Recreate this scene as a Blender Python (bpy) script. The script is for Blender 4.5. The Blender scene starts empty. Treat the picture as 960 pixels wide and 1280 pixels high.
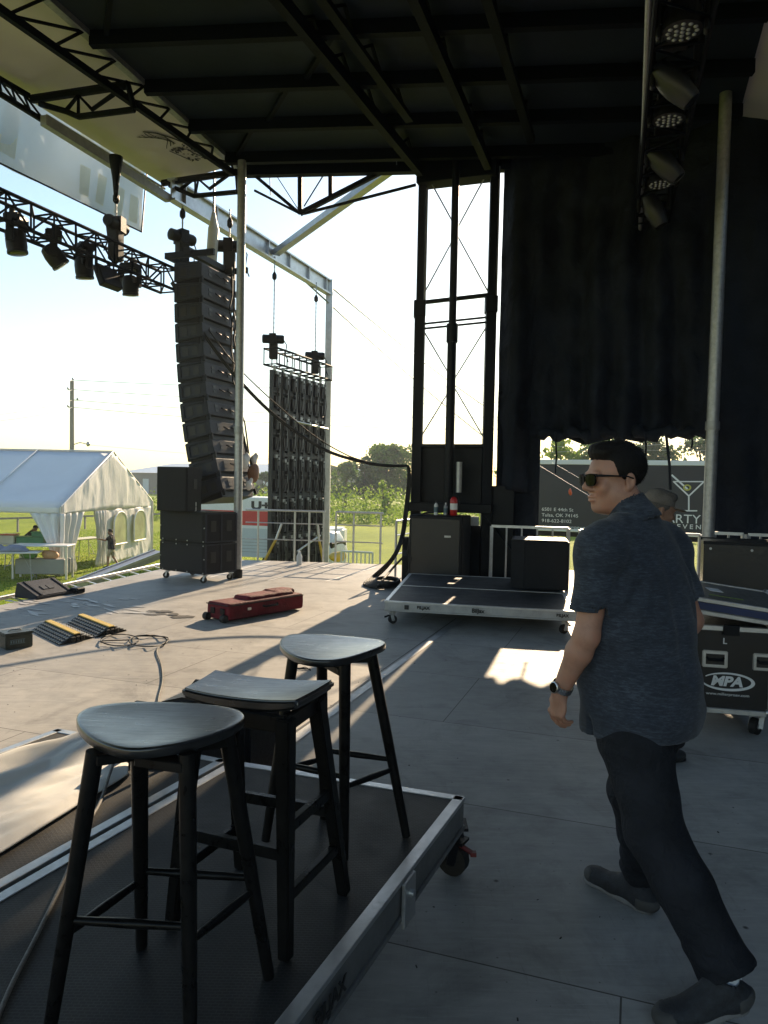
import bpy, bmesh, math, random
import numpy as np
from mathutils import Vector, Matrix, noise
R = math.radians
sin, cos, pi = math.sin, math.cos, math.pi
rng = random.Random(7)
scn = bpy.context.scene
COL = scn.collection
HAZE = 0.0008
EXPOSURE = 2.4
# ------------------------------------------------------------------ camera model (photo frame 960 x 1280)
F_PX, PITCH, ROLL, CAMZ = 920.0, R(2.3), R(1.13), 1.64
CAM = Vector((0, 0, CAMZ))
_f = Vector((0, cos(PITCH), -sin(PITCH)))
_u0, _r0 = Vector((0, sin(PITCH), cos(PITCH))), Vector((1, 0, 0))
_r = _r0 * cos(ROLL) + _u0 * sin(ROLL)
_u = _u0 * cos(ROLL) - _r0 * sin(ROLL)
def ray(x, y): return _r * ((x - 480) / F_PX) - _u * ((y - 640) / F_PX) + _f
def P(x, y, z=0.0):                      # where a sight line meets the height z
    d = ray(x, y); return CAM + d * ((z - CAMZ) / d.z)
def D(x, y, Y):                          # where a sight line meets the distance Y
    d = ray(x, y); return CAM + d * (Y / d.y)
# stage axes: U runs along the stage front, V runs upstage
A = R(19)
U, V, Z = Vector((sin(A), cos(A), 0)), Vector((cos(A), -sin(A), 0)), Vector((0, 0, 1))
GZ = -1.8                                # lawn level, the stage deck is z = 0
# ------------------------------------------------------------------ objects
def tag(o, label=None, cat=None, group=None, kind=None):
    if label: o['label'] = label
    if cat: o['category'] = cat
    if group: o['group'] = group
    if kind: o['kind'] = kind
    return o
def thing(name, label, cat, loc=(0, 0, 0), rz=0.0, group=None):
    o = bpy.data.objects.new(name, None); COL.objects.link(o)
    o.location = loc; o.rotation_euler = (0, 0, rz); o.empty_display_size = .1
    return tag(o, label, cat, group)
def dup(root, loc=None, rz=None, label=None, group=None):
    r = root.copy(); COL.objects.link(r)
    if loc is not None: r.location = loc
    if rz is not None: r.rotation_euler = (0, 0, rz)
    if label: r['label'] = label
    if group: r['group'] = group
    for ch in list(root.children):
        c = ch.copy(); COL.objects.link(c); c.parent = r
        for g in list(ch.children):
            d = g.copy(); COL.objects.link(d); d.parent = c
    return r
def top_of(o):
    while o.parent: o = o.parent
    return o
class MB:
    def __init__(s): s.v, s.f, s.mi, s.cur = [], [], [], 0
    def add(s, vs, fs, M=None):
        b = len(s.v)
        s.v += [tuple(M @ Vector(p)) if M else tuple(p) for p in vs]
        s.f += [tuple(i + b for i in f) for f in fs]; s.mi += [s.cur] * len(fs)
        return s
    def box(s, c, d, M=None):
        x, y, z = d[0] / 2, d[1] / 2, d[2] / 2
        vs = [(c[0] + a * x, c[1] + b * y, c[2] + e * z) for e in (-1, 1) for b in (-1, 1) for a in (-1, 1)]
        return s.add(vs, [(0, 2, 3, 1), (4, 5, 7, 6), (0, 1, 5, 4), (2, 6, 7, 3), (0, 4, 6, 2), (1, 3, 7, 5)], M)
    def beam(s, p0, p1, w, h=None, up=Z, M=None, w1=None, h1=None):
        p0, p1 = Vector(p0), Vector(p1); h = h or w; w1 = w1 or w; h1 = h1 or h
        t = (p1 - p0).normalized()
        if abs(t.dot(up)) > .98: up = Vector((1, 0, 0)) if abs(t.x) < .9 else Vector((0, 1, 0))
        a = t.cross(up).normalized(); b = a.cross(t)
        vs = []
        for p, ww, hh in ((p0, w, h), (p1, w1, h1)):
            for i, j in ((-1, -1), (1, -1), (1, 1), (-1, 1)): vs.append(p + a * (i * ww / 2) + b * (j * hh / 2))
        return s.add(vs, [(0, 1, 2, 3), (7, 6, 5, 4), (0, 4, 5, 1), (1, 5, 6, 2), (2, 6, 7, 3), (3, 7, 4, 0)], M)
    def tube(s, pts, r, n=8, M=None, cap=True):
        pts = [Vector(p) for p in pts]; m = len(pts)
        rs = r if isinstance(r, (list, tuple)) else [r] * m
        t0 = (pts[1] - pts[0]).normalized()
        a = t0.cross(Z if abs(t0.z) < .95 else Vector((1, 0, 0))).normalized()
        vs, fs = [], []
        for i, p in enumerate(pts):
            t = (pts[min(i + 1, m - 1)] - pts[max(i - 1, 0)])
            if t.length < 1e-9: t = t0
            t.normalize()
            a = (a - t * a.dot(t)).normalized(); b = t.cross(a)
            for k in range(n):
                an = 2 * pi * k / n
                vs.append(p + (a * cos(an) + b * sin(an)) * rs[i])
        for i in range(m - 1):
            for k in range(n):
                k2 = (k + 1) % n
                fs.append((i * n + k, i * n + k2, (i + 1) * n + k2, (i + 1) * n + k))
        if cap: fs += [tuple(range(n - 1, -1, -1)), tuple((m - 1) * n + k for k in range(n))]
        return s.add(vs, fs, M)
    def cyl(s, p0, p1, r0, r1=None, n=12, M=None): return s.tube([p0, p1], [r0, r0 if r1 is None else r1], n, M)
    def lathe(s, prof, n=20, M=None):
        vs, fs = [], []
        for r, z in prof:
            for k in range(n): vs.append((r * cos(2 * pi * k / n), r * sin(2 * pi * k / n), z))
        for i in range(len(prof) - 1):
            for k in range(n):
                k2 = (k + 1) % n
                fs.append((i * n + k, i * n + k2, (i + 1) * n + k2, (i + 1) * n + k))
        fs += [tuple(range(n - 1, -1, -1)), tuple((len(prof) - 1) * n + k for k in range(n))]
        return s.add(vs, fs, M)
    def prism(s, out, z0, z1, M=None):
        n = len(out)
        vs = [(x, y, z0) for x, y in out] + [(x, y, z1) for x, y in out]
        fs = [tuple(range(n - 1, -1, -1)), tuple(range(n, 2 * n))] + [(i, (i + 1) % n, n + (i + 1) % n, n + i) for i in range(n)]
        return s.add(vs, fs, M)
    def poly(s, pts, M=None): return s.add(pts, [tuple(range(len(pts)))], M)
    def build(s, name, mat, parent=None, world=False, smooth=None, bevel=0, seg=1, origin=None, mat2=None):
        me = bpy.data.meshes.new(name)
        vs = [Vector(p) for p in s.v]
        loc = Vector((0, 0, 0))
        if parent is None:
            if origin is None:
                arr = np.array([tuple(p) for p in vs]); lo, hi = arr.min(0), arr.max(0)
                loc = Vector(((lo[0] + hi[0]) / 2, (lo[1] + hi[1]) / 2, lo[2]))
            else: loc = Vector(origin)
            vs = [p - loc for p in vs]
        elif world:
            l0 = Vector(top_of(parent).location); vs = [p - l0 for p in vs]
        me.from_pydata([tuple(p) for p in vs], [], s.f)
        if mat2 and len(s.mi) == len(s.f): me.polygons.foreach_set('material_index', s.mi)
        bm = bmesh.new(); bm.from_mesh(me)
        bmesh.ops.recalc_face_normals(bm, faces=bm.faces)
        if bevel:
            es = [e for e in bm.edges if len(e.link_faces) == 2 and e.calc_face_angle(0) > R(28)]
            bmesh.ops.bevel(bm, geom=es, offset=bevel, segments=seg, affect='EDGES', clamp_overlap=True)
        bm.to_mesh(me); bm.free()
        if smooth is not None:
            me.polygons.foreach_set('use_smooth', [True] * len(me.polygons))
            me.set_sharp_from_angle(angle=R(smooth))
        if mat:
            me.materials.append(mat)
        if mat2: me.materials.append(mat2)
        o = bpy.data.objects.new(name, me); COL.objects.link(o); o.location = loc
        if parent: o.parent = parent
        return o
def rot_to(axis_x, axis_y, axis_z, loc=(0, 0, 0)):
    M = Matrix((axis_x, axis_y, axis_z)).transposed().to_4x4(); M.translation = Vector(loc); return M
def text(body, size, mat, name, parent, M, extrude=.002, bold=0.0, align='CENTER', sx=1.0):
    cu = bpy.data.curves.new('lettering', 'FONT'); cu.body = body; cu.size = size; cu.extrude = extrude
    cu.align_x = align; cu.align_y = 'CENTER'; cu.offset = bold
    t = bpy.data.objects.new('lettering', cu); COL.objects.link(t)
    dg = bpy.context.evaluated_depsgraph_get(); me = bpy.data.meshes.new_from_object(t.evaluated_get(dg))
    bpy.data.objects.remove(t); bpy.data.curves.remove(cu)
    me.transform(Matrix.Diagonal((sx, 1, 1, 1))); me.transform(M); me.materials.clear(); me.materials.append(mat)
    o = bpy.data.objects.new(name, me); COL.objects.link(o)
    if parent: o.parent = parent
    return o
# ------------------------------------------------------------------ materials
class NT:
    def __init__(s, name):
        s.m = bpy.data.materials.new(name); s.m.use_nodes = True
        s.t = s.m.node_tree; s.b = s.t.nodes['Principled BSDF']
    def n(s, typ, **kw):
        nd = s.t.nodes.new(typ)
        for k, v in kw.items():
            if k.startswith('i_'):
                key = k[2:]; key = int(key) if key.isdigit() else key.replace('_', ' ')
                nd.inputs[key].default_value = v
            else: setattr(nd, k, v)
        return nd
    def l(s, a, b): s.t.links.new(a, b)
    def coord(s, scale=(1, 1, 1), rot=(0, 0, 0), kind='Object'):
        tc = s.n('ShaderNodeTexCoord'); mp = s.n('ShaderNodeMapping')
        mp.inputs['Scale'].default_value = scale; mp.inputs['Rotation'].default_value = rot
        s.l(tc.outputs[kind], mp.inputs['Vector']); return mp.outputs[0]
    def noise(s, vec, scale, detail=4, rough=.6, dist=0):
        nd = s.n('ShaderNodeTexNoise'); nd.inputs['Scale'].default_value = scale; nd.inputs['Detail'].default_value = detail
        nd.inputs['Roughness'].default_value = rough; nd.inputs['Distortion'].default_value = dist
        s.l(vec, nd.inputs['Vector']); return nd.outputs['Fac']
    def ramp(s, fac, stops):
        nd = s.n('ShaderNodeValToRGB'); e = nd.color_ramp.elements
        while len(e) < len(stops): e.new(.5)
        for el, (p, c) in zip(e, stops):
            el.position = p; el.color = (*c, 1) if len(c) == 3 else c
        s.l(fac, nd.inputs['Fac']); return nd.outputs['Color']
    def mix(s, fac, a, b, mode='MIX'):
        nd = s.n('ShaderNodeMix', data_type='RGBA', blend_type=mode)
        for sock, val in ((nd.inputs[0], fac), (nd.inputs[6], a), (nd.inputs[7], b)):
            if hasattr(val, 'links'): s.l(val, sock)
            elif isinstance(val, (int, float)): sock.default_value = val
            else: sock.default_value = (*val, 1)
        return nd.outputs[2]
    def math(s, op, a, b=None, clamp=False):
        nd = s.n('ShaderNodeMath', operation=op, use_clamp=clamp)
        for i, val in enumerate((a, b)):
            if val is None: continue
            if hasattr(val, 'links'): s.l(val, nd.inputs[i])
            else: nd.inputs[i].default_value = val
        return nd.outputs[0]
    def bump(s, h, strength=.3, dist=.01):
        nd = s.n('ShaderNodeBump'); nd.inputs['Strength'].default_value = strength; nd.inputs['Distance'].default_value = dist
        s.l(h, nd.inputs['Height']); s.l(nd.outputs[0], s.b.inputs['Normal']); return nd
    def base(s, c):
        if hasattr(c, 'links'): s.l(c, s.b.inputs['Base Color'])
        else: s.b.inputs['Base Color'].default_value = (*c, 1)
    def rough(s, v):
        if hasattr(v, 'links'): s.l(v, s.b.inputs['Roughness'])
        else: s.b.inputs['Roughness'].default_value = v
    def set(s, **kw):
        for k, v in kw.items(): s.b.inputs[k.replace('_', ' ')].default_value = v
_mats = {}
def mat(name, c, rough=.5, metal=0, var=.25, scale=12, bump=.1, bscale=60, spec=.5, stretch=(1, 1, 1), coat=0):
    """a worn painted / metal / plastic surface: blotchy tone, uneven gloss, fine relief"""
    if name in _mats: return _mats[name]
    t = NT(name); v = t.coord(scale=stretch)
    a = t.noise(v, scale, 5, .65); b = t.noise(v, scale * 6, 3, .6)
    f = t.math('ADD', t.math('MULTIPLY', a, .7), t.math('MULTIPLY', b, .3))
    t.base(t.ramp(f, [(.3, tuple(x * (1 - var) for x in c)), (.72, tuple(min(1, x * (1 + var)) for x in c))]))
    rr = t.n('ShaderNodeMapRange'); rr.inputs[1].default_value = .3; rr.inputs[2].default_value = .7
    rr.inputs[3].default_value = max(.03, rough - .1); rr.inputs[4].default_value = min(1, rough + .12)
    t.l(b, rr.inputs[0]); t.rough(rr.outputs[0])
    t.set(Metallic=metal, Specular_IOR_Level=spec, Coat_Weight=coat)
    if bump: t.bump(t.noise(v, bscale, 4, .6), bump, .004)
    _mats[name] = t.m; return t.m
# ------------------------------------------------------------------ distance-field modelling (people, soft goods)
class SDF:
    def __init__(s, lo, hi, h):
        s.lo = np.array(lo, float); s.h = h
        s.n = np.ceil((np.array(hi, float) - s.lo) / h).astype(int) + 1
        s.d = np.full(s.n, 1.0, np.float32)
    def _sub(s, lo, hi):
        i0 = np.clip(np.floor((np.array(lo) - s.lo) / s.h).astype(int), 0, s.n - 1)
        i1 = np.clip(np.ceil((np.array(hi) - s.lo) / s.h).astype(int) + 1, 1, s.n)
        sl = tuple(slice(a, b) for a, b in zip(i0, i1))
        ax = [s.lo[k] + s.h * np.arange(i0[k], i1[k]) for k in range(3)]
        return sl, np.meshgrid(*ax, indexing='ij')
    def _put(s, sl, dn, k, op):
        d = s.d[sl]
        if op == 'sub':
            dn = -dn
            if k > 0:
                hh = np.clip(.5 - .5 * (dn - d) / k, 0, 1); r = dn * (1 - hh) + d * hh + k * hh * (1 - hh)
            else: r = np.maximum(d, dn)
        elif k > 0:
            hh = np.clip(.5 + .5 * (d - dn) / k, 0, 1); r = d * (1 - hh) + dn * hh - k * hh * (1 - hh)
        else: r = np.minimum(d, dn)
        s.d[sl] = r
    def cap(s, p0, p1, r0, r1=None, k=.02, op='add'):
        p0, p1 = np.array(p0, float), np.array(p1, float); r1 = r0 if r1 is None else r1
        m = max(r0, r1) + k + 4 * s.h
        sl, (X, Y, Zz) = s._sub(np.minimum(p0, p1) - m, np.maximum(p0, p1) + m)
        ab = p1 - p0; L = max(ab @ ab, 1e-12)
        t = np.clip(((X - p0[0]) * ab[0] + (Y - p0[1]) * ab[1] + (Zz - p0[2]) * ab[2]) / L, 0, 1)
        dn = np.sqrt((X - p0[0] - t * ab[0]) ** 2 + (Y - p0[1] - t * ab[1]) ** 2 + (Zz - p0[2] - t * ab[2]) ** 2) - (r0 + (r1 - r0) * t)
        s._put(sl, dn, k, op)
    def chain(s, pts, rs, k=.02):
        for i in range(len(pts) - 1): s.cap(pts[i], pts[i + 1], rs[i], rs[i + 1], k)
    def ell(s, c, rad, M=None, k=.02, op='add'):
        c, rad = np.array(c, float), np.array(rad, float); m = rad.max() + k + 4 * s.h
        sl, (X, Y, Zz) = s._sub(c - m, c + m)
        q = [X - c[0], Y - c[1], Zz - c[2]]
        if M is not None:
            Mi = np.array(M); q = [sum(Mi[j][i] * q[j] for j in range(3)) for i in range(3)]
        k0 = np.sqrt(sum((q[i] / rad[i]) ** 2 for i in range(3)))
        k1 = np.sqrt(sum((q[i] / rad[i] ** 2) ** 2 for i in range(3))) + 1e-9
        s._put(sl, k0 * (k0 - 1) / k1, k, op)
    def loft(s, secs, k=.02, p=2.2, op='add'):
        """secs: (z, cx, cy, rx, ry)"""
        a = np.array(secs, float); m = k + 4 * s.h
        lo = [(a[:, 1] - a[:, 3]).min() - m, (a[:, 2] - a[:, 4]).min() - m, a[0, 0] - m]
        hi = [(a[:, 1] + a[:, 3]).max() + m, (a[:, 2] + a[:, 4]).max() + m, a[-1, 0] + m]
        sl, (X, Y, Zz) = s._sub(lo, hi)
        it = lambda j: np.interp(Zz, a[:, 0], a[:, j])
        rx, ry = it(3), it(4)
        q = (np.abs((X - it(1)) / rx) ** p + np.abs((Y - it(2)) / ry) ** p) ** (1 / p)
        dn = (q - 1) * np.minimum(rx, ry)
        dn = np.maximum(dn, np.maximum(a[0, 0] - Zz, Zz - a[-1, 0]))
        s._put(sl, dn, k, op)
    def grid(s):
        return np.meshgrid(*[s.lo[k] + s.h * np.arange(s.n[k]) for k in range(3)], indexing='ij')
    def mesh(s):
        d = s.d; sg = d < 0
        nx, ny, nz = [n - 1 for n in d.shape]
        cnt = np.zeros((nx, ny, nz), np.int8)
        cor = [(i, j, k) for i in (0, 1) for j in (0, 1) for k in (0, 1)]
        for i, j, k in cor: cnt += sg[i:i + nx, j:j + ny, k:k + nz]
        act = np.argwhere((cnt > 0) & (cnt < 8))
        idx = np.full((nx, ny, nz), -1, np.int64); idx[tuple(act.T)] = np.arange(len(act))
        acc = np.zeros((len(act), 3)); w = np.zeros(len(act))
        val = {c: d[act[:, 0] + c[0], act[:, 1] + c[1], act[:, 2] + c[2]] for c in cor}
        for c in cor:
            for ax in range(3):
                if c[ax]: continue
                e = list(c); e[ax] = 1; e = tuple(e)
                va, vb = val[c], val[e]; m = (va < 0) != (vb < 0)
                t = np.where(m, va / np.where(m, va - vb, 1), 0)
                pt = np.tile(np.array(c, float), (len(act), 1)); pt[:, ax] = t
                acc += pt * m[:, None]; w += m
        vs = s.lo + (act + acc / np.maximum(w, 1)[:, None]) * s.h
        fs = []
        for ax in range(3):
            b, c = (ax + 1) % 3, (ax + 2) % 3
            a0 = [slice(None)] * 3; a1 = [slice(None)] * 3
            a0[ax] = slice(0, -1); a1[ax] = slice(1, None)
            s0, s1 = sg[tuple(a0)], sg[tuple(a1)]
            e = np.argwhere(s0 != s1)
            e = e[(e[:, b] > 0) & (e[:, c] > 0) & (e[:, b] < d.shape[b] - 1) & (e[:, c] < d.shape[c] - 1)]
            q = []
            for db, dc in ((-1, -1), (0, -1), (0, 0), (-1, 0)):
                o = e.copy(); o[:, b] += db; o[:, c] += dc; q.append(idx[tuple(o.T)])
            q = np.stack(q, 1); fl = ~s0[tuple(e.T)]
            q[fl] = q[fl][:, ::-1]; fs.append(q)
        return vs, np.concatenate(fs)
    def build(s, name, material, parent, relax=2):
        vs, fs = s.mesh()
        me = bpy.data.meshes.new(name)
        me.from_pydata(vs.tolist(), [], fs.tolist())
        me.polygons.foreach_set('use_smooth', [True] * len(me.polygons)); me.materials.append(material)
        if relax:
            bm = bmesh.new(); bm.from_mesh(me)
            for _ in range(relax): bmesh.ops.smooth_vert(bm, verts=bm.verts, factor=.5, use_axis_x=True, use_axis_y=True, use_axis_z=True)
            bm.to_mesh(me); bm.free()
        o = bpy.data.objects.new(name, me); COL.objects.link(o); o.parent = parent
        return o
def wrinkle(X, Y, Zz, seed, n=9, lo=12, hi=38, bias=(1, 1, 1)):
    rs = np.random.RandomState(seed); o = 0
    for i in range(n):
        k = rs.normal(size=3) * np.array(bias); k = k / np.linalg.norm(k) * rs.uniform(lo, hi)
        o = o + np.sin(k[0] * X + k[1] * Y + k[2] * Zz + rs.uniform(0, 6.3) + 1.5 * np.sin(6 * X + 5 * Zz + i))
    return o / n
# ------------------------------------------------------------------ materials
def floor_material():
    t = NT('stage_deck_boards'); v = t.coord(rot=(0, 0, A))
    big = t.noise(v, .55, 5, .6); mid = t.noise(v, 5, 6, .65); fine = t.noise(v, 60, 4, .7)
    vs = t.coord(scale=(1.2, 9, 1), rot=(0, 0, A)); streak = t.noise(vs, 3, 6, .7, .4)
    f = t.math('ADD', t.math('MULTIPLY', big, .45), t.math('ADD', t.math('MULTIPLY', mid, .3), t.math('MULTIPLY', streak, .25)))
    c = t.ramp(f, [(.36, (.275, .268, .257)), (.50, (.405, .392, .373)), (.64, (.52, .503, .478))])
    scr = t.noise(t.coord(scale=(1.5, 26, 1), rot=(0, 0, A + .5)), 2.2, 8, .75, 1.2)
    c = t.mix(t.ramp(scr, [(.54, (0, 0, 0)), (.66, (.7, .7, .7))]), c, (.50, .485, .46))
    spots = t.n('ShaderNodeTexVoronoi', feature='F1'); spots.inputs['Scale'].default_value = 3.1; t.l(v, spots.inputs['Vector'])
    c = t.mix(t.ramp(spots.outputs['Distance'], [(.018, (.85, .85, .85)), (.04, (0, 0, 0))]), c, (.03, .028, .026))
    dk = t.noise(v, 1.7, 8, .7, .8)
    c = t.mix(t.ramp(dk, [(.52, (0, 0, 0)), (.68, (.42, .42, .42))]), c, (.125, .12, .114))
    g2 = t.noise(t.coord(scale=(20, 1.1, 1), rot=(0, 0, A - .25)), 1.8, 8, .8, 1.6)
    c = t.mix(t.ramp(g2, [(.57, (0, 0, 0)), (.68, (.36, .36, .36))]), c, (.18, .172, .162))
    s2 = t.n('ShaderNodeTexVoronoi', feature='F1'); s2.inputs['Scale'].default_value = 14; t.l(v, s2.inputs['Vector'])
    c = t.mix(t.ramp(s2.outputs['Distance'], [(.03, (.7, .7, .7)), (.07, (0, 0, 0))]), c, (.09, .085, .08))
    br = t.n('ShaderNodeTexBrick', offset=.5, squash=1)
    for k, val in (('Scale', 1), ('Mortar Size', .0035), ('Mortar Smooth', .2), ('Brick Width', 2.44), ('Row Height', 1.22)): br.inputs[k].default_value = val
    br.inputs['Color1'].default_value = (1, 1, 1, 1); br.inputs['Color2'].default_value = (.86, .86, .86, 1); br.inputs['Mortar'].default_value = (.25, .24, .23, 1)
    t.l(v, br.inputs['Vector'])
    c = t.mix(1.0, c, br.outputs['Color'], 'MULTIPLY'); t.base(c)
    t.rough(t.ramp(t.math('ADD', t.math('MULTIPLY', mid, .5), t.math('MULTIPLY', streak, .5)), [(.3, (.48,) * 3), (.7, (.70,) * 3)]))
    h = t.math('ADD', t.math('MULTIPLY', fine, .5), t.math('ADD', t.math('MULTIPLY', mid, .5), br.outputs['Fac']))
    t.set(Specular_IOR_Level=.12)
    t.bump(h, .25, .004); return t.m
def mesh_deck_material(name, c0, c1, rough=.38):
    t = NT(name); v = t.coord()
    w = t.n('ShaderNodeTexBrick', offset=.5)
    for k, val in (('Scale', 1), ('Mortar Size', .0022), ('Mortar Smooth', .7), ('Brick Width', .018), ('Row Height', .011)): w.inputs[k].default_value = val
    t.l(v, w.inputs['Vector'])
    n1 = t.noise(v, 3.5, 6, .7); n2 = t.noise(v, 40, 3, .6)
    c = t.ramp(t.math('ADD', t.math('MULTIPLY', n1, .7), t.math('MULTIPLY', n2, .3)), [(.3, c0), (.7, c1)])
    t.base(t.mix(t.math('MULTIPLY', w.outputs['Fac'], .5), c, tuple(x * 1.5 for x in c1)))
    t.rough(t.ramp(n1, [(.3, (rough - .06,) * 3), (.7, (rough + .16,) * 3)]))
    t.bump(t.math('ADD', w.outputs['Fac'], t.math('MULTIPLY', n2, .3)), .3, .0012); t.set(Specular_IOR_Level=.28); return t.m
def grass_material():
    t = NT('lawn_grass'); v = t.coord()
    a = t.noise(v, .12, 4, .6); b = t.noise(v, 1.6, 6, .7); c = t.noise(t.coord(scale=(1, 3, 1)), 14, 5, .75)
    f = t.math('ADD', t.math('MULTIPLY', a, .3), t.math('ADD', t.math('MULTIPLY', b, .3), t.math('MULTIPLY', c, .4)))
    t.base(t.ramp(f, [(.32, (.10, .16, .006)), (.48, (.23, .31, .010)), (.60, (.36, .41, .018)), (.75, (.46, .45, .04))]))
    t.rough(.85); t.set(Specular_IOR_Level=.15)
    t.bump(t.math('ADD', b, c), .8, .12); return t.m
def leaf_material(name, dark, light):
    t = NT(name); v = t.coord()
    a = t.noise(v, .5, 3, .6); b = t.noise(v, 6, 2, .5)
    c = t.ramp(t.math('ADD', t.math('MULTIPLY', a, .55), t.math('MULTIPLY', b, .45)), [(.35, dark), (.65, light)])
    t.base(c); t.rough(.55); t.set(Specular_IOR_Level=.25)
    tr = t.n('ShaderNodeBsdfTranslucent'); t.l(c, tr.inputs[0])
    mx = t.n('ShaderNodeMixShader'); mx.inputs[0].default_value = .5
    t.l(t.b.outputs[0], mx.inputs[1]); t.l(tr.outputs[0], mx.inputs[2])
    t.l(mx.outputs[0], t.t.nodes['Material Output'].inputs[0]); return t.m
def cloth_material(name, c, var=.12, transl=.0, scale=3, bscale=9, bump=.4, rough=.8, stretch=(1, 1, 1)):
    t = NT(name); v = t.coord(scale=stretch)
    a = t.noise(v, scale, 5, .6, .3); w = t.noise(v, bscale, 4, .55, .8)
    col = t.ramp(a, [(.3, tuple(x * (1 - var) for x in c)), (.7, tuple(min(1, x * (1 + var)) for x in c))])
    t.base(col); t.rough(rough); t.set(Specular_IOR_Level=.25); t.bump(w, bump, .03)
    if transl:
        tr = t.n('ShaderNodeBsdfTranslucent'); t.l(col, tr.inputs[0])
        mx = t.n('ShaderNodeMixShader'); mx.inputs[0].default_value = transl
        t.l(t.b.outputs[0], mx.inputs[1]); t.l(tr.outputs[0], mx.inputs[2]); t.l(mx.outputs[0], t.t.nodes['Material Output'].inputs[0])
    return t.m
def shirt_material():
    t = NT('heathered_shirt_knit'); v = t.coord(scale=(1, 1, 5))
    a = t.noise(v, 34, 5, .8, .3); b = t.noise(t.coord(scale=(1, 1, 2)), 5, 4, .6); w = t.noise(t.coord(), 260, 2, .5)
    f = t.math('ADD', t.math('MULTIPLY', a, .7), t.math('MULTIPLY', b, .3))
    t.base(t.ramp(f, [(.36, (.021, .026, .037)), (.5, (.037, .045, .063)), (.64, (.080, .095, .124))]))
    t.rough(.85); t.set(Specular_IOR_Level=.2, Sheen_Weight=.15)
    t.bump(t.math('ADD', t.math('MULTIPLY', w, .5), t.math('MULTIPLY', b, .6)), .35, .006); return t.m
def skin_material(name, c):
    t = NT(name); v = t.coord()
    a = t.noise(v, 14, 5, .65); p = t.noise(v, 420, 2, .5)
    t.base(t.ramp(a, [(.28, (c[0] * .78, c[1] * .74, c[2] * .72)), (.5, c), (.72, (min(1, c[0] * 1.14), c[1] * 1.0, c[2] * .95))]))
    t.rough(.48); t.set(Specular_IOR_Level=.4, Subsurface_Weight=.12, Subsurface_Scale=.01)
    t.b.inputs['Subsurface Radius'].default_value = (1, .35, .2)
    t.bump(p, .12, .001); return t.m
def hair_material(name, c):
    t = NT(name); v = t.coord(scale=(60, 18, 26)); a = t.noise(v, 6, 5, .7, .3)
    t.base(t.ramp(a, [(.35, tuple(x * .5 for x in c)), (.7, tuple(x * 1.5 for x in c))])); t.rough(.62); t.set(Specular_IOR_Level=.25); t.bump(a, .6, .004); return t.m
def wood_black_material(name, gloss):
    t = NT(name); v = t.coord(scale=(3, 22, 6)); a = t.noise(v, 4, 6, .65, .6); b = t.noise(t.coord(), 5, 4, .6)
    f = t.math('ADD', t.math('MULTIPLY', a, .6), t.math('MULTIPLY', b, .4))
    t.base(t.ramp(f, [(.36, (.0040, .0040, .0043)), (.66, (.013, .0128, .0128))]))
    t.rough(t.ramp(f, [(.36, (.22,) * 3), (.64, (.44,) * 3)])); t.set(Specular_IOR_Level=.5, Coat_Weight=gloss, Coat_Roughness=.22, Coat_IOR=1.65)
    t.bump(a, .18, .002); return t.m
M = {}
M['floor'] = floor_material()
M['deck'] = mesh_deck_material('riser_mesh_decking', (.012, .012, .0125), (.027, .027, .028), .55)
M['deck2'] = mesh_deck_material('ribbed_rubber_decking', (.022, .022, .022), (.052, .05, .048), .6)
M['grass'] = grass_material()
M['alu'] = mat('worn_aluminium', (.52, .53, .54), .42, .85, .2, 9, .12, 90)
M['alu_dull'] = mat('dull_grey_aluminium', (.36, .37, .38), .5, .6, .25, 7, .12, 70)
M['galv'] = mat('galvanised_steel', (.42, .43, .44), .48, .7, .3, 16, .12, 60)
M['steel'] = mat('bright_steel', (.62, .62, .63), .3, 1, .15, 20, .05)
M['black_metal'] = mat('black_painted_steel', (.0046, .0060, .0095), .5, .0, .4, 10, .12, 80, .22)
M['black_truss'] = mat('black_truss_paint', (.0030, .0046, .0085), .6, .0, .45, 9, .1, 60, .12)
M['speaker'] = mat('black_speaker_paint', (.0062, .0075, .0115), .55, 0, .35, 14, .5, 320, .2)
M['speaker_grey'] = mat('charcoal_speaker_enclosure', (.027, .031, .045), .55, 0, .3, 14, .4, 300, .22)
M['grille'] = mat('black_grille_foam', (.0055, .0065, .0095), .8, 0, .35, 40, .6, 420)
M['plastic'] = mat('black_plastic', (.0058, .0064, .0088), .45, 0, .3, 12, .15, 120, .22)
M['rubber'] = mat('black_rubber', (.012, .012, .012), .7, 0, .3, 14, .2, 120)
M['curtain'] = cloth_material('black_stage_curtain', (.0100, .0135, .0225), .55, 0, 1.2, 5, 1.0, .85)
M['ceiling'] = cloth_material('dark_roof_fabric', (.0135, .0205, .0315), .3, 0, .6, 2.2, .3, .6)
M['cream'] = cloth_material('cream_awning_vinyl', (.64, .615, .60), .10, .10, .5, 1.2, .25, .6)
M['banner'] = cloth_material('pale_printed_banner_mesh', (.74, .79, .84), .05, .62, .8, 2, .2, .8)
M['banner_yellow'] = cloth_material('faded_yellow_print', (.82, .80, .68), .05, .62, 1, 2, .2, .8)
M['tent'] = cloth_material('white_tent_vinyl', (.82, .83, .84), .05, .12, .4, 1.5, .35, .5)
M['tent_wall'] = cloth_material('white_tent_wall_fabric', (.76, .76, .74), .06, .35, .6, 2.6, 1.0, .6, (1, 1, .35))
M['tent_window'] = cloth_material('clear_tent_window_vinyl', (.62, .66, .42), .25, .45, 1.2, 3, .6, .25)
M['sheet'] = cloth_material('white_cotton_sheet', (.80, .79, .76), .05, .1, 2.5, 5, .15, .85)
M['red_cloth'] = cloth_material('dark_red_case_fabric', (.13, .012, .020), .3, 0, 7, 30, .4, .75)
M['shirt'] = shirt_material()
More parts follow.
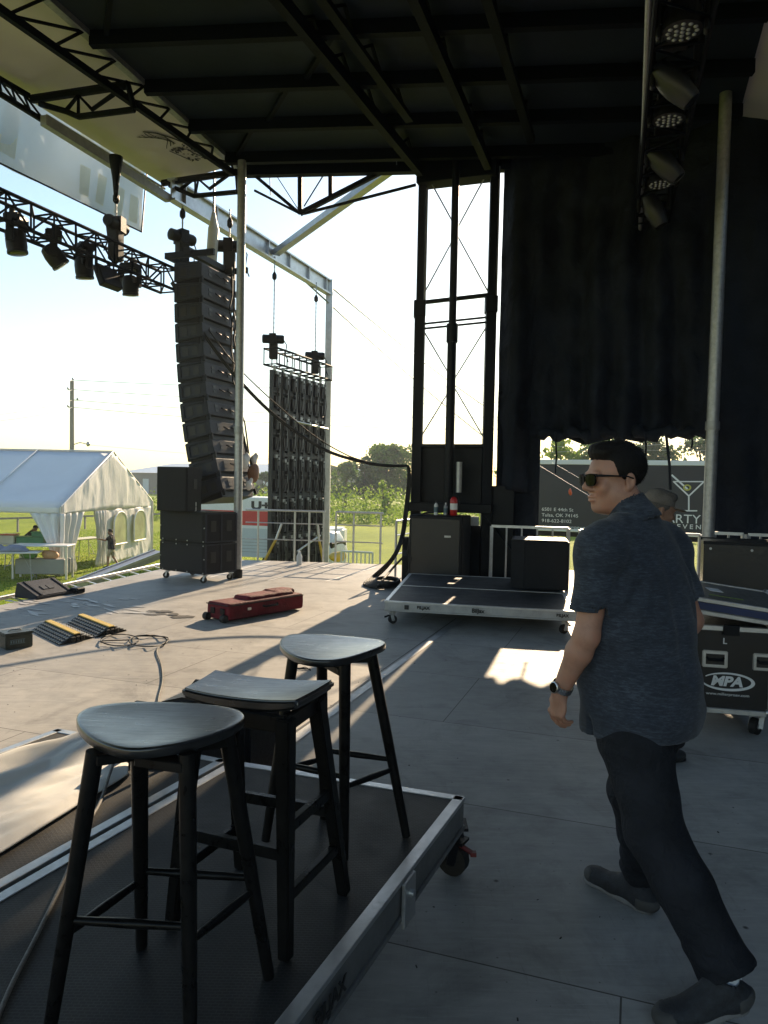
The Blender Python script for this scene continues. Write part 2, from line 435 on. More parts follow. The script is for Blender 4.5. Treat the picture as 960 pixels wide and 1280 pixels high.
M['black_tee'] = cloth_material('black_cotton_shirt', (.013, .013, .015), .3, 0, 6, 25, .4, .85)
M['jeans'] = cloth_material('dark_navy_trousers', (.0145, .0165, .0225), .4, 0, 6, 26, .5, .8)
M['khaki'] = cloth_material('beige_shorts_cloth', (.35, .31, .25), .1, 0, 6, 25, .3, .85)
M['skin'] = skin_material('fair_skin', (.44, .235, .165))
M['skin_tan'] = skin_material('tanned_skin', (.30, .17, .115))
M['hair'] = hair_material('dark_brown_hair', (.009, .0068, .0058))
M['shoe'] = mat('black_shoe_mesh', (.022, .023, .026), .65, 0, .4, 30, .5, 220)
M['shoe_grey'] = mat('grey_black_shoe_mesh', (.022, .025, .031), .7, 0, .85, 28, .6, 240)
M['sock'] = mat('white_sock_knit', (.70, .72, .76), .9, 0, .08, 30, .3, 300)
M['lens'] = mat('dark_sunglass_lens', (.004, .004, .0045), .16, 0, .1, 5, 0, 60, .10)
M['wood'] = wood_black_material('black_stained_seat_wood', .6); M['wood_leg'] = wood_black_material('black_stained_leg_wood', 0.0); M['wood_leg'].node_tree.nodes['Principled BSDF'].inputs['Specular IOR Level'].default_value = .16
M['white_paint'] = mat('white_vehicle_paint', (.74, .76, .77), .3, 0, .05, 3, .03, 30)
M['red_paint'] = mat('red_vehicle_stripe', (.55, .030, .035), .35, 0, .08, 3, .03)
M['grey_paint'] = mat('pale_blue_grey_panel', (.52, .58, .60), .4, 0, .06, 3, .03)
M['trailer'] = mat('charcoal_trailer_wrap', (.017, .022, .029), .45, 0, .15, 1.2, .05, 20)
M['white_print'] = mat('white_vinyl_print', (.78, .79, .80), .5, 0, .03, 10, 0)
M['yellow_print'] = mat('olive_yellow_print', (.50, .48, .08), .5, 0, .05, 10, 0)
M['black_print'] = mat('black_vinyl_print', (.012, .012, .013), .5, 0, .1, 10, 0)
M['grey_print'] = mat('faded_blue_grey_print', (.10, .16, .19), .6, 0, .3, 30, 0)
M['ext_red'] = mat('red_extinguisher_paint', (.50, .022, .022), .3, 0, .1, 6, .03)
M['orange'] = mat('orange_plastic', (.75, .10, .02), .4, 0, .1, 8, .05)
M['yellow'] = mat('yellow_plastic_lid', (.60, .40, .045), .5, 0, .18, 8, .15)
M['green'] = mat('green_plastic', (.055, .24, .13), .45, 0, .12, 8, .1)
M['leaf_green'] = mat('bright_green_plastic', (.09, .30, .04), .5, 0, .15, 8, .1)
M['peach'] = mat('peach_packaging', (.62, .34, .18), .6, 0, .2, 14, .1)
M['white_plastic'] = mat('white_plastic', (.68, .68, .66), .45, 0, .06, 8, .05)
M['case_black'] = mat('black_case_laminate', (.004, .0045, .007), .4, 0, .35, 6, .12, 160)
M['case_top'] = mat('scuffed_grey_case_lid', (.11, .115, .115), .45, .1, .4, 5, .2, 80)
M['blue_strip'] = mat('blue_case_strip', (.018, .035, .12), .45, 0, .2, 8, .05)
M['leather'] = mat('brown_leather_bag', (.19, .085, .04), .6, 0, .3, 9, .2)
M['timber'] = mat('weathered_utility_timber', (.24, .22, .20), .8, 0, .25, 8, .3)
M['bark'] = mat('grey_brown_bark', (.09, .075, .06), .9, 0, .35, 8, .6, 25)
M['tank'] = mat('blue_grey_warehouse_roof', (.46, .53, .60), .5, .0, .06, .2, 0)
M['warehouse'] = mat('dark_warehouse_siding', (.10, .105, .11), .6, 0, .2, .3, 0)
M['led_face'] = mat('dark_lamp_lens', (.02, .022, .026), .12, 0, .2, 9, 0)
M['bead'] = mat('clear_lamp_bead', (.40, .42, .44), .12, .3, .1, 9, 0)
M['grey_shell'] = mat('grey_lamp_shell', (.014, .015, .019), .4, 0, .25, 9, .1)
M['leaf_dark'] = leaf_material('dark_tree_leaves', (.030, .062, .018), (.075, .125, .035))
M['leaf_mid'] = leaf_material('mid_green_leaves', (.065, .12, .020), (.15, .24, .045))
M['leaf_light'] = leaf_material('bright_weed_leaves', (.12, .20, .018), (.26, .36, .045))
M['asphalt_grey'] = mat('grey_rubber_mat', (.06, .06, .06), .7, 0, .2, 9, .2)
M['rail_grey'] = mat('stained_dark_grey_metal', (.10, .10, .10), .55, .3, .5, 4, .2, 40)
M['towel'] = cloth_material('black_towel', (.015, .015, .016), .2, 0, 20, 60, .6, .9)
# ------------------------------------------------------------------ world, sun, camera
SUN_AZ, SUN_EL = R(15.6), R(21.3)
w = bpy.data.worlds.new('World'); scn.world = w; w.use_nodes = True
nt = w.node_tree; bg = nt.nodes['Background']
sky = nt.nodes.new('ShaderNodeTexSky'); sky.sky_type = 'NISHITA'; sky.sun_disc = False
sky.sun_elevation = SUN_EL; sky.sun_rotation = SUN_AZ; sky.air_density = 1.4; sky.dust_density = .4; sky.ozone_density = 2.0; sky.altitude = 200
nt.links.new(sky.outputs[0], bg.inputs[0]); bg.inputs[1].default_value = .039
sl = bpy.data.lights.new('sun', 'SUN'); sl.energy = 2.1; sl.angle = R(.55); sl.color = (1, .77, .51)
so = bpy.data.objects.new('sun', sl); COL.objects.link(so)
S = Vector((sin(SUN_AZ) * cos(SUN_EL), cos(SUN_AZ) * cos(SUN_EL), sin(SUN_EL)))
so.rotation_euler = S.to_track_quat('Z', 'Y').to_euler(); so.location = (4, 30, 20)
cd = bpy.data.cameras.new('camera'); co = bpy.data.objects.new('camera', cd); COL.objects.link(co)
cd.sensor_fit = 'VERTICAL'; cd.sensor_height = 24; cd.sensor_width = 18; cd.lens = 24 * F_PX / 1280
cd.clip_start = .05; cd.clip_end = 3000
Mc = Matrix((_r, _u, -_f)).transposed().to_4x4(); Mc.translation = CAM; co.matrix_world = Mc
scn.camera = co
scn.view_settings.view_transform = 'Standard'; scn.view_settings.look = 'None'
scn.view_settings.exposure = EXPOSURE; scn.view_settings.gamma = 1
scn.render.engine = 'CYCLES'
cy = scn.cycles
cy.max_bounces = 8; cy.diffuse_bounces = 4; cy.glossy_bounces = 4; cy.transmission_bounces = 4; cy.caustics_reflective = False; cy.caustics_refractive = False
cy.sample_clamp_indirect = 6; cy.use_denoising = True
try: cy.denoiser = 'OPENIMAGEDENOISE'
except Exception: pass
# ------------------------------------------------------------------ ground, lawn and stage deck
def ground_sheet():
    m = MB(); xs = [-600, -200, -80, -40, -20, 0, 20, 40, 80, 200, 600]; ys = [-60, 0, 15, 25, 40, 60, 100, 200, 500, 1500]
    vs = [(x, y, GZ) for y in ys for x in xs]; n = len(xs)
    m.add(vs, [(j * n + i, j * n + i + 1, (j + 1) * n + i + 1, (j + 1) * n + i) for j in range(len(ys) - 1) for i in range(n - 1)])
    return tag(m.build('ground', M['grass'], origin=(0, 0, 0)), kind='structure')
ground_sheet()
E0, E1 = P(0, 757), P(195, 713)
ed = (E1 - E0).normalized()
B0, B1 = P(310, 700), P(500, 706); bd = (B1 - B0).normalized()
def isect(p, d, q, e):
    den = d.x * e.y - d.y * e.x; s = ((q.x - p.x) * e.y - (q.y - p.y) * e.x) / den; return p + d * s
FL = isect(E0, ed, B0, bd); NL = FL - ed * 26; FR = FL + bd * 17; NR = NL + bd * 17
m = MB(); m.prism([(q.x, q.y) for q in (NL, NR, FR, FL)], -.12, 0)
tag(m.build('stage_floor', M['floor'], origin=(0, 0, 0)), kind='structure')
m = MB(); m.prism([(q.x, q.y) for q in (NL + V * .08, NR, FR - ed * .08, FL - ed * .08 + V * .08)], GZ - .05, -.122)
tag(m.build('stage_base', M['black_metal'], origin=(0, 0, 0)), kind='structure')
# metal joint strip let into the deck and worn tape lines
def floor_line(pts, wd, mt, name, z=.004):
    m = MB()
    for p, q in zip(pts[:-1], pts[1:]):
        t = (q - p).normalized(); n = Vector((-t.y, t.x, 0)) * wd / 2
        m.poly([(p - n) + Z * z, (q - n) + Z * z, (q + n) + Z * z, (p + n) + Z * z])
    return tag(m.build(name, mt, origin=(0, 0, 0)), kind='structure')
j0, j1 = P(385, 912), P(563, 783); jd = (j1 - j0).normalized()
jn = Vector((-jd.y, jd.x, 0))
floor_line([j0 - jd * 2.2, j1 + jd * .5], .075, M['alu_dull'], 'floor_joint_strip')
floor_line([j0 - jd * 2.2 + jn * .055, j1 + jd * .5 + jn * .055], .012, M['black_print'], 'floor_joint_gap', .006)
tape = mat('worn_white_floor_tape', (.62, .60, .56), .6, 0, .15, 9, .1)
for a, b in (((262, 722), (337, 702)), ((335, 726), (417, 705)), ((407, 727), (470, 709))):
    floor_line([P(*a), P(*b)], .05, tape, 'floor_tape_line')
# aluminium kick rail with brackets along the front edge of the stage
def edge_rail():
    t = thing('stage_edge_rail', 'low silver edge rail with diagonal brackets along the lawn side of the stage', 'edge rail', tuple(E0))
    nrm = Vector((-ed.y, ed.x, 0)); p, q = E0 - ed * 3, FL
    a = MB(); a.beam(p + nrm * .30 + Z * .02, q + nrm * .30 + Z * .02, .05, .05); a.beam(p + nrm * .02 - Z * .03, q + nrm * .02 - Z * .03, .03, .05)
    a.build('rail', M['alu'], t, True, bevel=.004)
    b = MB(); b.beam(p + nrm * .16 - Z * .10, q + nrm * .16 - Z * .10, .27, .02); b.build('gutter', M['asphalt_grey'], t, True)
    L = (q - p).length; k = 0; c = MB()
    while k * .42 < L - .2:
        o = p + ed * (k * .42 + .1); c.beam(o + nrm * .03 - Z * .02, o + ed * .12 + nrm * .28 + Z * .0, .035, .02); k += 1
    c.build('bracket', M['alu'], t, True)
edge_rail()
# ------------------------------------------------------------------ far background
def leaves_mb(clumps, per, size, seed, flat=.6):
    r = np.random.RandomState(seed); vs, fs = [], []
    for (c, rad) in clumps:
        n = int(per * max(.3, (rad[0] * rad[2]) ** .5))
        d = r.normal(size=(n, 3)); d /= np.linalg.norm(d, axis=1)[:, None]
        rr = r.uniform(.45, 1.08, n) ** .7
        pos = np.array(c) + d * rr[:, None] * np.array(rad)
        ax = r.normal(size=(n, 3)); ax /= np.linalg.norm(ax, axis=1)[:, None]
        nn = d + r.normal(size=(n, 3)) * flat; nn /= np.linalg.norm(nn, axis=1)[:, None]
        a = np.cross(nn, ax); a /= np.linalg.norm(a, axis=1)[:, None] + 1e-9; b = np.cross(nn, a)
        s = size * r.uniform(.5, 1.3, n)[:, None]
        for i in range(n):
            k = len(vs); p = pos[i]
            vs += [tuple(p - a[i] * s[i]), tuple(p + b[i] * s[i] * .55), tuple(p + a[i] * s[i]), tuple(p - b[i] * s[i] * .55)]
            fs.append((k, k + 1, k + 2, k + 3))
    m = MB(); m.v, m.f = vs, fs; return m
def tree(name, label, px, Y, ytop, wpx, mt, seed, group, nclump=26, zb=GZ, leaf=.3):
    c = D(px, 600, Y); h = D(px, ytop, Y).z - zb; wd = wpx / F_PX * Y
    t = thing(name, label, 'tree', (c.x, c.y, zb), 0, group); r = random.Random(seed)
    tr = MB(); top = Vector((r.uniform(-.3, .3), r.uniform(-.3, .3), h * .62))
    tr.tube([(0, 0, -.1), (.05, 0, h * .2), top * .7, top], [h * .035, h * .026, h * .018, h * .008], 8)
    cl = []
    for i in range(nclump):
        an = r.uniform(0, 2 * pi); e = r.uniform(.0, 1) ** .7; zz = h * (.24 + .70 * r.random())
        env = math.sqrt(max(.05, 1 - ((zz / h - .5) / .52) ** 2))
        p = Vector((cos(an) * e * wd * .42 * env, sin(an) * e * wd * .42 * env, zz)); s = r.uniform(.10, .2) * wd
        s = min(s, (h - zz) * .95 + .15)
        cl.append((tuple(p), (s, s, s * .8)))
        if i % 3 == 0: tr.tube([top * r.uniform(.35, .8), (p + top * .5) * .6, p], [h * .012, h * .008, h * .003], 5)
    tr.build('trunk', M['bark'], t, smooth=60)
    leaves_mb(cl, 70, leaf, seed).build('crown', mt, t)
    return t
tree('broadleaf_tree', 'large dark rounded tree beyond the weeds, left of the steel tower', 486, 96, 555, 88, M['leaf_mid'], 3, 'trees beyond the field', 84, leaf=.30)
tree('broadleaf_tree', 'lower dark tree on the left flank of the large rounded tree', 456, 90, 566, 44, M['leaf_dark'], 13, 'trees beyond the field', 40, leaf=.26)
tree('broadleaf_tree', 'smaller mid green tree just right of the silver video wall post', 432, 100, 576, 46, M['leaf_mid'], 5, 'trees beyond the field', 40, leaf=.26)
tree('broadleaf_tree', 'dark tree behind the right edge of the hanging video wall', 404, 112, 579, 40, M['leaf_dark'], 6, 'trees beyond the field', 26)
tree('young_tree', 'small bright bushy tree rising out of the tall weeds', 482, 66, 598, 26, M['leaf_light'], 8, 'trees beyond the field', 22, leaf=.17)
for i, (px, yt, wp, ml, lb) in enumerate(((655, 552, 70, 'leaf_mid', 'tree behind the trailer, mostly hidden by the hanging curtain corner'), (700, 545, 62, 'leaf_light', 'bright sunlit tree above the left end of the black trailer'),
        (748, 540, 70, 'leaf_mid', "tree above the trailer just left of the walking man's hair"), (815, 532, 84, 'leaf_dark', "dark tree above the trailer just right of the walking man's head"), (880, 536, 80, 'leaf_dark', 'dark tree above the cocktail glass emblem on the trailer'))):
    tree('broadleaf_tree', lb, px, 58 + 3 * i, yt, wp, M[ml], 20 + i, 'trees behind the black trailer', 30, leaf=.26)
for i, (px, yt, wp, ml, lb) in enumerate(((30, 600, 70, 'leaf_dark', 'dark tree seen through the open side of the white tent'), (-18, 604, 60, 'leaf_mid', 'tree behind the tied curtain at the left edge of the tent'), (118, 606, 44, 'leaf_mid', 'tree behind the clear windows of the white tent'),
        (330, 586, 26, 'leaf_dark', 'dark tree between the warehouse and the hanging video wall'))):
    tree('broadleaf_tree', lb, px, 74 + 8 * i, yt, wp, M[ml], 40 + i, 'trees behind the lawn', 24, leaf=.28)
def weeds():
    r = random.Random(11); cl = []
    for row, (Y, h0, h1) in enumerate(((60, .5, .95), (63, .8, 1.5), (67, 1.5, 2.1), (72, 2.0, 2.7), (78, 2.6, 3.1))):
        x = -22
        while x < 26:
            h = r.uniform(h0, h1); cl.append(((x, Y + r.uniform(-1.4, 1.4), GZ + h * .55), (r.uniform(.6, 1.2), .9, h * .55))); x += r.uniform(.45, .9)
    o = leaves_mb(cl, 56, .16, 5, .9).build('undergrowth', M['leaf_light'], origin=(0, 60, GZ))
    return tag(o, 'tall bright green weeds growing along the far side of the lawn', 'undergrowth', kind='stuff')
weeds()
def lawn_tufts():
    r = np.random.RandomState(4); vs, fs = [], []
    n = 26000; X = r.uniform(-19, -2.5, n); Y = 13 + 34 * r.uniform(0, 1, n) ** 1.3
    for x, y in zip(X, Y):
        h = r.uniform(.03, .09); a = r.uniform(0, 6.3); dx, dy = cos(a) * .025, sin(a) * .025; k = len(vs)
        vs += [(x - dx, y - dy, GZ), (x + dx, y + dy, GZ), (x + r.uniform(-.03, .03), y + r.uniform(-.03, .03), GZ + h)]; fs.append((k, k + 1, k + 2))
    m = MB(); m.v, m.f = vs, fs
    tag(m.build('grass', M['leaf_light'], origin=(-6, 25, GZ)), 'short sunlit grass blades on the lawn', 'grass', kind='stuff')
lawn_tufts()
def warehouse():
    t = thing('warehouse', 'long distant warehouse with a pale blue grey roof behind the tent', 'building', tuple(D(250, 600, 150).xy) + (GZ,))
    a, b = D(150, 600, 165), D(352, 600, 140); zt = D(250, 577, 152).z; ze = D(250, 592, 152).z
    n = Vector((-(b - a).y, (b - a).x, 0)).normalized() * 30
    m = MB(); m.prism([(q.x, q.y) for q in (a, b, b + n, a + n)], GZ, ze); m.build('wall', M['warehouse'], t, True)
    m = MB(); o = n * -.03
    z = lambda p, h: (p.x, p.y, h)
    m.add([z(a + o, ze), z(b + o, ze), z(b + n * .5, zt), z(a + n * .5, zt), z(a + n * 1.03, ze), z(b + n * 1.03, ze), z(a + o, ze + .01)], [(0, 1, 2, 3), (3, 2, 5, 4)])
    m.build('roof', M['tank'], t, True)
    for k in range(9):
        p = a.lerp(b, .06 + k * .105); q = a.lerp(b, .10 + k * .105)
        m = MB(); e = n * -.004; m.prism([(s.x, s.y) for s in (p + e, q + e, q, p)], GZ, GZ + 3.2); m.build('loading_door', M['tank'] if k % 2 else M['grey_paint'], t, True)
warehouse()
def far_roof():
    a, b = D(425, 600, 190), D(462, 600, 190)
    t = thing('warehouse', 'tiny pale blue roofed building between the far trees', 'building', (a.x, a.y, GZ))
    m = MB(); m.prism([(a.x, a.y), (b.x, b.y), (b.x, b.y + 20), (a.x, a.y + 20)], GZ, D(440, 596, 190).z); m.build('wall', M['warehouse'], t, True)
    zt = D(440, 584, 190).z; ze = D(440, 596, 190).z
    m = MB(); m.add([(a.x - 1, a.y - 1, ze), (b.x + 1, b.y - 1, ze), (b.x - 2, b.y + 10, zt), (a.x + 2, a.y + 10, zt), (b.x + 1, b.y + 21, ze), (a.x - 1, a.y + 21, ze)], [(0, 1, 2, 3), (3, 2, 4, 5), (1, 4, 2), (0, 3, 5)]); m.build('roof', M['tank'], t, True)
far_roof()
def utility_pole():
    Y = 58; b = D(90, 600, Y); top = D(90, 476, Y)
    t = thing('utility_pole', 'grey wooden utility pole behind the tent ridge', 'utility pole', (b.x, b.y, GZ))
    m = MB(); m.tube([(b.x, b.y, GZ), (top.x, top.y, top.z)], [.2, .15], 10); m.build('pole', M['timber'], t, True, 60)
    for (x, y) in ((85, 487), (97, 500), (85, 509), (91, 475)):
        p = D(x, y, Y); m = MB(); m.cyl((top.x, top.y, p.z), p, .03); m.lathe([(.03, 0), (.09, .05), (.09, .12), (.03, .2)], 8, Matrix.Translation(p)); m.build('insulator', M['galv'], t, True, 40)
    a, e = D(91, 556, Y), D(108, 555, Y); m = MB(); m.tube([a, D(100, 553, Y), e], .04, 6)
    f = m.build('lamp_arm', M['galv'], t, True, 40)
    m = MB(); m.lathe([(.05, 0), (.2, .08), (.16, .22), (.05, .3)], 10, Matrix.Translation(e) @ Matrix.Rotation(R(90), 4, 'Y')); m.build('lamp_head', M['galv'], f, True, 40)
utility_pole()
def wire(p, q, sag, r, name, label, group, mt='black_metal', n=24):
    m = MB(); m.tube([p.lerp(q, i / n) - Z * (sag * 4 * (i / n) * (1 - i / n)) for i in range(n + 1)], r, 5)
    return tag(m.build(name, M[mt], smooth=60), label, 'cable', group)
for i, (y0, yl, yr) in enumerate(((475, 494, 466), (487, 505, 483), (500, 519, 496), (509, 526, 506))):
    wire(D(91, y0, 58), D(-60, yl + 4, 40), .25, .022, 'power_line', ['highest power line running left from the pole top', 'second power line running left from the utility pole', 'third power line running left from the utility pole', 'lowest power line running left from the utility pole'][i], 'power lines', 'galv')
    wire(D(91, y0, 58), D(760, yr + 6 + 7 * i, 84), .9, .024, 'power_line', ['highest power line running right from the pole top across the sky', 'second power line running right from the utility pole across the sky', 'third power line running right from the utility pole across the sky', 'lowest power line running right from the utility pole across the sky'][i], 'power lines', 'galv')
wire(D(110, 556, 58), D(640, 585, 90), .5, .012, 'power_line', 'thin wire running right from the street lamp arm', 'power lines', 'galv')

def haze_box():
    m = MB(); m.box((0, 120, 14), (900, 460, 2 * (14 - GZ + 1.0)))
    t = bpy.data.materials.new('warm_morning_haze'); t.use_nodes = True; n = t.node_tree; n.nodes.remove(n.nodes['Principled BSDF'])
    v = n.nodes.new('ShaderNodeVolumePrincipled'); v.inputs['Color'].default_value = (.80, .90, 1.0, 1); v.inputs['Density'].default_value = HAZE; v.inputs['Anisotropy'].default_value = .2
    n.links.new(v.outputs[0], n.nodes['Material Output'].inputs['Volume'])
    o = m.build('haze', t, origin=(0, 0, 0)); tag(o, 'thin bright morning haze over the field', 'haze', kind='stuff')
if HAZE: haze_box()
# ------------------------------------------------------------------ roof
RZ = 7.0
ra = P(300, 209, RZ); rf = (P(62, -4, RZ) - ra).normalized(); rb = (P(520, 204, RZ) - ra).normalized()
rr_ = P(925, 140, RZ)                                   # a point on the rear roof edge
def on_roof(s, t): return ra + rb * s + rf * t          # s upstage, t towards the camera side
sw = isect(ra, rb, rr_, U) - ra; SW = sw.length
def roof():
    t = thing('stage_roof', 'dark fabric stage roof with black beams and cream awning edges', 'roof', tuple(on_roof(3, 6).xy) + (RZ,))
    m = MB(); c = [on_roof(0, 0), on_roof(SW, 0), on_roof(SW, 0) - U * 19, on_roof(0, 19)]
    m.prism([(q.x, q.y) for q in c], RZ, RZ + .12); m.build('ceiling_panel', M['ceiling'], t, True)
    # cream awnings beyond the front and rear edges
    o0, o1 = P(205, 231, 6.85), P(0, 102, 6.85); od = (o1 - o0).normalized()
    a0, a1 = on_roof(0, 0), on_roof(0, 19)
    m = MB(); lo = [a0 + Z * .06, a1 + Z * .06, o1 + od * 11, o0]
    m.add([*lo, *[q + Z * .05 for q in lo]], [(0, 1, 2, 3), (7, 6, 5, 4), (0, 4, 5, 1), (1, 5, 6, 2), (2, 6, 7, 3), (3, 7, 4, 0)])
    m.build('awning', M['cream'], t, True); lo_ = lo
    b0, b1 = on_roof(SW, 0), on_roof(SW, 0) - U * 19
    m = MB(); lo = [b0 + Z * .06, b1 + Z * .06, b1 + V * 1.9 - Z * .5, b0 + V * 1.9 - Z * .5]
    m.add([*lo, *[q + Z * .05 for q in lo]], [(0, 1, 2, 3), (7, 6, 5, 4), (0, 4, 5, 1), (1, 5, 6, 2), (2, 6, 7, 3), (3, 7, 4, 0)])
    m.build('awning', M['cream'], t, True)
    # beams along the stage front, purlins across, end header
    for (x0, y0, x1, y1, hh) in ((350, 0, 525, 214, .16), (520, 0, 610, 206, .16), (404, 0, 512, 150, .07), (610, 0, 664, 175, .10)):
        p, q = P(x0, y0, RZ - .28), P(x1, y1, RZ - .28); d = (p - q).normalized()
        m = MB(); m.beam(q, p + d * 6, .11, hh); 
        for k in range(12):
            s = q + d * (k * .8 + .2); m.beam(s, s + d * .4 + Z * .26, .035); m.beam(s + d * .4 + Z * .26, s + d * .8, .035)
        m.build('rafter', M['black_truss'], t, True)
    for k in range(9):
        s = .55 + k * 1.12
        p, q = on_roof(0.02, s), on_roof(SW - .02, s) ; q = isect(p, rb, b0, U)
        m = MB(); m.beam(p - Z * .09, q - Z * .09, .10, .17); m.build('purlin', M['black_truss'], t, True)
    for k in range(8):
        p, q = on_roof(.25 + 1.0 * (k % 3), .6 + k * 1.12), on_roof(1.0 + 1.0 * (k % 3), .6 + (k + 1) * 1.12 - .1)
        m = MB(); m.beam(p - Z * .05, q - Z * .05, .06, .06); m.build('diagonal_brace', M['black_truss'], t, True)
    m = MB(); m.beam(on_roof(-.02, .02) - Z * .07, on_roof(SW, .02) - Z * .07, .14, .20); m.build('end_beam', M['black_truss'], t, True)
    m = MB(); m.beam(on_roof(-.01, .03) - Z * .02, on_roof(-.01, 19) - Z * .02, .10, .10); m.build('front_beam', M['galv'], t, True)
    # dark emblem printed on the cream awning
    c = P(218, 184, 6.95); ax = (P(250, 199, 6.95) - P(190, 170, 6.95)).normalized(); ay = Z.cross(ax).normalized()
    fr = (lambda s, q: (a0.lerp(a1, 0)))  # unused
    nz = ((lo_[3] - lo_[0]).cross(lo_[1] - lo_[0])).normalized(); nz = nz if nz.z < 0 else -nz
    pl = lambda p: p + Z * ((-(nz.dot(p - (a0 + Z * .06)))) / nz.z) - Z * .006
    m = MB(); r = random.Random(3)
    def stroke(pts, wd):
        for u, v in zip(pts[:-1], pts[1:]):
            p, q = c + ax * u[0] + ay * u[1], c + ax * v[0] + ay * v[1]; t_ = (q - p).normalized(); n = Vector((-t_.y, t_.x, 0)) * wd / 2
            m.poly([pl(p - n), pl(q - n), pl(q + n), pl(p + n)])
    for k in range(70):                                              # dense worn print: a solid word block and a lighter scroll
        u = r.uniform(.02, .56); v = r.uniform(-.17, .15); stroke([(u, v), (u + r.uniform(.02, .07), v + r.uniform(-.05, .05))], r.uniform(.012, .035))
    stroke([(.0, -.19), (.56, -.20), (.64, .0)], .045); stroke([(.04, .17), (.5, .18)], .02)
    for q in range(5): stroke([(-.58 + .045 * k, (.02 + .035 * q) * sin(k * .42 + q * .5) - .05 + .02 * q) for k in range(13)], .013 + .004 * (q % 2))
    stroke([(-.62, -.02), (-.45, -.12), (-.2, -.17), (.0, -.18)], .035)
    m.build('printed_emblem', M['black_print'], t, True)
roof()
def lattice(m, p, q, w, h, n, r=.025, up=Z, wr=.014, diag=True):
    """four chords and zigzag webs of a box truss, chord size r"""
    p, q = Vector(p), Vector(q); t = (q - p).normalized(); a = t.cross(up).normalized(); b = a.cross(t)
    cs = [a * (i * w / 2) + b * (j * h / 2) for i, j in ((-1, -1), (1, -1), (1, 1), (-1, 1))]
    for c in cs: m.tube([p + c, q + c], r, 6)
    L = (q - p) / n
    for k in range(n + 1):
        o = p + L * k
        for i in range(4):
            m.tube([o + cs[i], o + cs[(i + 1) % 4]], wr, 5)
            if k < n and diag:
                x, y = (i, (i + 1) % 4) if k % 2 else ((i + 1) % 4, i)
                m.tube([o + cs[x], o + L + cs[y]], wr, 5)
def plane_truss(m, tops, bots, r=.03, wr=.018):
    m.tube(tops, r, 6); m.tube(bots, r, 6)
# truss under the front roof edge, seen against the cream awning
def edge_trusses():
    lo0, lo1 = P(292, 217, 6.62), P(0, 12, 6.62); d = (lo1 - lo0).normalized()
    m = MB(); m.beam(lo0, lo1 + d * 8, .07, .09)
    for k in range(22):
        s = lo0 + d * (k * .62); e = on_roof(0, 0) + rf * ((k + .5) * .62) - Z * .06
        m.tube([s, e], .02, 5); m.tube([e, s + d * .62], .02, 5)
    tag(m.build('roof_truss', M['black_truss']), 'black lattice truss running along the boundary of the cream awning and dark roof', 'truss', 'black roof trusses')
    p, q = P(-60, 80, 6.45), P(56, 152, 6.45)
    m = MB(); m.beam(P(-60, 64, 6.75), P(36, 120, 6.75), .06, .06); m.beam(p, q, .05, .06)
    for k in range(6):
        a = p.lerp(q, k / 6); b = P(-60, 64, 6.75).lerp(P(36, 120, 6.75), (k + .5) / 6); m.tube([a, b], .016, 5); m.tube([b, p.lerp(q, (k + 1) / 6)], .016, 5)
    tag(m.build('roof_truss', M['black_truss']), 'short lattice truss under the outer awning edge at the left border of the photo', 'truss', 'black roof trusses')
    m = MB(); m.beam(P(54, 150, 6.4), P(210, 248, 6.4), .10, .13)
    t = m.build('awning_rail', M['alu_dull']); tag(t, 'grey metal rail beam along the outer edge of the cream awning', 'beam')
    m = MB(); p, q = P(58, 144, 6.62), P(206, 236, 6.62)
    for k in range(26):
        a = p.lerp(q, k / 26); b = p.lerp(q, (k + .6) / 26); m.beam(a, b - Z * .1, .025, .02)
    m.tube([p, q], .02, 6); m.build('lacing', M['black_truss'], t, False) if False else None
    m.v = [tuple(Vector(x) - Vector(t.location)) for x in m.v]; m.build('lacing', M['galv'], t)
    # two small bracket trusses that carry the awning
    for lab, pts in (('bracket truss across the middle of the cream awning', (((40, 124), (160, 106)), ((50, 130), (82, 139), (98, 146), (168, 137)), ((82, 139), (98, 119), (98, 146), (98, 119), (115, 137), (142, 118)), ((160, 106), (168, 137)))),
                     ('bracket truss at the far end of the cream awning', (((203, 229), (296, 215)), ((212, 232), (242, 245), (296, 240)), ((226, 236), (244, 223), (244, 245), (248, 224), (262, 236), (285, 219)), ((296, 215), (298, 240))))):
        m = MB()
        y0, y1 = P(*pts[0][0], 6.72), P(*pts[0][1], 6.72); n_ = Vector(((y1 - y0).y, -(y1 - y0).x, 0))
        def onp(x, y):
            dd = ray(x, y); s = (y0 - CAM).dot(n_) / dd.dot(n_); return CAM + dd * s
        for k, ch in enumerate(pts): m.tube([onp(*c) for c in ch], (.055, .04, .03, .04)[k], 6)
        tag(m.build('bracket_truss', M['black_truss']), lab, 'truss', 'black roof trusses')
edge_trusses()
def end_truss():
    y0, y1 = on_roof(.02, -.06), on_roof(4, -.06); n_ = Vector(((y1 - y0).y, -(y1 - y0).x, 0))
    def onp(x, y):
        dd = ray(x, y); s = (y0 - CAM).dot(n_) / dd.dot(n_); return CAM + dd * s
    m = MB()
    for pts, r in ((((312, 214), (375, 267)), .05), (((375, 267), (494, 206)), .075), (((318, 238), (375, 267)), .035), (((380, 267), (520, 231)), .04), (((375, 266), (375, 210)), .075), (((413, 245), (413, 208)), .07),
                   (((340, 211), (373, 262)), .014), (((337, 212), (338, 244)), .014), (((380, 258), (408, 213)), .018), (((388, 216), (412, 210)), .03)):
        p, q = onp(*pts[0]), onp(*pts[1]); m.beam(p, q, r, r)
    tag(m.build('end_truss', M['black_truss']), 'triangular black truss under the far roof edge, open to the sky', 'truss', 'black roof trusses')
end_truss()
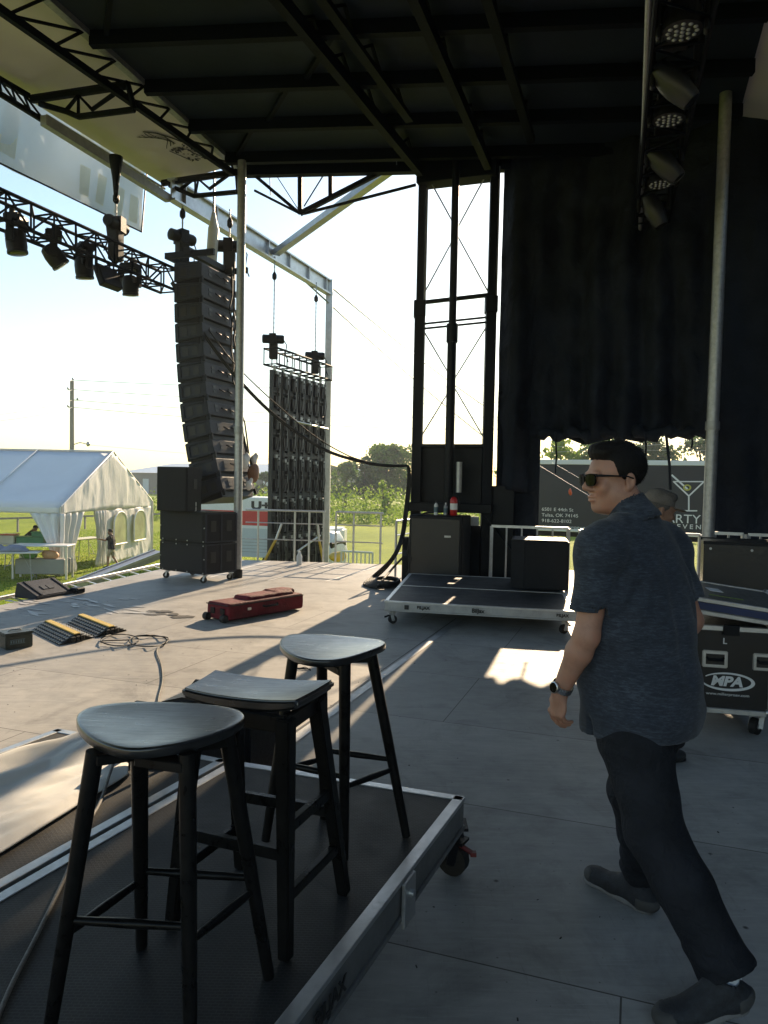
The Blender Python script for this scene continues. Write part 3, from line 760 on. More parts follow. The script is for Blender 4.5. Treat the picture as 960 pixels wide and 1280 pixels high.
# ------------------------------------------------------------------ poles and outrigger beam
def pole(name, label, p, q, r, mt, n=14):
    t = thing(name, label, 'pole', tuple(p)); m = MB(); m.tube([p, q], r, n); m.build('shaft', M[mt], t, True, 50)
    m = MB(); m.lathe([(r * 1.25, 0), (r * 1.25, .14), (r * 1.02, .15)], 14); m.build('foot_sleeve', M['black_metal'], t, smooth=40)
    m = MB(); m.lathe([(r * 1.12, .0), (r * 1.15, .02), (r * 1.15, .1), (r * 1.12, .12)], 14, Matrix.Translation((q - p) * .35)); m.build('collar', M['alu_dull'], t, smooth=40)
    return t
pb = P(296.5, 722); pole('roof_pole', 'tall grey roof pole beside the stacked subwoofers', pb, Vector((pb.x, pb.y, RZ - .15)), .07, 'galv')
pq = D(889, 560, 10.2); pole('roof_pole', 'thick grey pole in front of the black curtain at right', Vector((pq.x, pq.y, 0)), Vector((pq.x + .02, pq.y, RZ)), .082, 'galv')
def outrigger():
    a, b = P(214, 236, 6.55), P(412, 360, 6.55)
    t = thing('outrigger_beam', 'long silver aluminium beam with end post holding the video wall outside the stage', 'beam', (b.x, b.y, GZ))
    m = MB(); m.beam(a, b, .03, .34); m.beam(a + Z * .17, b + Z * .17, .16, .035); m.beam(a - Z * .17, b - Z * .17, .16, .035)
    d = (b - a)
    for k in range(7): q = a + d * (.05 + k * .15); m.beam(q - Z * .15, q + Z * .15, .15, .02, up=U)
    m.build('girder', M['alu'], t, True)
    m = MB(); m.beam(Vector((b.x, b.y, GZ)), b + Z * .2, .17); m.build('post', M['alu'], t, True, bevel=.01)
    m = MB(); m.beam(Vector((b.x, b.y, GZ + 1.8)), Vector((b.x, b.y, GZ + 4.2)), .2); m.build('post_sleeve', M['alu'], t, True, bevel=.01)
    m = MB(); m.beam(P(345, 316, 6.55), P(500, 203, 7.0), .15, .12); m.build('brace', M['alu'], t, True)
    return a, b
oa, ob = outrigger()
wire(D(345, 318, (oa.lerp(ob, .66)).y), D(610, 550, 30), .12, .022, 'guy_wire', 'steel guy wire from the middle of the silver beam down behind the tower', 'guy wires', 'galv')
wire(D(413, 358, ob.y), D(612, 512, 30), .10, .022, 'guy_wire', 'steel guy wire from the end post of the silver beam down behind the tower', 'guy wires', 'galv')
# ------------------------------------------------------------------ roof tower
TL = D(520, 600, 12.6); TL.z = 0; TR = TL + V * 1.22; TC = D(561, 600, 12.15); TC.z = 0
TB = TL + U * 1.1
def tower():
    t = thing('support_tower', 'black steel roof tower with two legs, a centre mast and cross cables', 'tower', tuple(TL.lerp(TR, .5)))
    for p in (TL, TR):
        m = MB(); m.beam(p, p + Z * 4.55, .165, .165); m.build('leg', M['black_metal'], t, True, bevel=.012)
        m = MB(); m.beam(p + Z * 4.55, p + Z * (RZ - .1), .125, .125); m.build('leg', M['black_metal'], t, True, bevel=.012)
        m = MB(); m.beam(p + U * .10 + V * .05, p + U * .10 + V * .05 + Z * (RZ - .15), .05, .05); m.build('guide_rail', M['galv'], t, True)
        m = MB(); m.beam(p + Z * 4.45, p + Z * 4.72, .20, .20); m.build('leg_collar', M['black_metal'], t, True, bevel=.01)
    m = MB(); m.tube([TC, TC + Z * 4.2], .075, 12); m.tube([TC + Z * 4.2, TC + Z * (RZ + .0)], .062, 12); m.tube([TC + Z * 3.95, TC + Z * 4.25], .095, 12)
    m.build('mast', M['black_metal'], t, True, 40)
    for z in (4.72, 4.36, 4.28):
        m = MB(); m.beam(TL + Z * (z - .03), TR + Z * (z + .03), .06 if z > 4.5 else .03, .06 if z > 4.5 else .03); m.build('crossbar', M['black_metal'], t, True)
    e = -U * .02
    m = MB()
    for z0, z1 in ((2.3, 4.35), (4.7, 6.95)):
        for k, (a, b) in enumerate(((TL, TR), (TR, TL))): 
            off = U * (.03 * k)
            mid = a.lerp(b, .52)
            m.tube([a + e + off + Z * z0, mid + e + off + Z * (z0 + z1) * .5, a + e + off + Z * z1], .013, 5)
    m.build('cross_cable', M['galv'], t, True)
    m = MB(); m.box((0, 0, 0), (1.22, .04, .98), rot_to(V, U, Z, TL.lerp(TR, .5) + U * .09 + Z * 1.78)); m.build('back_panel', M['black_metal'], t, True)
    m = MB(); m.beam(TL - V * .12 + Z * 1.24 - U * .12, TR + V * .12 + Z * 1.24 - U * .12, .14, .15); m.build('ledge', M['black_metal'], t, True, bevel=.008)
    m = MB(); m.beam(TL - V * .08 + Z * 2.28, TR + V * .08 + Z * 2.28, .12, .05); m.build('panel_cap', M['black_metal'], t, True)
    for p in (TL + V * .16, TR - V * .16):
        m = MB(); m.box((0, 0, 0), (.13, .02, .15), rot_to(V, U, Z, p + Z * 1.03 - U * .1)); m.build('label_plate', M['alu_dull'], t, True)
    m = MB(); m.tube([TC + V * .17 + Z * 1.5, TC + V * .17 + Z * 2.0], .05, 10); m.build('hydraulic_ram', M['galv'], t, True, 40)
    m = MB(); m.box((0, 0, 0), (1.1, .05, .9), rot_to(V, U, Z, TL.lerp(TR, .5) + U * .1 + Z * .5)); m.build('lower_panel', M['black_metal'], t, True)
    m = MB(); m.box((0, 0, 0), (.42, .03, 1.62), rot_to(V, U, Z, TR + V * .24 + U * .04 + Z * .81)); m.build('side_panel', M['black_metal'], t, True)  # panel added to keep the sun out of the slit beside the curtain
    m = MB(); m.beam(TR - U * .1 + Z * 1.1, TR + V * .5 - U * .1 + Z * .5, .06, .03); m.build('brace', M['black_metal'], t, True)
    # header box between the legs at roof level, with chain blocks
    m = MB(); m.box((0, 0, 0), (1.34, .34, .42), rot_to(V, U, Z, TL.lerp(TR, .5) + Z * (RZ - .16))); m.build('header', M['black_truss'], t, True, bevel=.01)
tower()
def cabinet():
    c = D(550, 680, 11.75); c.z = 0
    t = thing('power_cabinet', 'tall black power cabinet behind the rolling riser', 'cabinet', tuple(c), -A)
    m = MB(); m.box((0, 0, .57), (.86, .6, 1.14)); m.build('body', M['black_metal'], t, bevel=.015)
    m = MB(); m.box((0, -.307, .6), (.78, .012, .98)); m.build('front_panel', M['case_black'], t, bevel=.004)
    m = MB(); m.tube([(-.43, -.2, .0), (-.46, -.22, .6), (-.40, -.22, 1.1), (-.2, -.1, 1.17), (.02, .1, 1.19)], .018, 7); m.build('power_cable', M['rubber'], t, smooth=60)
    m = MB(); m.box((.2, -.316, .82), (.1, .01, .03)); m.build('latch', M['galv'], t)
    return t, c
cab, cabc = cabinet()
def bottle(name, label, cat, px, body, cap_m, h, r):
    loc = D(px, 640, 11.62); loc.z = 1.142
    t = thing(name, label, cat, tuple(loc))
    m = MB(); m.lathe([(r * .96, 0), (r, .012), (r, h * .68), (r * .5, h * .8), (r * .34, h * .84)], 16); m.build('body', body, t, smooth=40)
    m = MB(); m.lathe([(r * .45, h * .84), (r * .45, h * .95), (r * .25, h)], 12); m.build('cap', cap_m, t, smooth=40)
    m = MB(); m.lathe([(r * 1.012, h * .2), (r * 1.012, h * .55)], 16); m.build('label', M['grey_print'], t, smooth=40)
bottle('spray_can', 'white spray can on the black cabinet, left of the others', 'can', 545, M['white_plastic'], M['black_print'], .23, .033)
bottle('spray_can', 'slim grey spray can next to the fire extinguisher', 'can', 557, M['alu_dull'], M['white_plastic'], .2, .03)
def extinguisher():
    loc = D(567, 640, 11.6); loc.z = 1.142
    t = thing('fire_extinguisher', 'red fire extinguisher standing on the black cabinet', 'extinguisher', tuple(loc))
    m = MB(); m.lathe([(.05, 0), (.058, .015), (.058, .24), (.045, .275), (.02, .295)], 18); m.build('cylinder', M['ext_red'], t, smooth=40)
    m = MB(); m.lathe([(.0588, .09), (.0588, .19)], 18); m.build('instruction_label', M['white_print'], t, smooth=40)
    m = MB(); m.cyl((0, 0, .29), (0, 0, .33), .018); m.beam((0, 0, .33), (-.1, -.01, .36), .02, .012); m.beam((0, 0, .315), (-.09, -.01, .30), .018, .01); m.build('valve_handle', M['black_plastic'] if 'black_plastic' in M else M['plastic'], t)
    m = MB(); m.tube([(.02, 0, .31), (.07, 0, .29), (.085, 0, .2), (.07, -.01, .1)], .011, 7); m.build('hose', M['rubber'], t, smooth=60)
extinguisher()
def small_can():
    loc = D(606, 620, 12.2); loc.z = 1.32
    t = thing('water_bottle', 'clear water bottle on the tower ledge beside the curtain', 'bottle', (loc.x, loc.y, 1.316))
    m = MB(); m.lathe([(.03, 0), (.034, .01), (.034, .15), (.015, .2)], 14); m.build('body', M['grey_paint'], t, smooth=40)
    m = MB(); m.lathe([(.016, .2), (.016, .225)], 12); m.build('cap', M['white_plastic'], t)
small_can()
# ------------------------------------------------------------------ curtains
def curtain(name, label, pts, z0, z1, seed, fold=.05, step=.05, hem=None, gath=None, pinch=0, lean=0.0):
    """hanging cloth along the ground polyline pts, bottom z0 (or hem(s)), top z1"""
    seg = [(pts[i + 1] - pts[i]).length for i in range(len(pts) - 1)]; L = sum(seg); n = int(L / step) + 1; nz = 64
    vs, fs = [], []; r = random.Random(seed); ph = [r.uniform(0, 6.3) for _ in range(8)]; fq = [r.uniform(3.2, 15) for _ in range(8)]
    for i in range(n + 1):
        s = L * i / n; a = s; k = 0
        while k < len(seg) - 1 and a > seg[k]: a -= seg[k]; k += 1
        d = (pts[k + 1] - pts[k]).normalized(); p = pts[k] + d * a; nn = Vector((d.y, -d.x, 0))
        lo = hem(s / L) if hem else z0
        for j in range(nz + 1):
            f = j / nz; z = lo + (z1 - lo) * f; amp = fold * (1.15 - .75 * f)
            o = sum(sin(fq[q] * s + ph[q] + .8 * sin(1.3 * z + q)) for q in range(8)) / 3.2 * amp
            o += fold * (.9 * noise.noise(Vector((s * 1.3, z * .7, seed))) + .55 * noise.noise(Vector((s * 2.1 + z * 1.6, z * 1.3, seed + 9))) + .35 * noise.noise(Vector((s * 5 - z * 3, z * 3.1 + s * 2, seed + 4))))
            x = p + nn * o + d * (pinch * sin(z * 2.1 + seed) * f)
            vs.append((x.x, x.y, z))
    for i in range(n):
        for j in range(nz):
            a = i * (nz + 1) + j; fs.append((a, a + nz + 1, a + nz + 2, a + 1))
    m = MB(); m.v, m.f = vs, fs; o = m.build(name, M['curtain'], smooth=180)
    so_ = o.modifiers.new('thickness', 'SOLIDIFY'); so_.thickness = .012
    return tag(o, label, 'curtain', 'black stage curtains')
c0 = D(620.5, 600, 12.35); c0.z = 0; c1 = D(673, 600, 12.2); c1.z = 0
c2 = D(887, 600, 11.0); c2.z = 0; c3 = D(1040, 600, 10.4); c3.z = 0
hz = D(780, 546, 11.6).z
curtain('stage_curtain', 'narrow floor length black curtain between the tower and the opening', [c0, c1 + V * .02], .02, 3.2, 3, .045)
curtain('stage_curtain', 'huge black backdrop curtain hanging above the opening with its hem bunched up', [c0 - U * .06, c1 - U * .06, c2 - U * .05], hz, RZ + .3, 5, .15, .04, hem=lambda f: hz - .03 + (.06 * sin(f * 9) + .05 * sin(f * 23 + 1)) + (-.9 if f < .16 else 0) * 1.0)
curtain('stage_curtain', 'black curtain hanging to the floor at the right border behind the grey pole', [c2 + V * .02, c3, c3 + V * 3.2 - U * .2], .02, RZ + .3, 8, .07)
def hem_roll():
    m = MB(); r = random.Random(2); pts, rs = [], []
    for i in range(40):
        f = i / 39; p = c1.lerp(c2, f) - U * .08; pts.append((p.x, p.y, hz + .04 + .03 * sin(i * .9) + r.uniform(-.02, .02))); rs.append(.075 + .03 * sin(i * 1.7) + r.uniform(0, .02))
    m.tube(pts, rs, 9); o = m.build('rolled_curtain_hem', M['curtain'], smooth=180); tag(o, 'lumpy rolled up hem of black cloth along the top of the opening', 'curtain')
hem_roll()
for i, (px, yb) in enumerate(((694, 592), (806, 573), (835, 612), (864, 560))):
    a = D(px - 3 * (i == 2), 548, 11.3); b = D(px + 3 * (i == 2), yb, 11.3); m = MB()
    m.tube([a + Z * .1, a.lerp(b, .5) + V * .02, b], .022 if i == 2 else .014, 6)
    tag(m.build('curtain_tie', M['curtain'], smooth=60), ['short black tie strap hanging at the left end of the opening', 'short black tie strap hanging just right of the dark haired man', 'long thick black strap hanging beside the cocktail glass emblem', 'short black tie strap above the cocktail glass emblem'][i], 'strap', 'straps under the rolled hem')
# unseen side drape, added out of frame to block light from the right
curtain('unseen_side_drape', 'unseen black side drape added to block light from the right', [c3 + V * 3.2 - U * .2, c3 + V * 3.4 - U * 9, c3 + V * 3.2 - U * 16], .02, RZ + .2, 12, .08, .12)
# ------------------------------------------------------------------ railings
def railing(label, p, q, n, h=1.02, mids=2, r=.022, posts=None, group='silver guard rails'):
    t = thing('guard_rail', label, 'railing', tuple(p.lerp(q, .5)), 0, group); d = (q - p)
    m = MB(); m.tube([p + Z * h, q + Z * h], r, 8); m.build('top_rail', M['alu'], t, True, 50)
    for k in range(mids): m = MB(); z = h * (k + 1) / (mids + 1) + .08; m.tube([p + Z * z, q + Z * z], r * .6, 6); m.build('mid_rail', M['alu'], t, True, 50)
    for k in range(n): s = p + d * (k / (n - 1) if posts is None else posts[k]); m = MB(); m.tube([s - Z * .15, s + Z * h], r * .95, 8); m.build('post', M['alu'], t, True, 50)
    return t
ra0, ra1 = P(324, 699), P(412, 702); rd = (ra1 - ra0).normalized()
railing('silver guard rail in front of the hanging video wall', ra0 - rd * .3, ra1 - rd * .1, 4, posts=(.16, .62, .80, .98))
railing('silver guard rail between the silver post and the coiled cables', ra1 + rd * .12, P(478, 705), 3, posts=(.0, .38, .95))
railing('short silver guard rail left of the black tower', P(494, 722) , P(515, 716), 2, h=.98)
rb0, rb1 = P(617, 716) , P(712, 720); 
def bar_rail(label, p, q, n, h):
    t = thing('guard_rail', label, 'railing', tuple(p.lerp(q, .5)), 0, 'silver guard rails'); d = q - p
    m = MB(); m.beam(p + Z * h, q + Z * h, .05, .04); m.build('top_rail', M['alu'], t, True)
    m = MB(); m.beam(p + Z * .12, q + Z * .12, .04, .04); m.build('bottom_rail', M['alu'], t, True)
    for k in range(n): s = p + d * (k / (n - 1)); m = MB(); m.beam(s, s + Z * h, .05 if k in (0, n - 1) else .025); m.build('baluster', M['alu'], t, True)
Yr = 11.9
def gp(px, Y): q = D(px, 650, Y); q.z = 0; return q
bar_rail('silver guard rail behind the black speaker on the riser', gp(619, 12.0) - U * .3, gp(713, 11.7) - U * .3, 6, .98)
bar_rail('silver guard rail across the opening behind the two men', gp(726, 11.9), gp(876, 11.3), 8, .93)
bar_rail('silver guard rail in front of the right curtain, left of its gap', gp(893, 10.2), gp(930, 10.05), 3, 1.03)
bar_rail('silver guard rail at the right border in front of the curtain', gp(936, 10.0), gp(1000, 9.8), 5, 1.03)
# ------------------------------------------------------------------ hoists
def hoist(label, c, top, s=1.0, rz=0.0, bag=.42):
    """c: centre of the motor body; chain goes up to height top"""
    t = thing('chain_hoist', label, 'hoist', tuple(c), rz, 'electric chain hoists')
    m = MB(); m.tube([(-.26 * s, 0, 0), (-.24 * s, 0, 0), (.20 * s, 0, 0), (.24 * s, 0, 0)], [.07 * s, .10 * s, .10 * s, .085 * s], 14); m.box((-.02, 0, 0), (.16 * s, .24 * s, .23 * s)); m.build('motor_body', M['plastic'], t, smooth=40)
    m = MB(); m.prism([(-.10 * s, -.09 * s), (.10 * s, -.09 * s), (.10 * s, .09 * s), (-.10 * s, .09 * s)], -(bag + .1) * s, -.09 * s); m.build('chain_bag', M['rubber'], t, bevel=.02 * s, seg=2)
    m = MB(); m.tube([(.0, 0, .1 * s), (.0, 0, top - c.z)], .012, 6)
    for k in range(int((top - c.z) / .05)): m.box((0, 0, .1 + k * .05), (.03 if k % 2 else .014, .014 if k % 2 else .03, .04))
    m.build('lifting_chain', M['galv'], t)
    m = MB(); m.lathe([(.02, .12 * s), (.05, .16 * s), (.05, .24 * s), (.02, .3 * s)], 10, Matrix.Translation((0, 0, max(.2, top - c.z - .55)))); m.build('hook_block', M['black_metal'], t, smooth=40)
    m = MB(); m.tube([(.22 * s, 0, 0), (.3 * s, .02, -.12 * s), (.27 * s, .03, -.32 * s), (.34 * s, 0, -.5 * s)], .012, 6); m.build('control_cable', M['rubber'], t, smooth=60)
    return t
# ------------------------------------------------------------------ line array
def line_array():
    top = P(229, 338, 5.05); base = Vector((top.x, top.y, 0)); base = D(258, 338, 13.0); base.z = 0
    t = thing('line_array', 'tall curved line array of charcoal speaker boxes hanging beside the stage', 'line array', tuple(base), -A)
    ztop = D(250, 338, 13.0).z; n = 12; pitch = 0.0; y = 0.0; z = ztop; hb = .333; x = 0
    m0 = MB()
    W_, Dp = 1.10, .52
    gm = MB(); gm.beam((-.45, -.55, ztop + .12), (.5, -.55, ztop + .12), .05, .1); gm.beam((-.45, .55, ztop + .12), (.5, .55, ztop + .12), .05, .1); gm.beam((.0, -.6, ztop + .17), (.0, .6, ztop + .17), .12, .1); gm.beam((-.4, -.55, ztop + .1), (-.4, .55, ztop + .1), .05, .08)
    gm.build('flying_frame', M['black_metal'], t)
    for k in range(n):
        ang = R(1.05 * k + (.20 * max(0, k - 5) ** 1.9))          # each box tilts a little more towards the ground
        Mx = Matrix.Translation((x, 0, z)) @ Matrix.Rotation(-ang, 4, 'Y')
        b = MB()
        # wedge section: front (x -) taller than back; x is towards the stage
        d0, d1 = -.26, .26
        pr = [(d0, -.006), (d1 - .01, -.034), (d1, -.044), (d1, -hb + .074), (d1 - .01, -hb + .064), (d0, -hb + .010)]
        vs = [(px_, -W_ / 2, pz) for px_, pz in pr] + [(px_, W_ / 2, pz) for px_, pz in pr]; q = len(pr)
        b.add(vs, [tuple(range(q)), tuple(range(2 * q - 1, q - 1, -1))] + [(i, (i + 1) % q, q + (i + 1) % q, q + i) for i in range(q)], Mx)
        for s_ in (-1, 1):
            b.box((.0, s_ * (W_ / 2 + .006), -.05), (.40, .02, .03), Mx); b.box((.0, s_ * (W_ / 2 + .006), -hb + .06), (.40, .02, .03), Mx); b.box((d0 + .05, s_ * (W_ / 2 + .006), -hb / 2), (.03, .02, hb - .08), Mx)
        b.cur = 1; b.box((-.02, 0, -hb / 2 - .02), (.44, W_ - .05, hb + .05), Mx)
        bo = b.build('speaker_cabinet', M['speaker_grey'], t, bevel=.005, mat2=M['plastic'])
        for yy in (-.28, .26):
            for dz in (-.105, -.175): h = MB(); h.box((d1 + .001, yy * .95 - .02, dz), (.012, .10, .05), Mx); h.build('connector_recess', M['black_print'], bo)
        for xx in (-.09, .10): h = MB(); h.box((xx, -(W_ / 2 + .001), -.165), (.11, .008, .13), Mx); h.build('handle_recess', M['black_print'], bo)
        for yy in (-.12, .12): h = MB(); h.tube([Mx @ Vector((d1 + .03, yy - .05, -.13)), Mx @ Vector((d1 + .05, yy, -.15)), Mx @ Vector((d1 + .035, yy + .1, -.16))], .014, 6); h.build('cable_plug', M['plastic'], bo, smooth=60)
        f = MB(); f.box((d0 - .012, 0, -hb / 2), (.02, W_ - .02, hb - .03), Mx); f.build('front_grille', M['grille'], bo)
        for s_ in (-1, 1): r = MB(); r.box((d1 - .01, s_ * (W_ / 2 - .02), -hb + .03), (.05, .03, .11), Mx); r.build('rigging_link', M['black_metal'], bo)
        e = Mx @ Vector((0, 0, -hb)); x, z = e.x, e.z
    zb = z; xb = x
    # cable loom down the back
    cb = MB(); r_ = random.Random(5)
    for k in range(3):
        pts = []
        for i in range(16):
            f = i / 15; zz = ztop + .1 + (zb - ztop + .25) * f; pts.append((.34 + (xb) * f ** 2.4 + r_.uniform(-.015, .03), .22 + .05 * k + r_.uniform(-.05, .05), zz))
        cb.tube(pts, .014, 6)
    cb.build('cable_loom', M['rubber'], t, smooth=60)
    for k, (lx, ly, lz, mt, rr) in enumerate(((.30, .10, .62, 'white_plastic', .10), (.36, .30, .42, 'leather', .13), (.30, .42, .66, 'white_plastic', .08), (.42, .05, .22, 'white_plastic', .07))):
        s = SDF((-.2, -.2, -.2), (.2, .2, .25), .016); s.ell((0, 0, 0), (rr * .7, rr, rr * 1.25), k=0); s.ell((.02, .05, .08), (rr * .5, rr * .6, rr * .8), k=.03)
        X, Y, Zz = s.grid(); s.d += .016 * wrinkle(X, Y, Zz, k, lo=25, hi=60)
        o = s.build('cable_bag' if mt == 'leather' else 'cable_wrap', M[mt], t, 1); o.location = (xb + lx - .05, ly, zb + lz)
    return t, ztop
pa, paz = line_array()
pw = Vector(pa.location)
hoist('chain hoist above the hanging line array, left of the grey roof pole', D(228, 297, 13.0) , P(231, 250, 6.5).z, 1.0, -A + R(70), .40)
hoist('chain hoist just left of the grey roof pole with a tilted motor', D(287, 308, 13.6), 6.5, 1.05, -A + R(25), .55)
def wrapped_tube():
    a, b = D(267, 276, 13.4), D(264, 335, 13.4); t = thing('wrapped_tube', 'pale plastic wrapped tube hanging from the silver beam above the line array', 'tube', tuple(b))
    m = MB(); m.tube([a + Z * .15, a, a - Z * .15, b + Z * .1, b], [.03, .06, .10, .10, .09], 12); m.build('wrap', M['white_plastic'], t, True, 60)
    m = MB(); m.tube([a + Z * .9, a + Z * .1], .02, 6); m.build('hanger', M['galv'], t, True)
wrapped_tube()
# ------------------------------------------------------------------ video wall
def video_wall():
    a, b = D(336, 600, 16.0), D(403, 600, 18.35); a.z = b.z = 0; d = (b - a); L = d.length; d.normalize(); n = Vector((d.y, -d.x, 0))
    rz = math.atan2(d.y, d.x)
    zt = D(336, 462, 16.0).z; ncol, nrow = 7, 5; pw_, ph = L / ncol, .905
    t = thing('video_wall', 'hanging video wall seen from behind, a dark lattice of panel frames', 'video wall', tuple(a.lerp(b, .5)), rz)
    def panel():
        m = MB(); w2, h2 = pw_ / 2 + .001, ph / 2 + .001
        for s_ in (-1, 1): m.box((s_ * (w2 - .02), -.03, 0), (.04, .07, 2 * h2)); m.box((0, -.03, s_ * (h2 - .02)), (2 * w2 - .08, .07, .04))
        m.box((0, .012, 0), (2 * w2, .012, 2 * h2)); m.box((0, -.035, .0), (2 * w2 - .08, .05, .03)); m.box((.0, -.06, .22), (.13, .06, .26)); m.box((.0, -.06, -.22), (.13, .06, .26))
        for zz in (-.36, .36): m.tube([(-.1, -.05, zz), (-.07, -.10, zz), (.07, -.10, zz), (.1, -.05, zz)], .011, 5)
        p = m.build('video_panel', mat('dark_grey_panel_frame', (.030, .032, .038), .5, .1, .4, 9, .2), None, origin=(0, 0, 0)); p.parent = t
        m = MB(); m.box((-.04, -.085, h2 - .05), (.10, .05, .07)); m.box((.05, -.10, h2 - .10), (.05, .03, .05)); m.box((.09, -.085, 0), (.012, .012, .6))
        q = m.build('connector_block', M['alu_dull'], p)
        m = MB(); m.tube([(-.05, -.1, h2 - .1), (-.09, -.13, .1), (-.05, -.12, -.2), (-.06, -.1, -h2 + .1)], .011, 5); m.tube([(.07, -.1, .2), (.10, -.12, -.1), (.05, -.1, -h2)], .009, 5)
        c = m.build('power_lead', M['rubber'], p, smooth=60)
        return p, q, c
    p, q, c = panel(); r = random.Random(8)
    for i in range(ncol):
        for j in range(nrow):
            loc = (-L / 2 + pw_ * (i + .5), 0, zt - ph * (j + .5))
            if i == j == 0: p.location = loc; continue
            o = p.copy(); COL.objects.link(o); o.parent = t; o.location = loc; 
            for ch in (q, c):
                e = ch.copy(); COL.objects.link(e); e.parent = o
                if ch is q and r.random() < .3: e.location = (r.uniform(-.03, .03), 0, r.uniform(-.1, 0))
    m = MB(); lattice(m, (-L / 2 - .05, -.03, zt + .28), (L / 2 + .05, -.03, zt + .28), .32, .34, 8, .024, wr=.014, diag=False)
    m.build('header_truss', M['black_truss'], t)
    m = MB()
    for i in range(ncol): m.box((-L / 2 + pw_ * (i + .5), 0, zt + .06), (.05, .05, .12))
    m.build('panel_clamp', M['galv'], t)
    m = MB(); m.tube([(-L / 2 + .75, -.2, zt - 1.05), (L / 2 - .15, -.2, zt - 1.1)], .025, 6); m.tube([(-L / 2 + .9, -.22, zt - 4.0), (L / 2 - .5, -.22, zt - 3.7)], .025, 6); m.build('brace_bar', M['alu'], t, smooth=60)
    m = MB(); m.tube([(-L / 2 + .3, -.18, zt - ph * 5), (-L / 2 + .2, -.18, zt)], .02, 6); m.tube([(-L / 2 + 1.0, -.18, zt - ph * 5), (-L / 2 + 1.0, -.18, zt)], .02, 6); m.tube([(L / 2 - .4, -.18, zt - ph * 5), (L / 2 - .3, -.18, zt)], .015, 6); m.build('cable_loom', M['rubber'], t, smooth=60)
    return a, b, d, zt
va, vb, vd, vz = video_wall()
va3, vb3 = P(343, 313, 6.5), P(393, 350, 6.5)
hoist('left chain hoist on top of the video wall', D(342, 424, 16.1), 6.4, .95, math.atan2(vd.y, vd.x) - R(60), .35)
hoist('right chain hoist on top of the video wall', D(394, 445, 18.0), 6.4, .95, math.atan2(vd.y, vd.x) - R(60), .35)
# ratchet straps at the foot of the video wall
for i, (pts, lb) in enumerate(((((328, 706), (345, 674), (352, 655)), 'yellow and silver ratchet strap at the left foot of the video wall'), (((404, 702), (399, 676), (397, 655)), 'yellow ratchet strap at the right foot of the video wall'))):
    m = MB(); q = [D(x, y, 15.75 if i == 0 else 16.2) for x, y in pts]; m.tube(q[:2], .03, 5); o = m.build('ratchet_strap', M['yellow'], None); tag(o, lb, 'strap')
    m = MB(); l = Vector(o.location); m.tube([q[1] - l, q[2] - l], .028, 6); m.build('strap_handle', M['alu'], o)
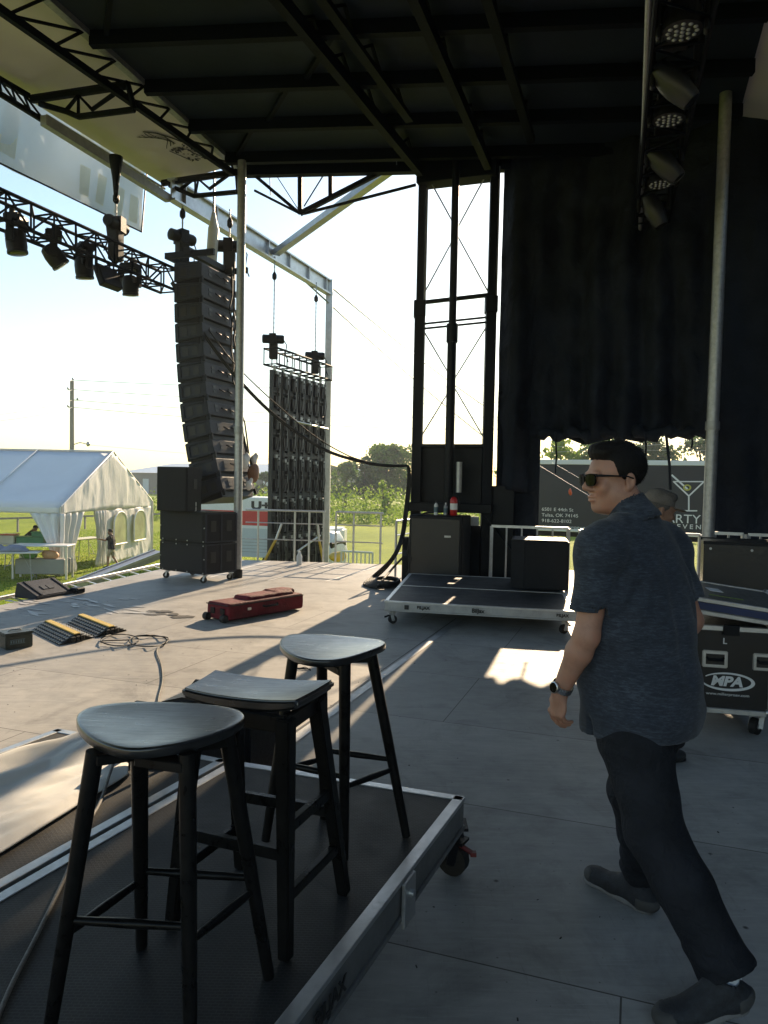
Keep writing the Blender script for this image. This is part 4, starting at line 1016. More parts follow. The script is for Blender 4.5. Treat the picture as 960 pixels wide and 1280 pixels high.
# ------------------------------------------------------------------ subwoofer stack
def caster(m, p, r=.05, w=.04, rz=0.0):
    """wheel + fork parts into two builders"""
    wh, fk = m; T = Matrix.Translation(p) @ Matrix.Rotation(rz, 4, 'Z')
    wh.tube([T @ Vector((0, -w / 2, r)), T @ Vector((0, w / 2, r))], r, 16)
    fk.tube([T @ Vector((0, -w / 2 - .004, r)), T @ Vector((0, w / 2 + .004, r))], r * .35, 10)
    for s_ in (-1, 1): fk.beam(T @ Vector((0, s_ * (w / 2 + .008), r * .8)), T @ Vector((.02, s_ * (w / 2 + .008), r * 2.3)), .035, .008, up=Vector((0, 1, 0)))
    fk.box((0, 0, 0), (.07, w + .03, .012), T @ Matrix.Translation((.02, 0, r * 2.32)))
def subs():
    a = P(199, 722); b = P(256, 730); c = P(290, 718)
    ang = math.atan2((b - a).y, (b - a).x); t0 = thing('subwoofer_stack', 'placeholder', 'x')
    bpy.data.objects.remove(t0)
    ex = (b - a).normalized(); W1 = (b - a).length; dep = (c - b).length; ey = Vector((-ex.y, ex.x, 0))
    dvec = (c - b).normalized(); dp = .66
    base = a.lerp(b, .5) + ey * dp / 2
    ht = .0
    H = (D(225, 640, base.y - dp / 2).z - .13) / 2
    res = []
    for k, (lab) in enumerate(('lower black subwoofer on casters beside the grey roof pole', 'upper black subwoofer resting on the lower one, with a cloth topped edge')):
        t = thing('subwoofer', lab, 'speaker', (base.x, base.y, 0 if k == 0 else .135 + H + .003), ang, 'stacked subwoofers')
        z0 = .135 if k == 0 else 0
        m = MB(); m.box((0, 0, z0 + H / 2), (W1, dp, H - .004)); m.build('body', M['speaker'], t, bevel=.012, seg=2)
        for yy in (-.25, .25): m = MB(); m.box((W1 / 2 + .001, dp * yy, z0 + H * .55), (.012, .11, .17)); m.build('handle_recess', M['black_print'], t, bevel=.003)
        m = MB()
        for yy in (-.5, .0, .5): m.box((W1 / 2 + .004, yy * dp * .96, z0 + H / 2), (.012, .03, H - .03))
        for zz in (.04, .96): m.box((W1 / 2 + .004, 0, z0 + H * zz), (.011, dp * .94, .02))
        m.build('edge_strip', M['speaker_grey'], t)
        m = MB()
        for xx in (-.42, -.12, .12, .46):
            for zz in ((.05, .93) if k == 0 else (.06,)): m.tube([(xx * W1, -dp / 2 - .006, z0 + zz * H), (xx * W1, -dp / 2 + .01, z0 + zz * H)], .011, 8)
        for xx in (-.47, .48):
            m.tube([(xx * W1, -dp / 2 - .006, z0 + .5 * H), (xx * W1, -dp / 2 + .01, z0 + .5 * H)], .011, 8)
        m.build('bolt', M['galv'], t)
        m = MB(); m.box((0, -dp / 2 - .003, z0 + H * .5), (W1 - .10, .008, H - .10)); m.build('front_panel', M['grille'], t)
        if k == 0:
            for (xx, yy) in ((-.40, -.42), (.42, -.42), (-.40, .42), (.42, .42)):
                wm, fm = MB(), MB(); caster((wm, fm), (xx * W1, yy * dp, 0), .05, .04, R(30))
                cw = fm.build('caster', M['galv'], t); wm.build('caster_wheel', M['rubber'], cw, smooth=40)
    zt = .135 + 2 * H + .006
    Hs = D(225, 584, base.y).z - zt; cx = D(224, 640, base.y - dp * .25)
    t = thing('speaker', 'smaller upright black speaker on top of the stacked subwoofers', 'speaker', (cx.x, cx.y, zt), ang + R(17))
    w3 = .56
    m = MB(); m.box((0, 0, Hs / 2), (w3, .42, Hs)); m.build('body', M['speaker'], t, bevel=.01, seg=2)
    m = MB(); m.box((0, -.213, Hs / 2), (w3 - .03, .012, Hs - .03)); m.build('front_grille', M['grille'], t, bevel=.004)
    m = MB(); m.box((w3 / 2 + .001, .02, Hs * .62), (.01, .09, .16)); m.build('handle_recess', M['black_print'], t)
    bt = D(243, 640, base.y - dp * .3)
    t = thing('water_bottle', 'clear plastic water bottle on top of the stacked subwoofers', 'bottle', (bt.x, bt.y, zt))
    m = MB(); m.lathe([(.028, 0), (.033, .01), (.033, .06), (.029, .075), (.033, .09), (.033, .14), (.014, .19)], 14); m.build('body', M['white_plastic'], t, smooth=40)
    m = MB(); m.lathe([(.015, .19), (.015, .215)], 12); m.build('cap', M['white_print'], t)
    return base
sb = subs()
# ------------------------------------------------------------------ lighting truss at the stage front
q0, q1 = P(212, 352, 5.05), P(0, 262, 5.05); qd = (q1 - q0).normalized()
m = MB(); lattice(m, q0, q0 + qd * 8.4, .36, .36, 21, .025, wr=.015)
tag(m.build('lighting_truss', M['black_truss']), 'black box truss carrying stage lights along the stage front at left', 'truss', 'lighting trusses')
tz = 5.05 - .18
def moving_head(label, loc, tilt, pan, s=1.0, group='stage lights on the front truss'):
    """hanging yoke light: base on top, yoke arms, tilting head (all below loc)"""
    t = thing('moving_head_light', label, 'stage light', tuple(loc), pan, group)
    m = MB(); m.box((0, 0, -.07 * s), (.34 * s, .26 * s, .13 * s)); m.build('base', M['plastic'], t, bevel=.02 * s, seg=2)
    m = MB(); m.box((-.10 * s, 0, .02), (.04, .05, .06)); m.box((.10 * s, 0, .02), (.04, .05, .06)); m.build('clamp', M['black_metal'], t)
    for sd in (-1, 1):
        m = MB(); m.prism([(sd * .19 * s - .03 * s, -.06 * s), (sd * .19 * s + .03 * s, -.06 * s), (sd * .19 * s + .03 * s, .06 * s), (sd * .19 * s - .03 * s, .06 * s)], -.46 * s, -.11 * s); m.build('yoke_arm', M['plastic'], t, bevel=.015 * s, seg=2)
    T = Matrix.Translation((0, 0, -.40 * s)) @ Matrix.Rotation(tilt, 4, 'X')
    m = MB(); m.lathe([(.09 * s, .17 * s), (.13 * s, .14 * s), (.155 * s, .02 * s), (.155 * s, -.10 * s), (.145 * s, -.16 * s), (.155 * s, -.165 * s), (.155 * s, -.2 * s), (.13 * s, -.2 * s)], 22, T); h = m.build('lamp_head', M['plastic'], t, smooth=35)
    m = MB(); m.lathe([(.125 * s, -.204 * s), (.10 * s, -.212 * s), (.02 * s, -.216 * s)], 22, T); m.build('lens', M['led_face'], h, smooth=60)
    m = MB()
    for k in range(6): m.box((0, 0, .03 * s + k * .018 * s), (.30 * s, .20 * s, .006), T)
    m.build('cooling_fin', M['grey_shell'], h)
    return t
for i, (px, py, tl, s_) in enumerate(((20, 262, 8, 1.0), (67, 281, 38, 1.0), (105, 300, 6, .98), (163, 325, 6, .98))):
    lo = P(px, py, tz + .02) if False else None
    # point on the truss under that sight line
    n_ = Vector((qd.y, -qd.x, 0)); dd = ray(px, py + 6); s = (q0 - CAM).dot(n_) / dd.dot(n_); lc = CAM + dd * s; lc.z = tz + .20
    moving_head(('big round stage light hanging at the left border of the photo', 'tilted stage light, second from the left border under the front truss', 'upright round stage light in the middle of the front truss', 'stage light closest to the line array under the front truss')[i], lc, R(tl), math.atan2(qd.y, qd.x) + R(20 + 25 * i), .84)
def strobe():
    n_ = Vector((qd.y, -qd.x, 0)); dd = ray(135, 322); s = (q0 - CAM).dot(n_) / dd.dot(n_); lc = CAM + dd * s; lc.z = tz + .10
    t = thing('panel_light', 'square tilted panel light hanging under the front truss', 'stage light', tuple(lc), math.atan2(qd.y, qd.x), 'stage lights on the front truss')
    T = Matrix.Translation((0, 0, -.26)) @ Matrix.Rotation(R(24), 4, 'X')
    m = MB(); m.box((0, 0, 0), (.42, .12, .34), T); m.build('housing', M['plastic'], t, bevel=.012)
    m = MB(); m.box((0, -.064, 0), (.37, .01, .28), T); m.build('lens', M['led_face'], t)
    m = MB(); m.tube([(-.235, 0, -.26), (-.235, 0, -.03), (.235, 0, -.03), (.235, 0, -.26)], .014, 6); m.build('bracket', M['black_metal'], t)
strobe()
n_ = Vector((qd.y, -qd.x, 0)); dd = ray(145, 281); hc = CAM + dd * ((q0 - CAM).dot(n_) / dd.dot(n_))
hoist('chain hoist standing on the front lighting truss under the grey rail', hc, P(145, 205, 6.3).z, 1.0, math.atan2(qd.y, qd.x) + R(10), .46)
m = MB(); hk = P(145, 200, 6.3); m.lathe([(.03, -.55), (.05, -.3), (.10, .0), (.10, .05)], 10, Matrix.Translation(hk)); tag(m.build('chain_guard', M['black_metal'], smooth=40), 'black cone shaped chain guard under the grey awning rail', 'chain guard')
# ------------------------------------------------------------------ banner outside the front
def banner():
    b0, b1 = P(177, 290, 6.3), P(0, 204, 6.3); d = (b1 - b0).normalized(); L = 9.0; H = 2.2
    t = thing('banner', 'pale grey translucent banner with faded yellow letters hanging outside the awning', 'banner', tuple(b0))
    out = Vector((d.y, -d.x, 0)); out = out if out.dot(V) < 0 else -out
    lean = Vector((0, 0, H)) - d * .25
    m = MB(); N = 28
    for i in range(N + 1):
        for j in range(9):
            p = b0 + d * (L * i / N) + lean * (j / 8) + out * (.05 * sin(i * .9 + j * .5))
            m.v += [tuple(p), tuple(p + out * .008)]
    k = lambda i, j, s: (i * 9 + j) * 2 + s
    for i in range(N):
        for j in range(8):
            m.f += [(k(i, j, 0), k(i + 1, j, 0), k(i + 1, j + 1, 0), k(i, j + 1, 0)), (k(i, j, 1), k(i, j + 1, 1), k(i + 1, j + 1, 1), k(i + 1, j, 1))]
    m.build('cloth', M['banner'], t, True, 180)
    inw = -out * .055
    def rect(s0, s1, h0, h1):
        n = 6; nonlocal m
        for a in range(n):
            s, e = s0 + (s1 - s0) * a / n, s0 + (s1 - s0) * (a + 1) / n
            f = lambda s_, h: b0 + d * s_ + lean * (h / H) + out * (.05 * sin(s_ / L * N * .9 + h / H * 8 * .5)) - out * .012
            m.add([f(s, h0), f(e, h0), f(e, h1), f(s, h1)], [(0, 1, 2, 3)])
    for s0 in (.12, .52, 1.05, 1.45):
        for h0, h1 in ((.12, .62), (.85, 1.4)): m = MB(); rect(s0, s0 + .22, h0, h1); m.build('faded_letter', M['banner_yellow'], t, True)
    m = MB(); rect(2.9, 3.22, .18, 2.0); rect(3.22, 4.0, .18, .42); m.build('faded_letter', M['banner_yellow'], t, True)
    m = MB(); m.tube([b0, b0 + d * L], .014, 6); m.tube([b0, b0 + lean], .014, 6); m.build('hem_rope', M['black_metal'], t, True)
banner()
# ------------------------------------------------------------------ lights above the stage at the right
g0, g1 = P(853, 34, 5.55), P(818, 262, 5.55); gd = (g1 - g0).normalized(); gs = Vector((gd.y, -gd.x, 0))
m = MB(); lattice(m, g0 - gd * 5 + Z * .22, g1 + gd * .6 + Z * .22, .46, .40, 28, .025, wr=.014)
tag(m.build('lighting_truss', M['black_truss']), 'dark box truss above the stage at right carrying round wash lights', 'truss', 'lighting trusses')
m = MB(); ce = P(801, 284, 5.0); cs = P(813, -20, 5.55); m.tube([P(812.5, -40, 5.62), P(800, 290, 5.62)], .028, 8)
tag(m.build('truss_tube', M['alu_dull'], smooth=60), 'shiny metal tube along the near side of the right lighting truss', 'tube')
def wash(label, loc):
    t = thing('wash_light', label, 'stage light', tuple(loc), math.atan2(gd.y, gd.x), 'stage lights on the right truss')
    m = MB(); m.box((0, 0, .16), (.28, .24, .12)); m.build('base', M['plastic'], t, bevel=.015)
    for sd in (-1, 1): m = MB(); m.box((0, sd * .19, -.02), (.10, .045, .34)); m.build('yoke_arm', M['plastic'], t, bevel=.015)
    m = MB(); m.lathe([(.10, .06), (.15, .03), (.165, -.06), (.165, -.15), (.15, -.155)], 24); h = m.build('lamp_head', M['plastic'], t, smooth=35)
    m = MB()
    for rr, n in ((0, 1), (.055, 6), (.115, 12)):
        for k in range(n):
            c = (rr * cos(2 * pi * k / n), rr * sin(2 * pi * k / n), -.156); m.lathe([(.021, 0), (.018, -.007), (.008, -.011)], 8, Matrix.Translation(c))
    m.build('led_bead', M['bead'], h, smooth=60)
def gpt(x, y, z): return P(x, y, z)
wash('wash light with a round cluster of lenses nearest the top border', gpt(853, 40, 5.5) + Z * .155)
wash('second wash light from the top, below the tilted grey spotlight', gpt(836, 151, 5.5) + Z * .155)
wash('third wash light from the top, smallest round lens cluster', gpt(825, 231, 5.5) + Z * .155)
def spot(label, x, y, zc, rot):
    c = gpt(x, y, zc); t = thing('spotlight', label, 'stage light', tuple(c), math.atan2(gd.y, gd.x), 'stage lights on the right truss')
    m = MB(); m.box((0, 0, .42), (.26, .24, .12)); m.build('base', M['plastic'], t, bevel=.015)
    for sd in (-1, 1): m = MB(); m.box((0, sd * .19, .18), (.10, .045, .40)); m.build('yoke_arm', M['plastic'], t, bevel=.015)
    T = Matrix.Rotation(rot, 4, 'X')
    m = MB(); m.lathe([(.05, .25), (.09, .22), (.125, .05), (.125, -.06), (.10, -.22), (.09, -.25)], 22, T); h = m.build('lamp_head', M['grey_shell'], t, smooth=35)
    m = MB(); m.lathe([(.08, -.252), (.05, -.262), (.01, -.265)], 18, T); m.build('lens', M['led_face'], h, smooth=60)
spot('tilted grey spotlight between the two upper wash lights', 842, 105, 5.45, R(-42))
spot('tilted grey spotlight between the second and third wash lights', 830, 205, 5.45, R(-42))
spot('lowest spotlight at the far end of the right lighting truss', 817, 262, 5.4, R(-25))
# ------------------------------------------------------------------ rolling risers
def ngon_inset(p, z0, z1): pass
def riser(label, FLp, FRp, BRp, BLp, z, th, deckm, casters, side_text, frame_w=.03, group='rolling risers', split=None):
    c = (FLp + FRp + BRp + BLp) / 4; t = thing('rolling_riser', label, 'riser', (c.x, c.y, 0), 0, group)
    pts = [FLp, FRp, BRp, BLp]
    m = MB(); ins = [p + (c - p).normalized() * frame_w * 1.2 for p in pts]
    m.prism([(p.x, p.y) for p in ins], z - .025, z - .003); m.build('deck', deckm, t, True)
    m = MB(); e_ = MB()
    for a, b in zip(pts, pts[1:] + pts[:1]):
        e = (b - a).normalized(); n = Vector((-e.y, e.x, 0)); n = n if n.dot(c - a) > 0 else -n
        m.beam(a + n * frame_w / 2 - Z * th / 2 + Z * z - Z * a.z, b + n * frame_w / 2 + Z * (z - th / 2) - Z * b.z, frame_w, th)
        e_.beam(a + Z * (z - a.z - .008) + n * .016, b + Z * (z - b.z - .008) + n * .016, frame_w + .014, .017); m.beam(a + Z * (z - a.z - th + .01) + n * .012, b + Z * (z - b.z - th + .01) + n * .012, frame_w + .012, .018)
    m.build('frame', M['alu_dull'] if z < .3 else mat('dull_dark_riser_frame', (.17, .175, .18), .5, .4, .3, 7, .12, 70), t, True, bevel=.002); e_.build('top_edge', M['alu'], t, True, bevel=.002)
    if split:
        for a, b in split: m = MB(); m.beam(a + Z * (z - .001 - a.z), b + Z * (z - .001 - b.z), .02, .006); m.build('joint_strip', M['alu'], t, True)
    for (p, rz) in casters:
        wm, fm = MB(), MB(); rw = min(.065, (z - th) * .3); caster((wm, fm), (p.x, p.y, 0), rw, .045, rz)
        fm.tube([(p.x, p.y, rw * 2.3), (p.x, p.y, z - th + .01)], .028, 10); fm.box((p.x, p.y, z - th - .004), (.11, .1, .012))
        for k in range(3): fm.tube([(p.x - .03 + k * .03, p.y - .05, z - th - .03), (p.x - .03 + k * .03, p.y + .05, z - th - .03)], .009, 6)
        ca = fm.build('caster', M['black_metal'] if z > .3 else M['galv'], t, True); wm.build('caster_wheel', M['rubber'], ca, True, 40)
        m = MB(); q = Vector((p.x, p.y, rw * 1.7)) + Vector((cos(rz), sin(rz), 0)) * .09; m.box(tuple(q), (.024, .022, .018)); m.tube([q, Vector((p.x, p.y, rw * 2.2))], .01, 6); m.build('brake_pedal', mat('dull_dark_red_plastic', (.13, .012, .014), .5) if z > .3 else M['black_metal'], ca, True)
    for (txt, a, b, f, size, mt) in side_text:
        e = (b - a).normalized(); n = Vector((-e.y, e.x, 0)); n = n if n.dot(c - a) < 0 else -n
        ex = Z.cross(n)
        p = a.lerp(b, f) + n * .0115 + Z * (z - a.z - th / 2)
        Mt = rot_to(ex, Z, n, p - Vector(t.location))
        text(txt, size, M[mt], 'side_lettering', t, Mt, .0015, .002)
    return t
Zr = .35
R1, L1 = P(580, 996, Zr), P(291, 951, Zr)
rdn = (P(362, 1283, Zr) - R1).normalized(); ldn = (P(0, 1113, Zr) - L1).normalized(); ldn = (rdn * .5 + ldn * .5).normalized()
rdn2 = rdn
R0, L0 = R1 + rdn * 2.44, L1 + ldn * 2.44
near = riser('rolling riser with three black stools on its dark mesh deck', R0, R1, L1, L0, Zr, .135, M['deck'],
             [(P(566, 1092), R(-30)), (L1 + ldn * .2 + (R1 - L1).normalized() * .1, R(10)), (R0 - rdn * .3 + (L0 - R0).normalized() * .1, 0)], [('BILJAX', R1, R0, .50, .062, 'black_print')])
m = MB(); mid = R1.lerp(R0, .27); nv = Vector((-rdn.y, rdn.x, 0)); nv = nv if nv.x > 0 else -nv
l = Vector(near.location); m.box((0, 0, 0), (.10, .014, .15), rot_to(rdn, nv, Z, mid + nv * .012 - Z * .085 - l)); m.tube([mid + nv * .012 - Z * .06 - l, mid + nv * .034 - Z * .06 - l], .014, 8); m.build('joint_plate', M['alu'], near, bevel=.003)
off = (L1 - R1).normalized() * .035
S1, S1l = L1 + off, P(72, 911, Zr); S0 = S1 + ldn * 2.44; sdn = (P(0, 939, Zr) - S1l).normalized(); S0l = S1l + ldn * 2.44
riser('second rolling riser beside the stools, partly covered by a white sheet', S0, S1, S1l, S0l, Zr, .135, M['deck2'], [(S1l + ldn * .3 - off * 4, 0)], [])
FLr, FRr, BLr = P(481, 751, .28), P(721, 764, .28), P(512, 716.5, .28); BRr = FRr + (BLr - FLr)
fx = (FRr - FLr).normalized(); fy = (BLr - FLr).normalized()
far = riser('low rolling riser in front of the black cabinet, with a speaker on it', FLr, FRr, BRr, BLr, .28, .115, M['deck'],
            [(FLr + fx * .08 + fy * .12, R(200)), (FLr + fx * .25 + fy * 1.6, R(20)), (FRr - fx * .12 + fy * .14, R(30)), (BRr - fx * .12 - fy * .14, R(60))],
            [('BILJAX', FLr, FRr, .21, .05, 'black_print'), ('BilJax', FLr, FRr, .50, .065, 'black_print'), ('BILJAX', FLr, FRr, .93, .045, 'black_print')], split=[(FLr.lerp(BLr, .5), FRr.lerp(BRr, .5))])
m = MB(); n2 = -fy; l = Vector(far.location)
for f in (.17,): m.box((0, 0, 0), (.05, .006, .05), rot_to(fx, fy, Z, FLr.lerp(FRr, f - .05) + n2 * .012 - Z * .06 - l))
m.build('badge', M['black_print'], far)
def riser_speaker():
    a, b = P(668, 731, .28), P(712, 732, .28); c = D(674, 700, 9.9); c.z = .283
    h = D(690, 676, 9.6).z - .283
    t = thing('speaker', 'cube shaped black speaker at the right end of the low riser', 'speaker', (c.x, c.y, .283), -A + R(8))
    w_ = .74
    m = MB(); m.prism([(-w_ / 2, -.24), (-w_ / 2 + .18, -.36), (w_ / 2, -.36), (w_ / 2, .36), (-w_ / 2, .36)], 0, h); m.build('body', M['speaker'], t, bevel=.012, seg=2)
    m = MB(); m.box((.09, -.365, h / 2), (w_ - .22, .012, h - .04)); m.build('front_grille', M['grille'], t, bevel=.004)
    m = MB(); m.box((0, .0, h + .004), (w_ - .06, .66, .006)); m.build('top_plate', M['speaker_grey'], t)
riser_speaker()
# ------------------------------------------------------------------ stools
def leg_round(m, p, q, r0, r1): m.tube([p, Vector(p).lerp(Vector(q), .5), q], [r0, (r0 + r1) * .52, r1], 12)
def d_stool(label, c, feet, outline, tops_px, H=.70):
    """outline: the seat edge on the photo, carried to the seat height; feet and leg tops likewise"""
    t = thing('bar_stool', label, 'stool', tuple(c), 0, 'black wooden bar stools'); c = Vector(c)
    pts = [P(x, y, Zr + H) - c for x, y in outline]
    ring = smooth_path([*pts, pts[0]], 5)[:-1]; N = len(ring)
    ctr = sum(ring, Vector()) / N
    m = MB(); vs, fs = [], []
    prof = [(0.0, -.004), (.3, -.004), (.6, -.002), (.85, .0), (.95, .001), (.985, .0005), (.997, -.0015), (1.0, -.005), (.998, -.019), (.985, -.0225), (.93, -.023), (.5, -.023), (0, -.023)]
    for s, z in prof:
        for p in ring: vs.append((ctr.x + (p.x - ctr.x) * s, ctr.y + (p.y - ctr.y) * s, H + z))
    for i in range(len(prof) - 1):
        for k in range(N): fs.append((i * N + k, i * N + (k + 1) % N, (i + 1) * N + (k + 1) % N, (i + 1) * N + k))
    m.add(vs, fs); m.build('seat', M['wood'], t, smooth=50)
    tops = []
    for f, (x, y) in zip(feet, tops_px):
        f = Vector(f) - c; f.z = 0; tp = P(x, y, Zr + H - .035) - c; tp.z = H - .026; tops.append((f, tp))
        m = MB(); leg_round(m, f, tp, .0155, .0205); m.build('leg', M['wood_leg'], t, smooth=50)
    at = lambda i, h: tops[i][0].lerp(tops[i][1], h / (H - .026))
    for (i, j, h) in ((0, 1, .285), (1, 2, .25), (2, 3, .285), (3, 0, .25)):
        m = MB(); a, b = at(i, h), at(j, h); m.tube([a, a.lerp(b, .5), b], [.0085, .0115, .0085], 10); m.build('stretcher', M['wood_leg'], t, smooth=50)
    for i, j in ((0, 2), (1, 3)):
        m = MB(); dz = Z * (.012 if i else 0); m.beam(tops[i][1] - Z * .016 - dz, tops[j][1] - Z * .016 - dz, .045, .024); m.build('seat_support', M['wood_leg'], t, bevel=.003)
    return t
def smooth_path(pts, n=8):
    out = []; P_ = [pts[0]] + list(pts) + [pts[-1]]
    if (Vector(pts[0]) - Vector(pts[-1])).length < 1e-6: P_[0], P_[-1] = pts[-2], pts[1]
    for i in range(1, len(P_) - 2):
        for k in range(n):
            t = k / n; a, b, c, d = (Vector(x) for x in P_[i - 1:i + 3])
            out.append(.5 * ((2 * b) + (c - a) * t + (2 * a - 5 * b + 4 * c - d) * t * t + (-a + 3 * b - 3 * c + d) * t ** 3))
    out.append(Vector(pts[-1])); return out
f1 = [P(60, 1302, Zr), P(238, 1318, Zr), P(336, 1221, Zr), P(177, 1183, Zr)]
cc = sum(f1, Vector()) / 4
d_stool('nearest bar stool with a rounded seat, at the lower left of the photo', (cc.x, cc.y, Zr), f1,
        [(95.5, 899), (101, 889), (120, 882), (160, 877.5), (215, 877.5), (262, 880.5), (292, 885.5), (303.5, 891), (304.5, 898), (290, 909), (255, 922), (215, 932), (165, 937), (128, 929), (104, 914)],
        [(119, 944), (234, 946), (283, 921), (174, 938)])
f3 = [P(332, 1050, Zr), P(430, 1074, Zr), P(508, 1045, Zr), P(405, 1022, Zr)]
cc = sum(f3, Vector()) / 4
d_stool('farthest bar stool with a rounded seat, at the far end of the riser', (cc.x, cc.y, Zr), f3,
        [(350, 805), (353, 797), (366, 792.5), (400, 792.5), (438, 795.5), (468, 798.5), (480, 801), (481, 806), (462, 814), (432, 823), (405, 826), (378, 823), (359, 815)],
        [(367, 822), (431, 833), (464, 820), (402, 818)])
def saddle_stool():
    f = [P(215, 1156, Zr), P(357, 1198, Zr), P(430, 1116, Zr), P(301, 1083, Zr)]; c = sum(f, Vector()) / 4; c.z = Zr
    t = thing('bar_stool', 'middle bar stool with a rectangular curved saddle seat and square legs', 'stool', tuple(c), 0, 'black wooden bar stools')
    H = .705; f = [p - c for p in f]
    for p in f: p.z = 0
    q = [P(x, y, Zr + H) - c for x, y in ((226, 862), (371, 878), (419, 851), (268, 838))]
    ex = ((f[1] - f[0]) + (f[2] - f[3])).normalized()
    vs, fs = [], []; N, K = 30, 8
    def surf(u, v, top):
        p = q[0].lerp(q[1], (u + 1) / 2).lerp(q[3].lerp(q[2], (u + 1) / 2), (v + 1) / 2)
        z = .012 * abs(u) ** 2.4 - .003 * (1 - v * v) - .006
        return (p.x, p.y, H + z - (0 if top else .034 - .008 * abs(u) ** 3))
    m = MB()
    for top in (1, 0):
        for i in range(N + 1):
            for j in range(K + 1): vs.append(surf(-1 + 2 * i / N, -1 + 2 * j / K, top))
    o = (N + 1) * (K + 1); qq = K + 1
    for i in range(N):
        for j in range(K):
            a = i * qq + j; fs.append((a, a + qq, a + qq + 1, a + 1)); fs.append((o + a, o + a + 1, o + a + qq + 1, o + a + qq))
    for i in range(N):
        for j in (0, K): a = i * qq + j; fs.append((a, a + qq, o + a + qq, o + a))
    for j in range(K):
        for i in (0, N): a = i * qq + j; fs.append((a, a + 1, o + a + 1, o + a))
    m.add(vs, fs); m.build('seat', M['wood'], t, bevel=.008, seg=3, smooth=60)
    tops = []
    for p, (x, y) in zip(f, ((246, 884), (357, 900), (395, 874), (291, 866))):
        tp = P(x, y, Zr + H - .045) - c; tp.z = H - .04; tops.append(tp)
        m = MB(); m.beam(p, tp, .034, .034, up=ex, w1=.044, h1=.044); m.build('leg', M['wood_leg'], t, bevel=.004, seg=2)
    at = lambda i, h: f[i].lerp(tops[i], h / (H - .04))
    for (i, j, h, wd) in ((0, 1, .29, .024), (2, 3, .29, .024), (1, 2, .17, .024), (3, 0, .17, .024), (1, 2, .36, .024)):
        m = MB(); m.beam(at(i, h), at(j, h), wd, .032); m.build('stretcher', M['wood_leg'], t, bevel=.003)
    for i, j in ((0, 1), (1, 2), (2, 3), (3, 0)): m = MB(); m.beam(tops[i] - Z * .018, tops[j] - Z * .018, .02, .045); m.build('apron', M['wood_leg'], t, bevel=.003)
saddle_stool()
# ------------------------------------------------------------------ white sheet and cable on the second riser
def sheet():
    q = [P(-160, 1010, Zr + .01), P(160, 902, Zr + .01), P(160, 968, Zr + .01), P(-160, 1165, Zr + .01)]
    NX, NY = 110, 50; vs, fs = [], []
    for i in range(NX + 1):
        for j in range(NY + 1):
            u, v = i / NX, j / NY; wob = .05 * noise.noise(Vector((u * 6, v * 2, 3))) 
            v2 = min(1.0, max(0, v + wob * (1 if .02 < v < .98 else .6)))
            p = (q[0].lerp(q[1], u)).lerp(q[3].lerp(q[2], u), v2)
            s = Vector((p.dot(ldn) * 1.0, p.dot(Vector((-ldn.y, ldn.x, 0))) * 3.2, 0))
            h = .030 * abs(noise.noise(s * 1.3)) + .018 * abs(noise.noise(s * 3.0 + Vector((3, 1, 0)))) + .006 * noise.noise(s * 7)
            ridge = .035 * math.exp(-((v - .30) / .10) ** 2) * (.7 + .3 * sin(u * 9)) + .07 * math.exp(-((v - .06) / .12) ** 2) * max(0, sin(u * 3.0 + .2))
            e = min(1, min(v, 1 - v) * 9, (1 - u) * 9)
            vs.append((p.x, p.y, Zr + .008 + max(0, (h + ridge + .012)) * e))
    for i in range(NX):
        for j in range(NY): a = i * (NY + 1) + j; fs.append((a, a + NY + 1, a + NY + 2, a + 1))
    m = MB(); m.v, m.f = vs, fs; o = m.build('white_sheet', M['sheet'], smooth=180)
    md = o.modifiers.new('thickness', 'SOLIDIFY'); md.thickness = .006
    tag(o, 'crumpled white sheet spread over the second riser at left', 'sheet')
sheet()
def smooth_path(pts, n=8):
    out = []; P_ = [pts[0]] + list(pts) + [pts[-1]]
    for i in range(1, len(P_) - 2):
        for k in range(n):
            t = k / n; a, b, c, d = (Vector(x) for x in P_[i - 1:i + 3])
            out.append(.5 * ((2 * b) + (c - a) * t + (2 * a - 5 * b + 4 * c - d) * t * t + (-a + 3 * b - 3 * c + d) * t ** 3))
    out.append(Vector(pts[-1])); return out
zz = Zr + .006
m = MB(); m.tube(smooth_path([P(152, 925, zz + .10), P(138, 965, zz + .05), P(124, 1005, zz), P(100, 1045, zz + .012), P(84, 1090, zz), P(48, 1165, zz), P(14, 1232, zz), P(-10, 1290, zz)]), .0065, 7)
tag(m.build('braided_cable', mat('grey_braided_sleeve', (.16, .155, .15), .7, 0, .5, 120, .3, 300), smooth=60), 'grey braided cable lying across the two risers behind the nearest stool', 'cable')
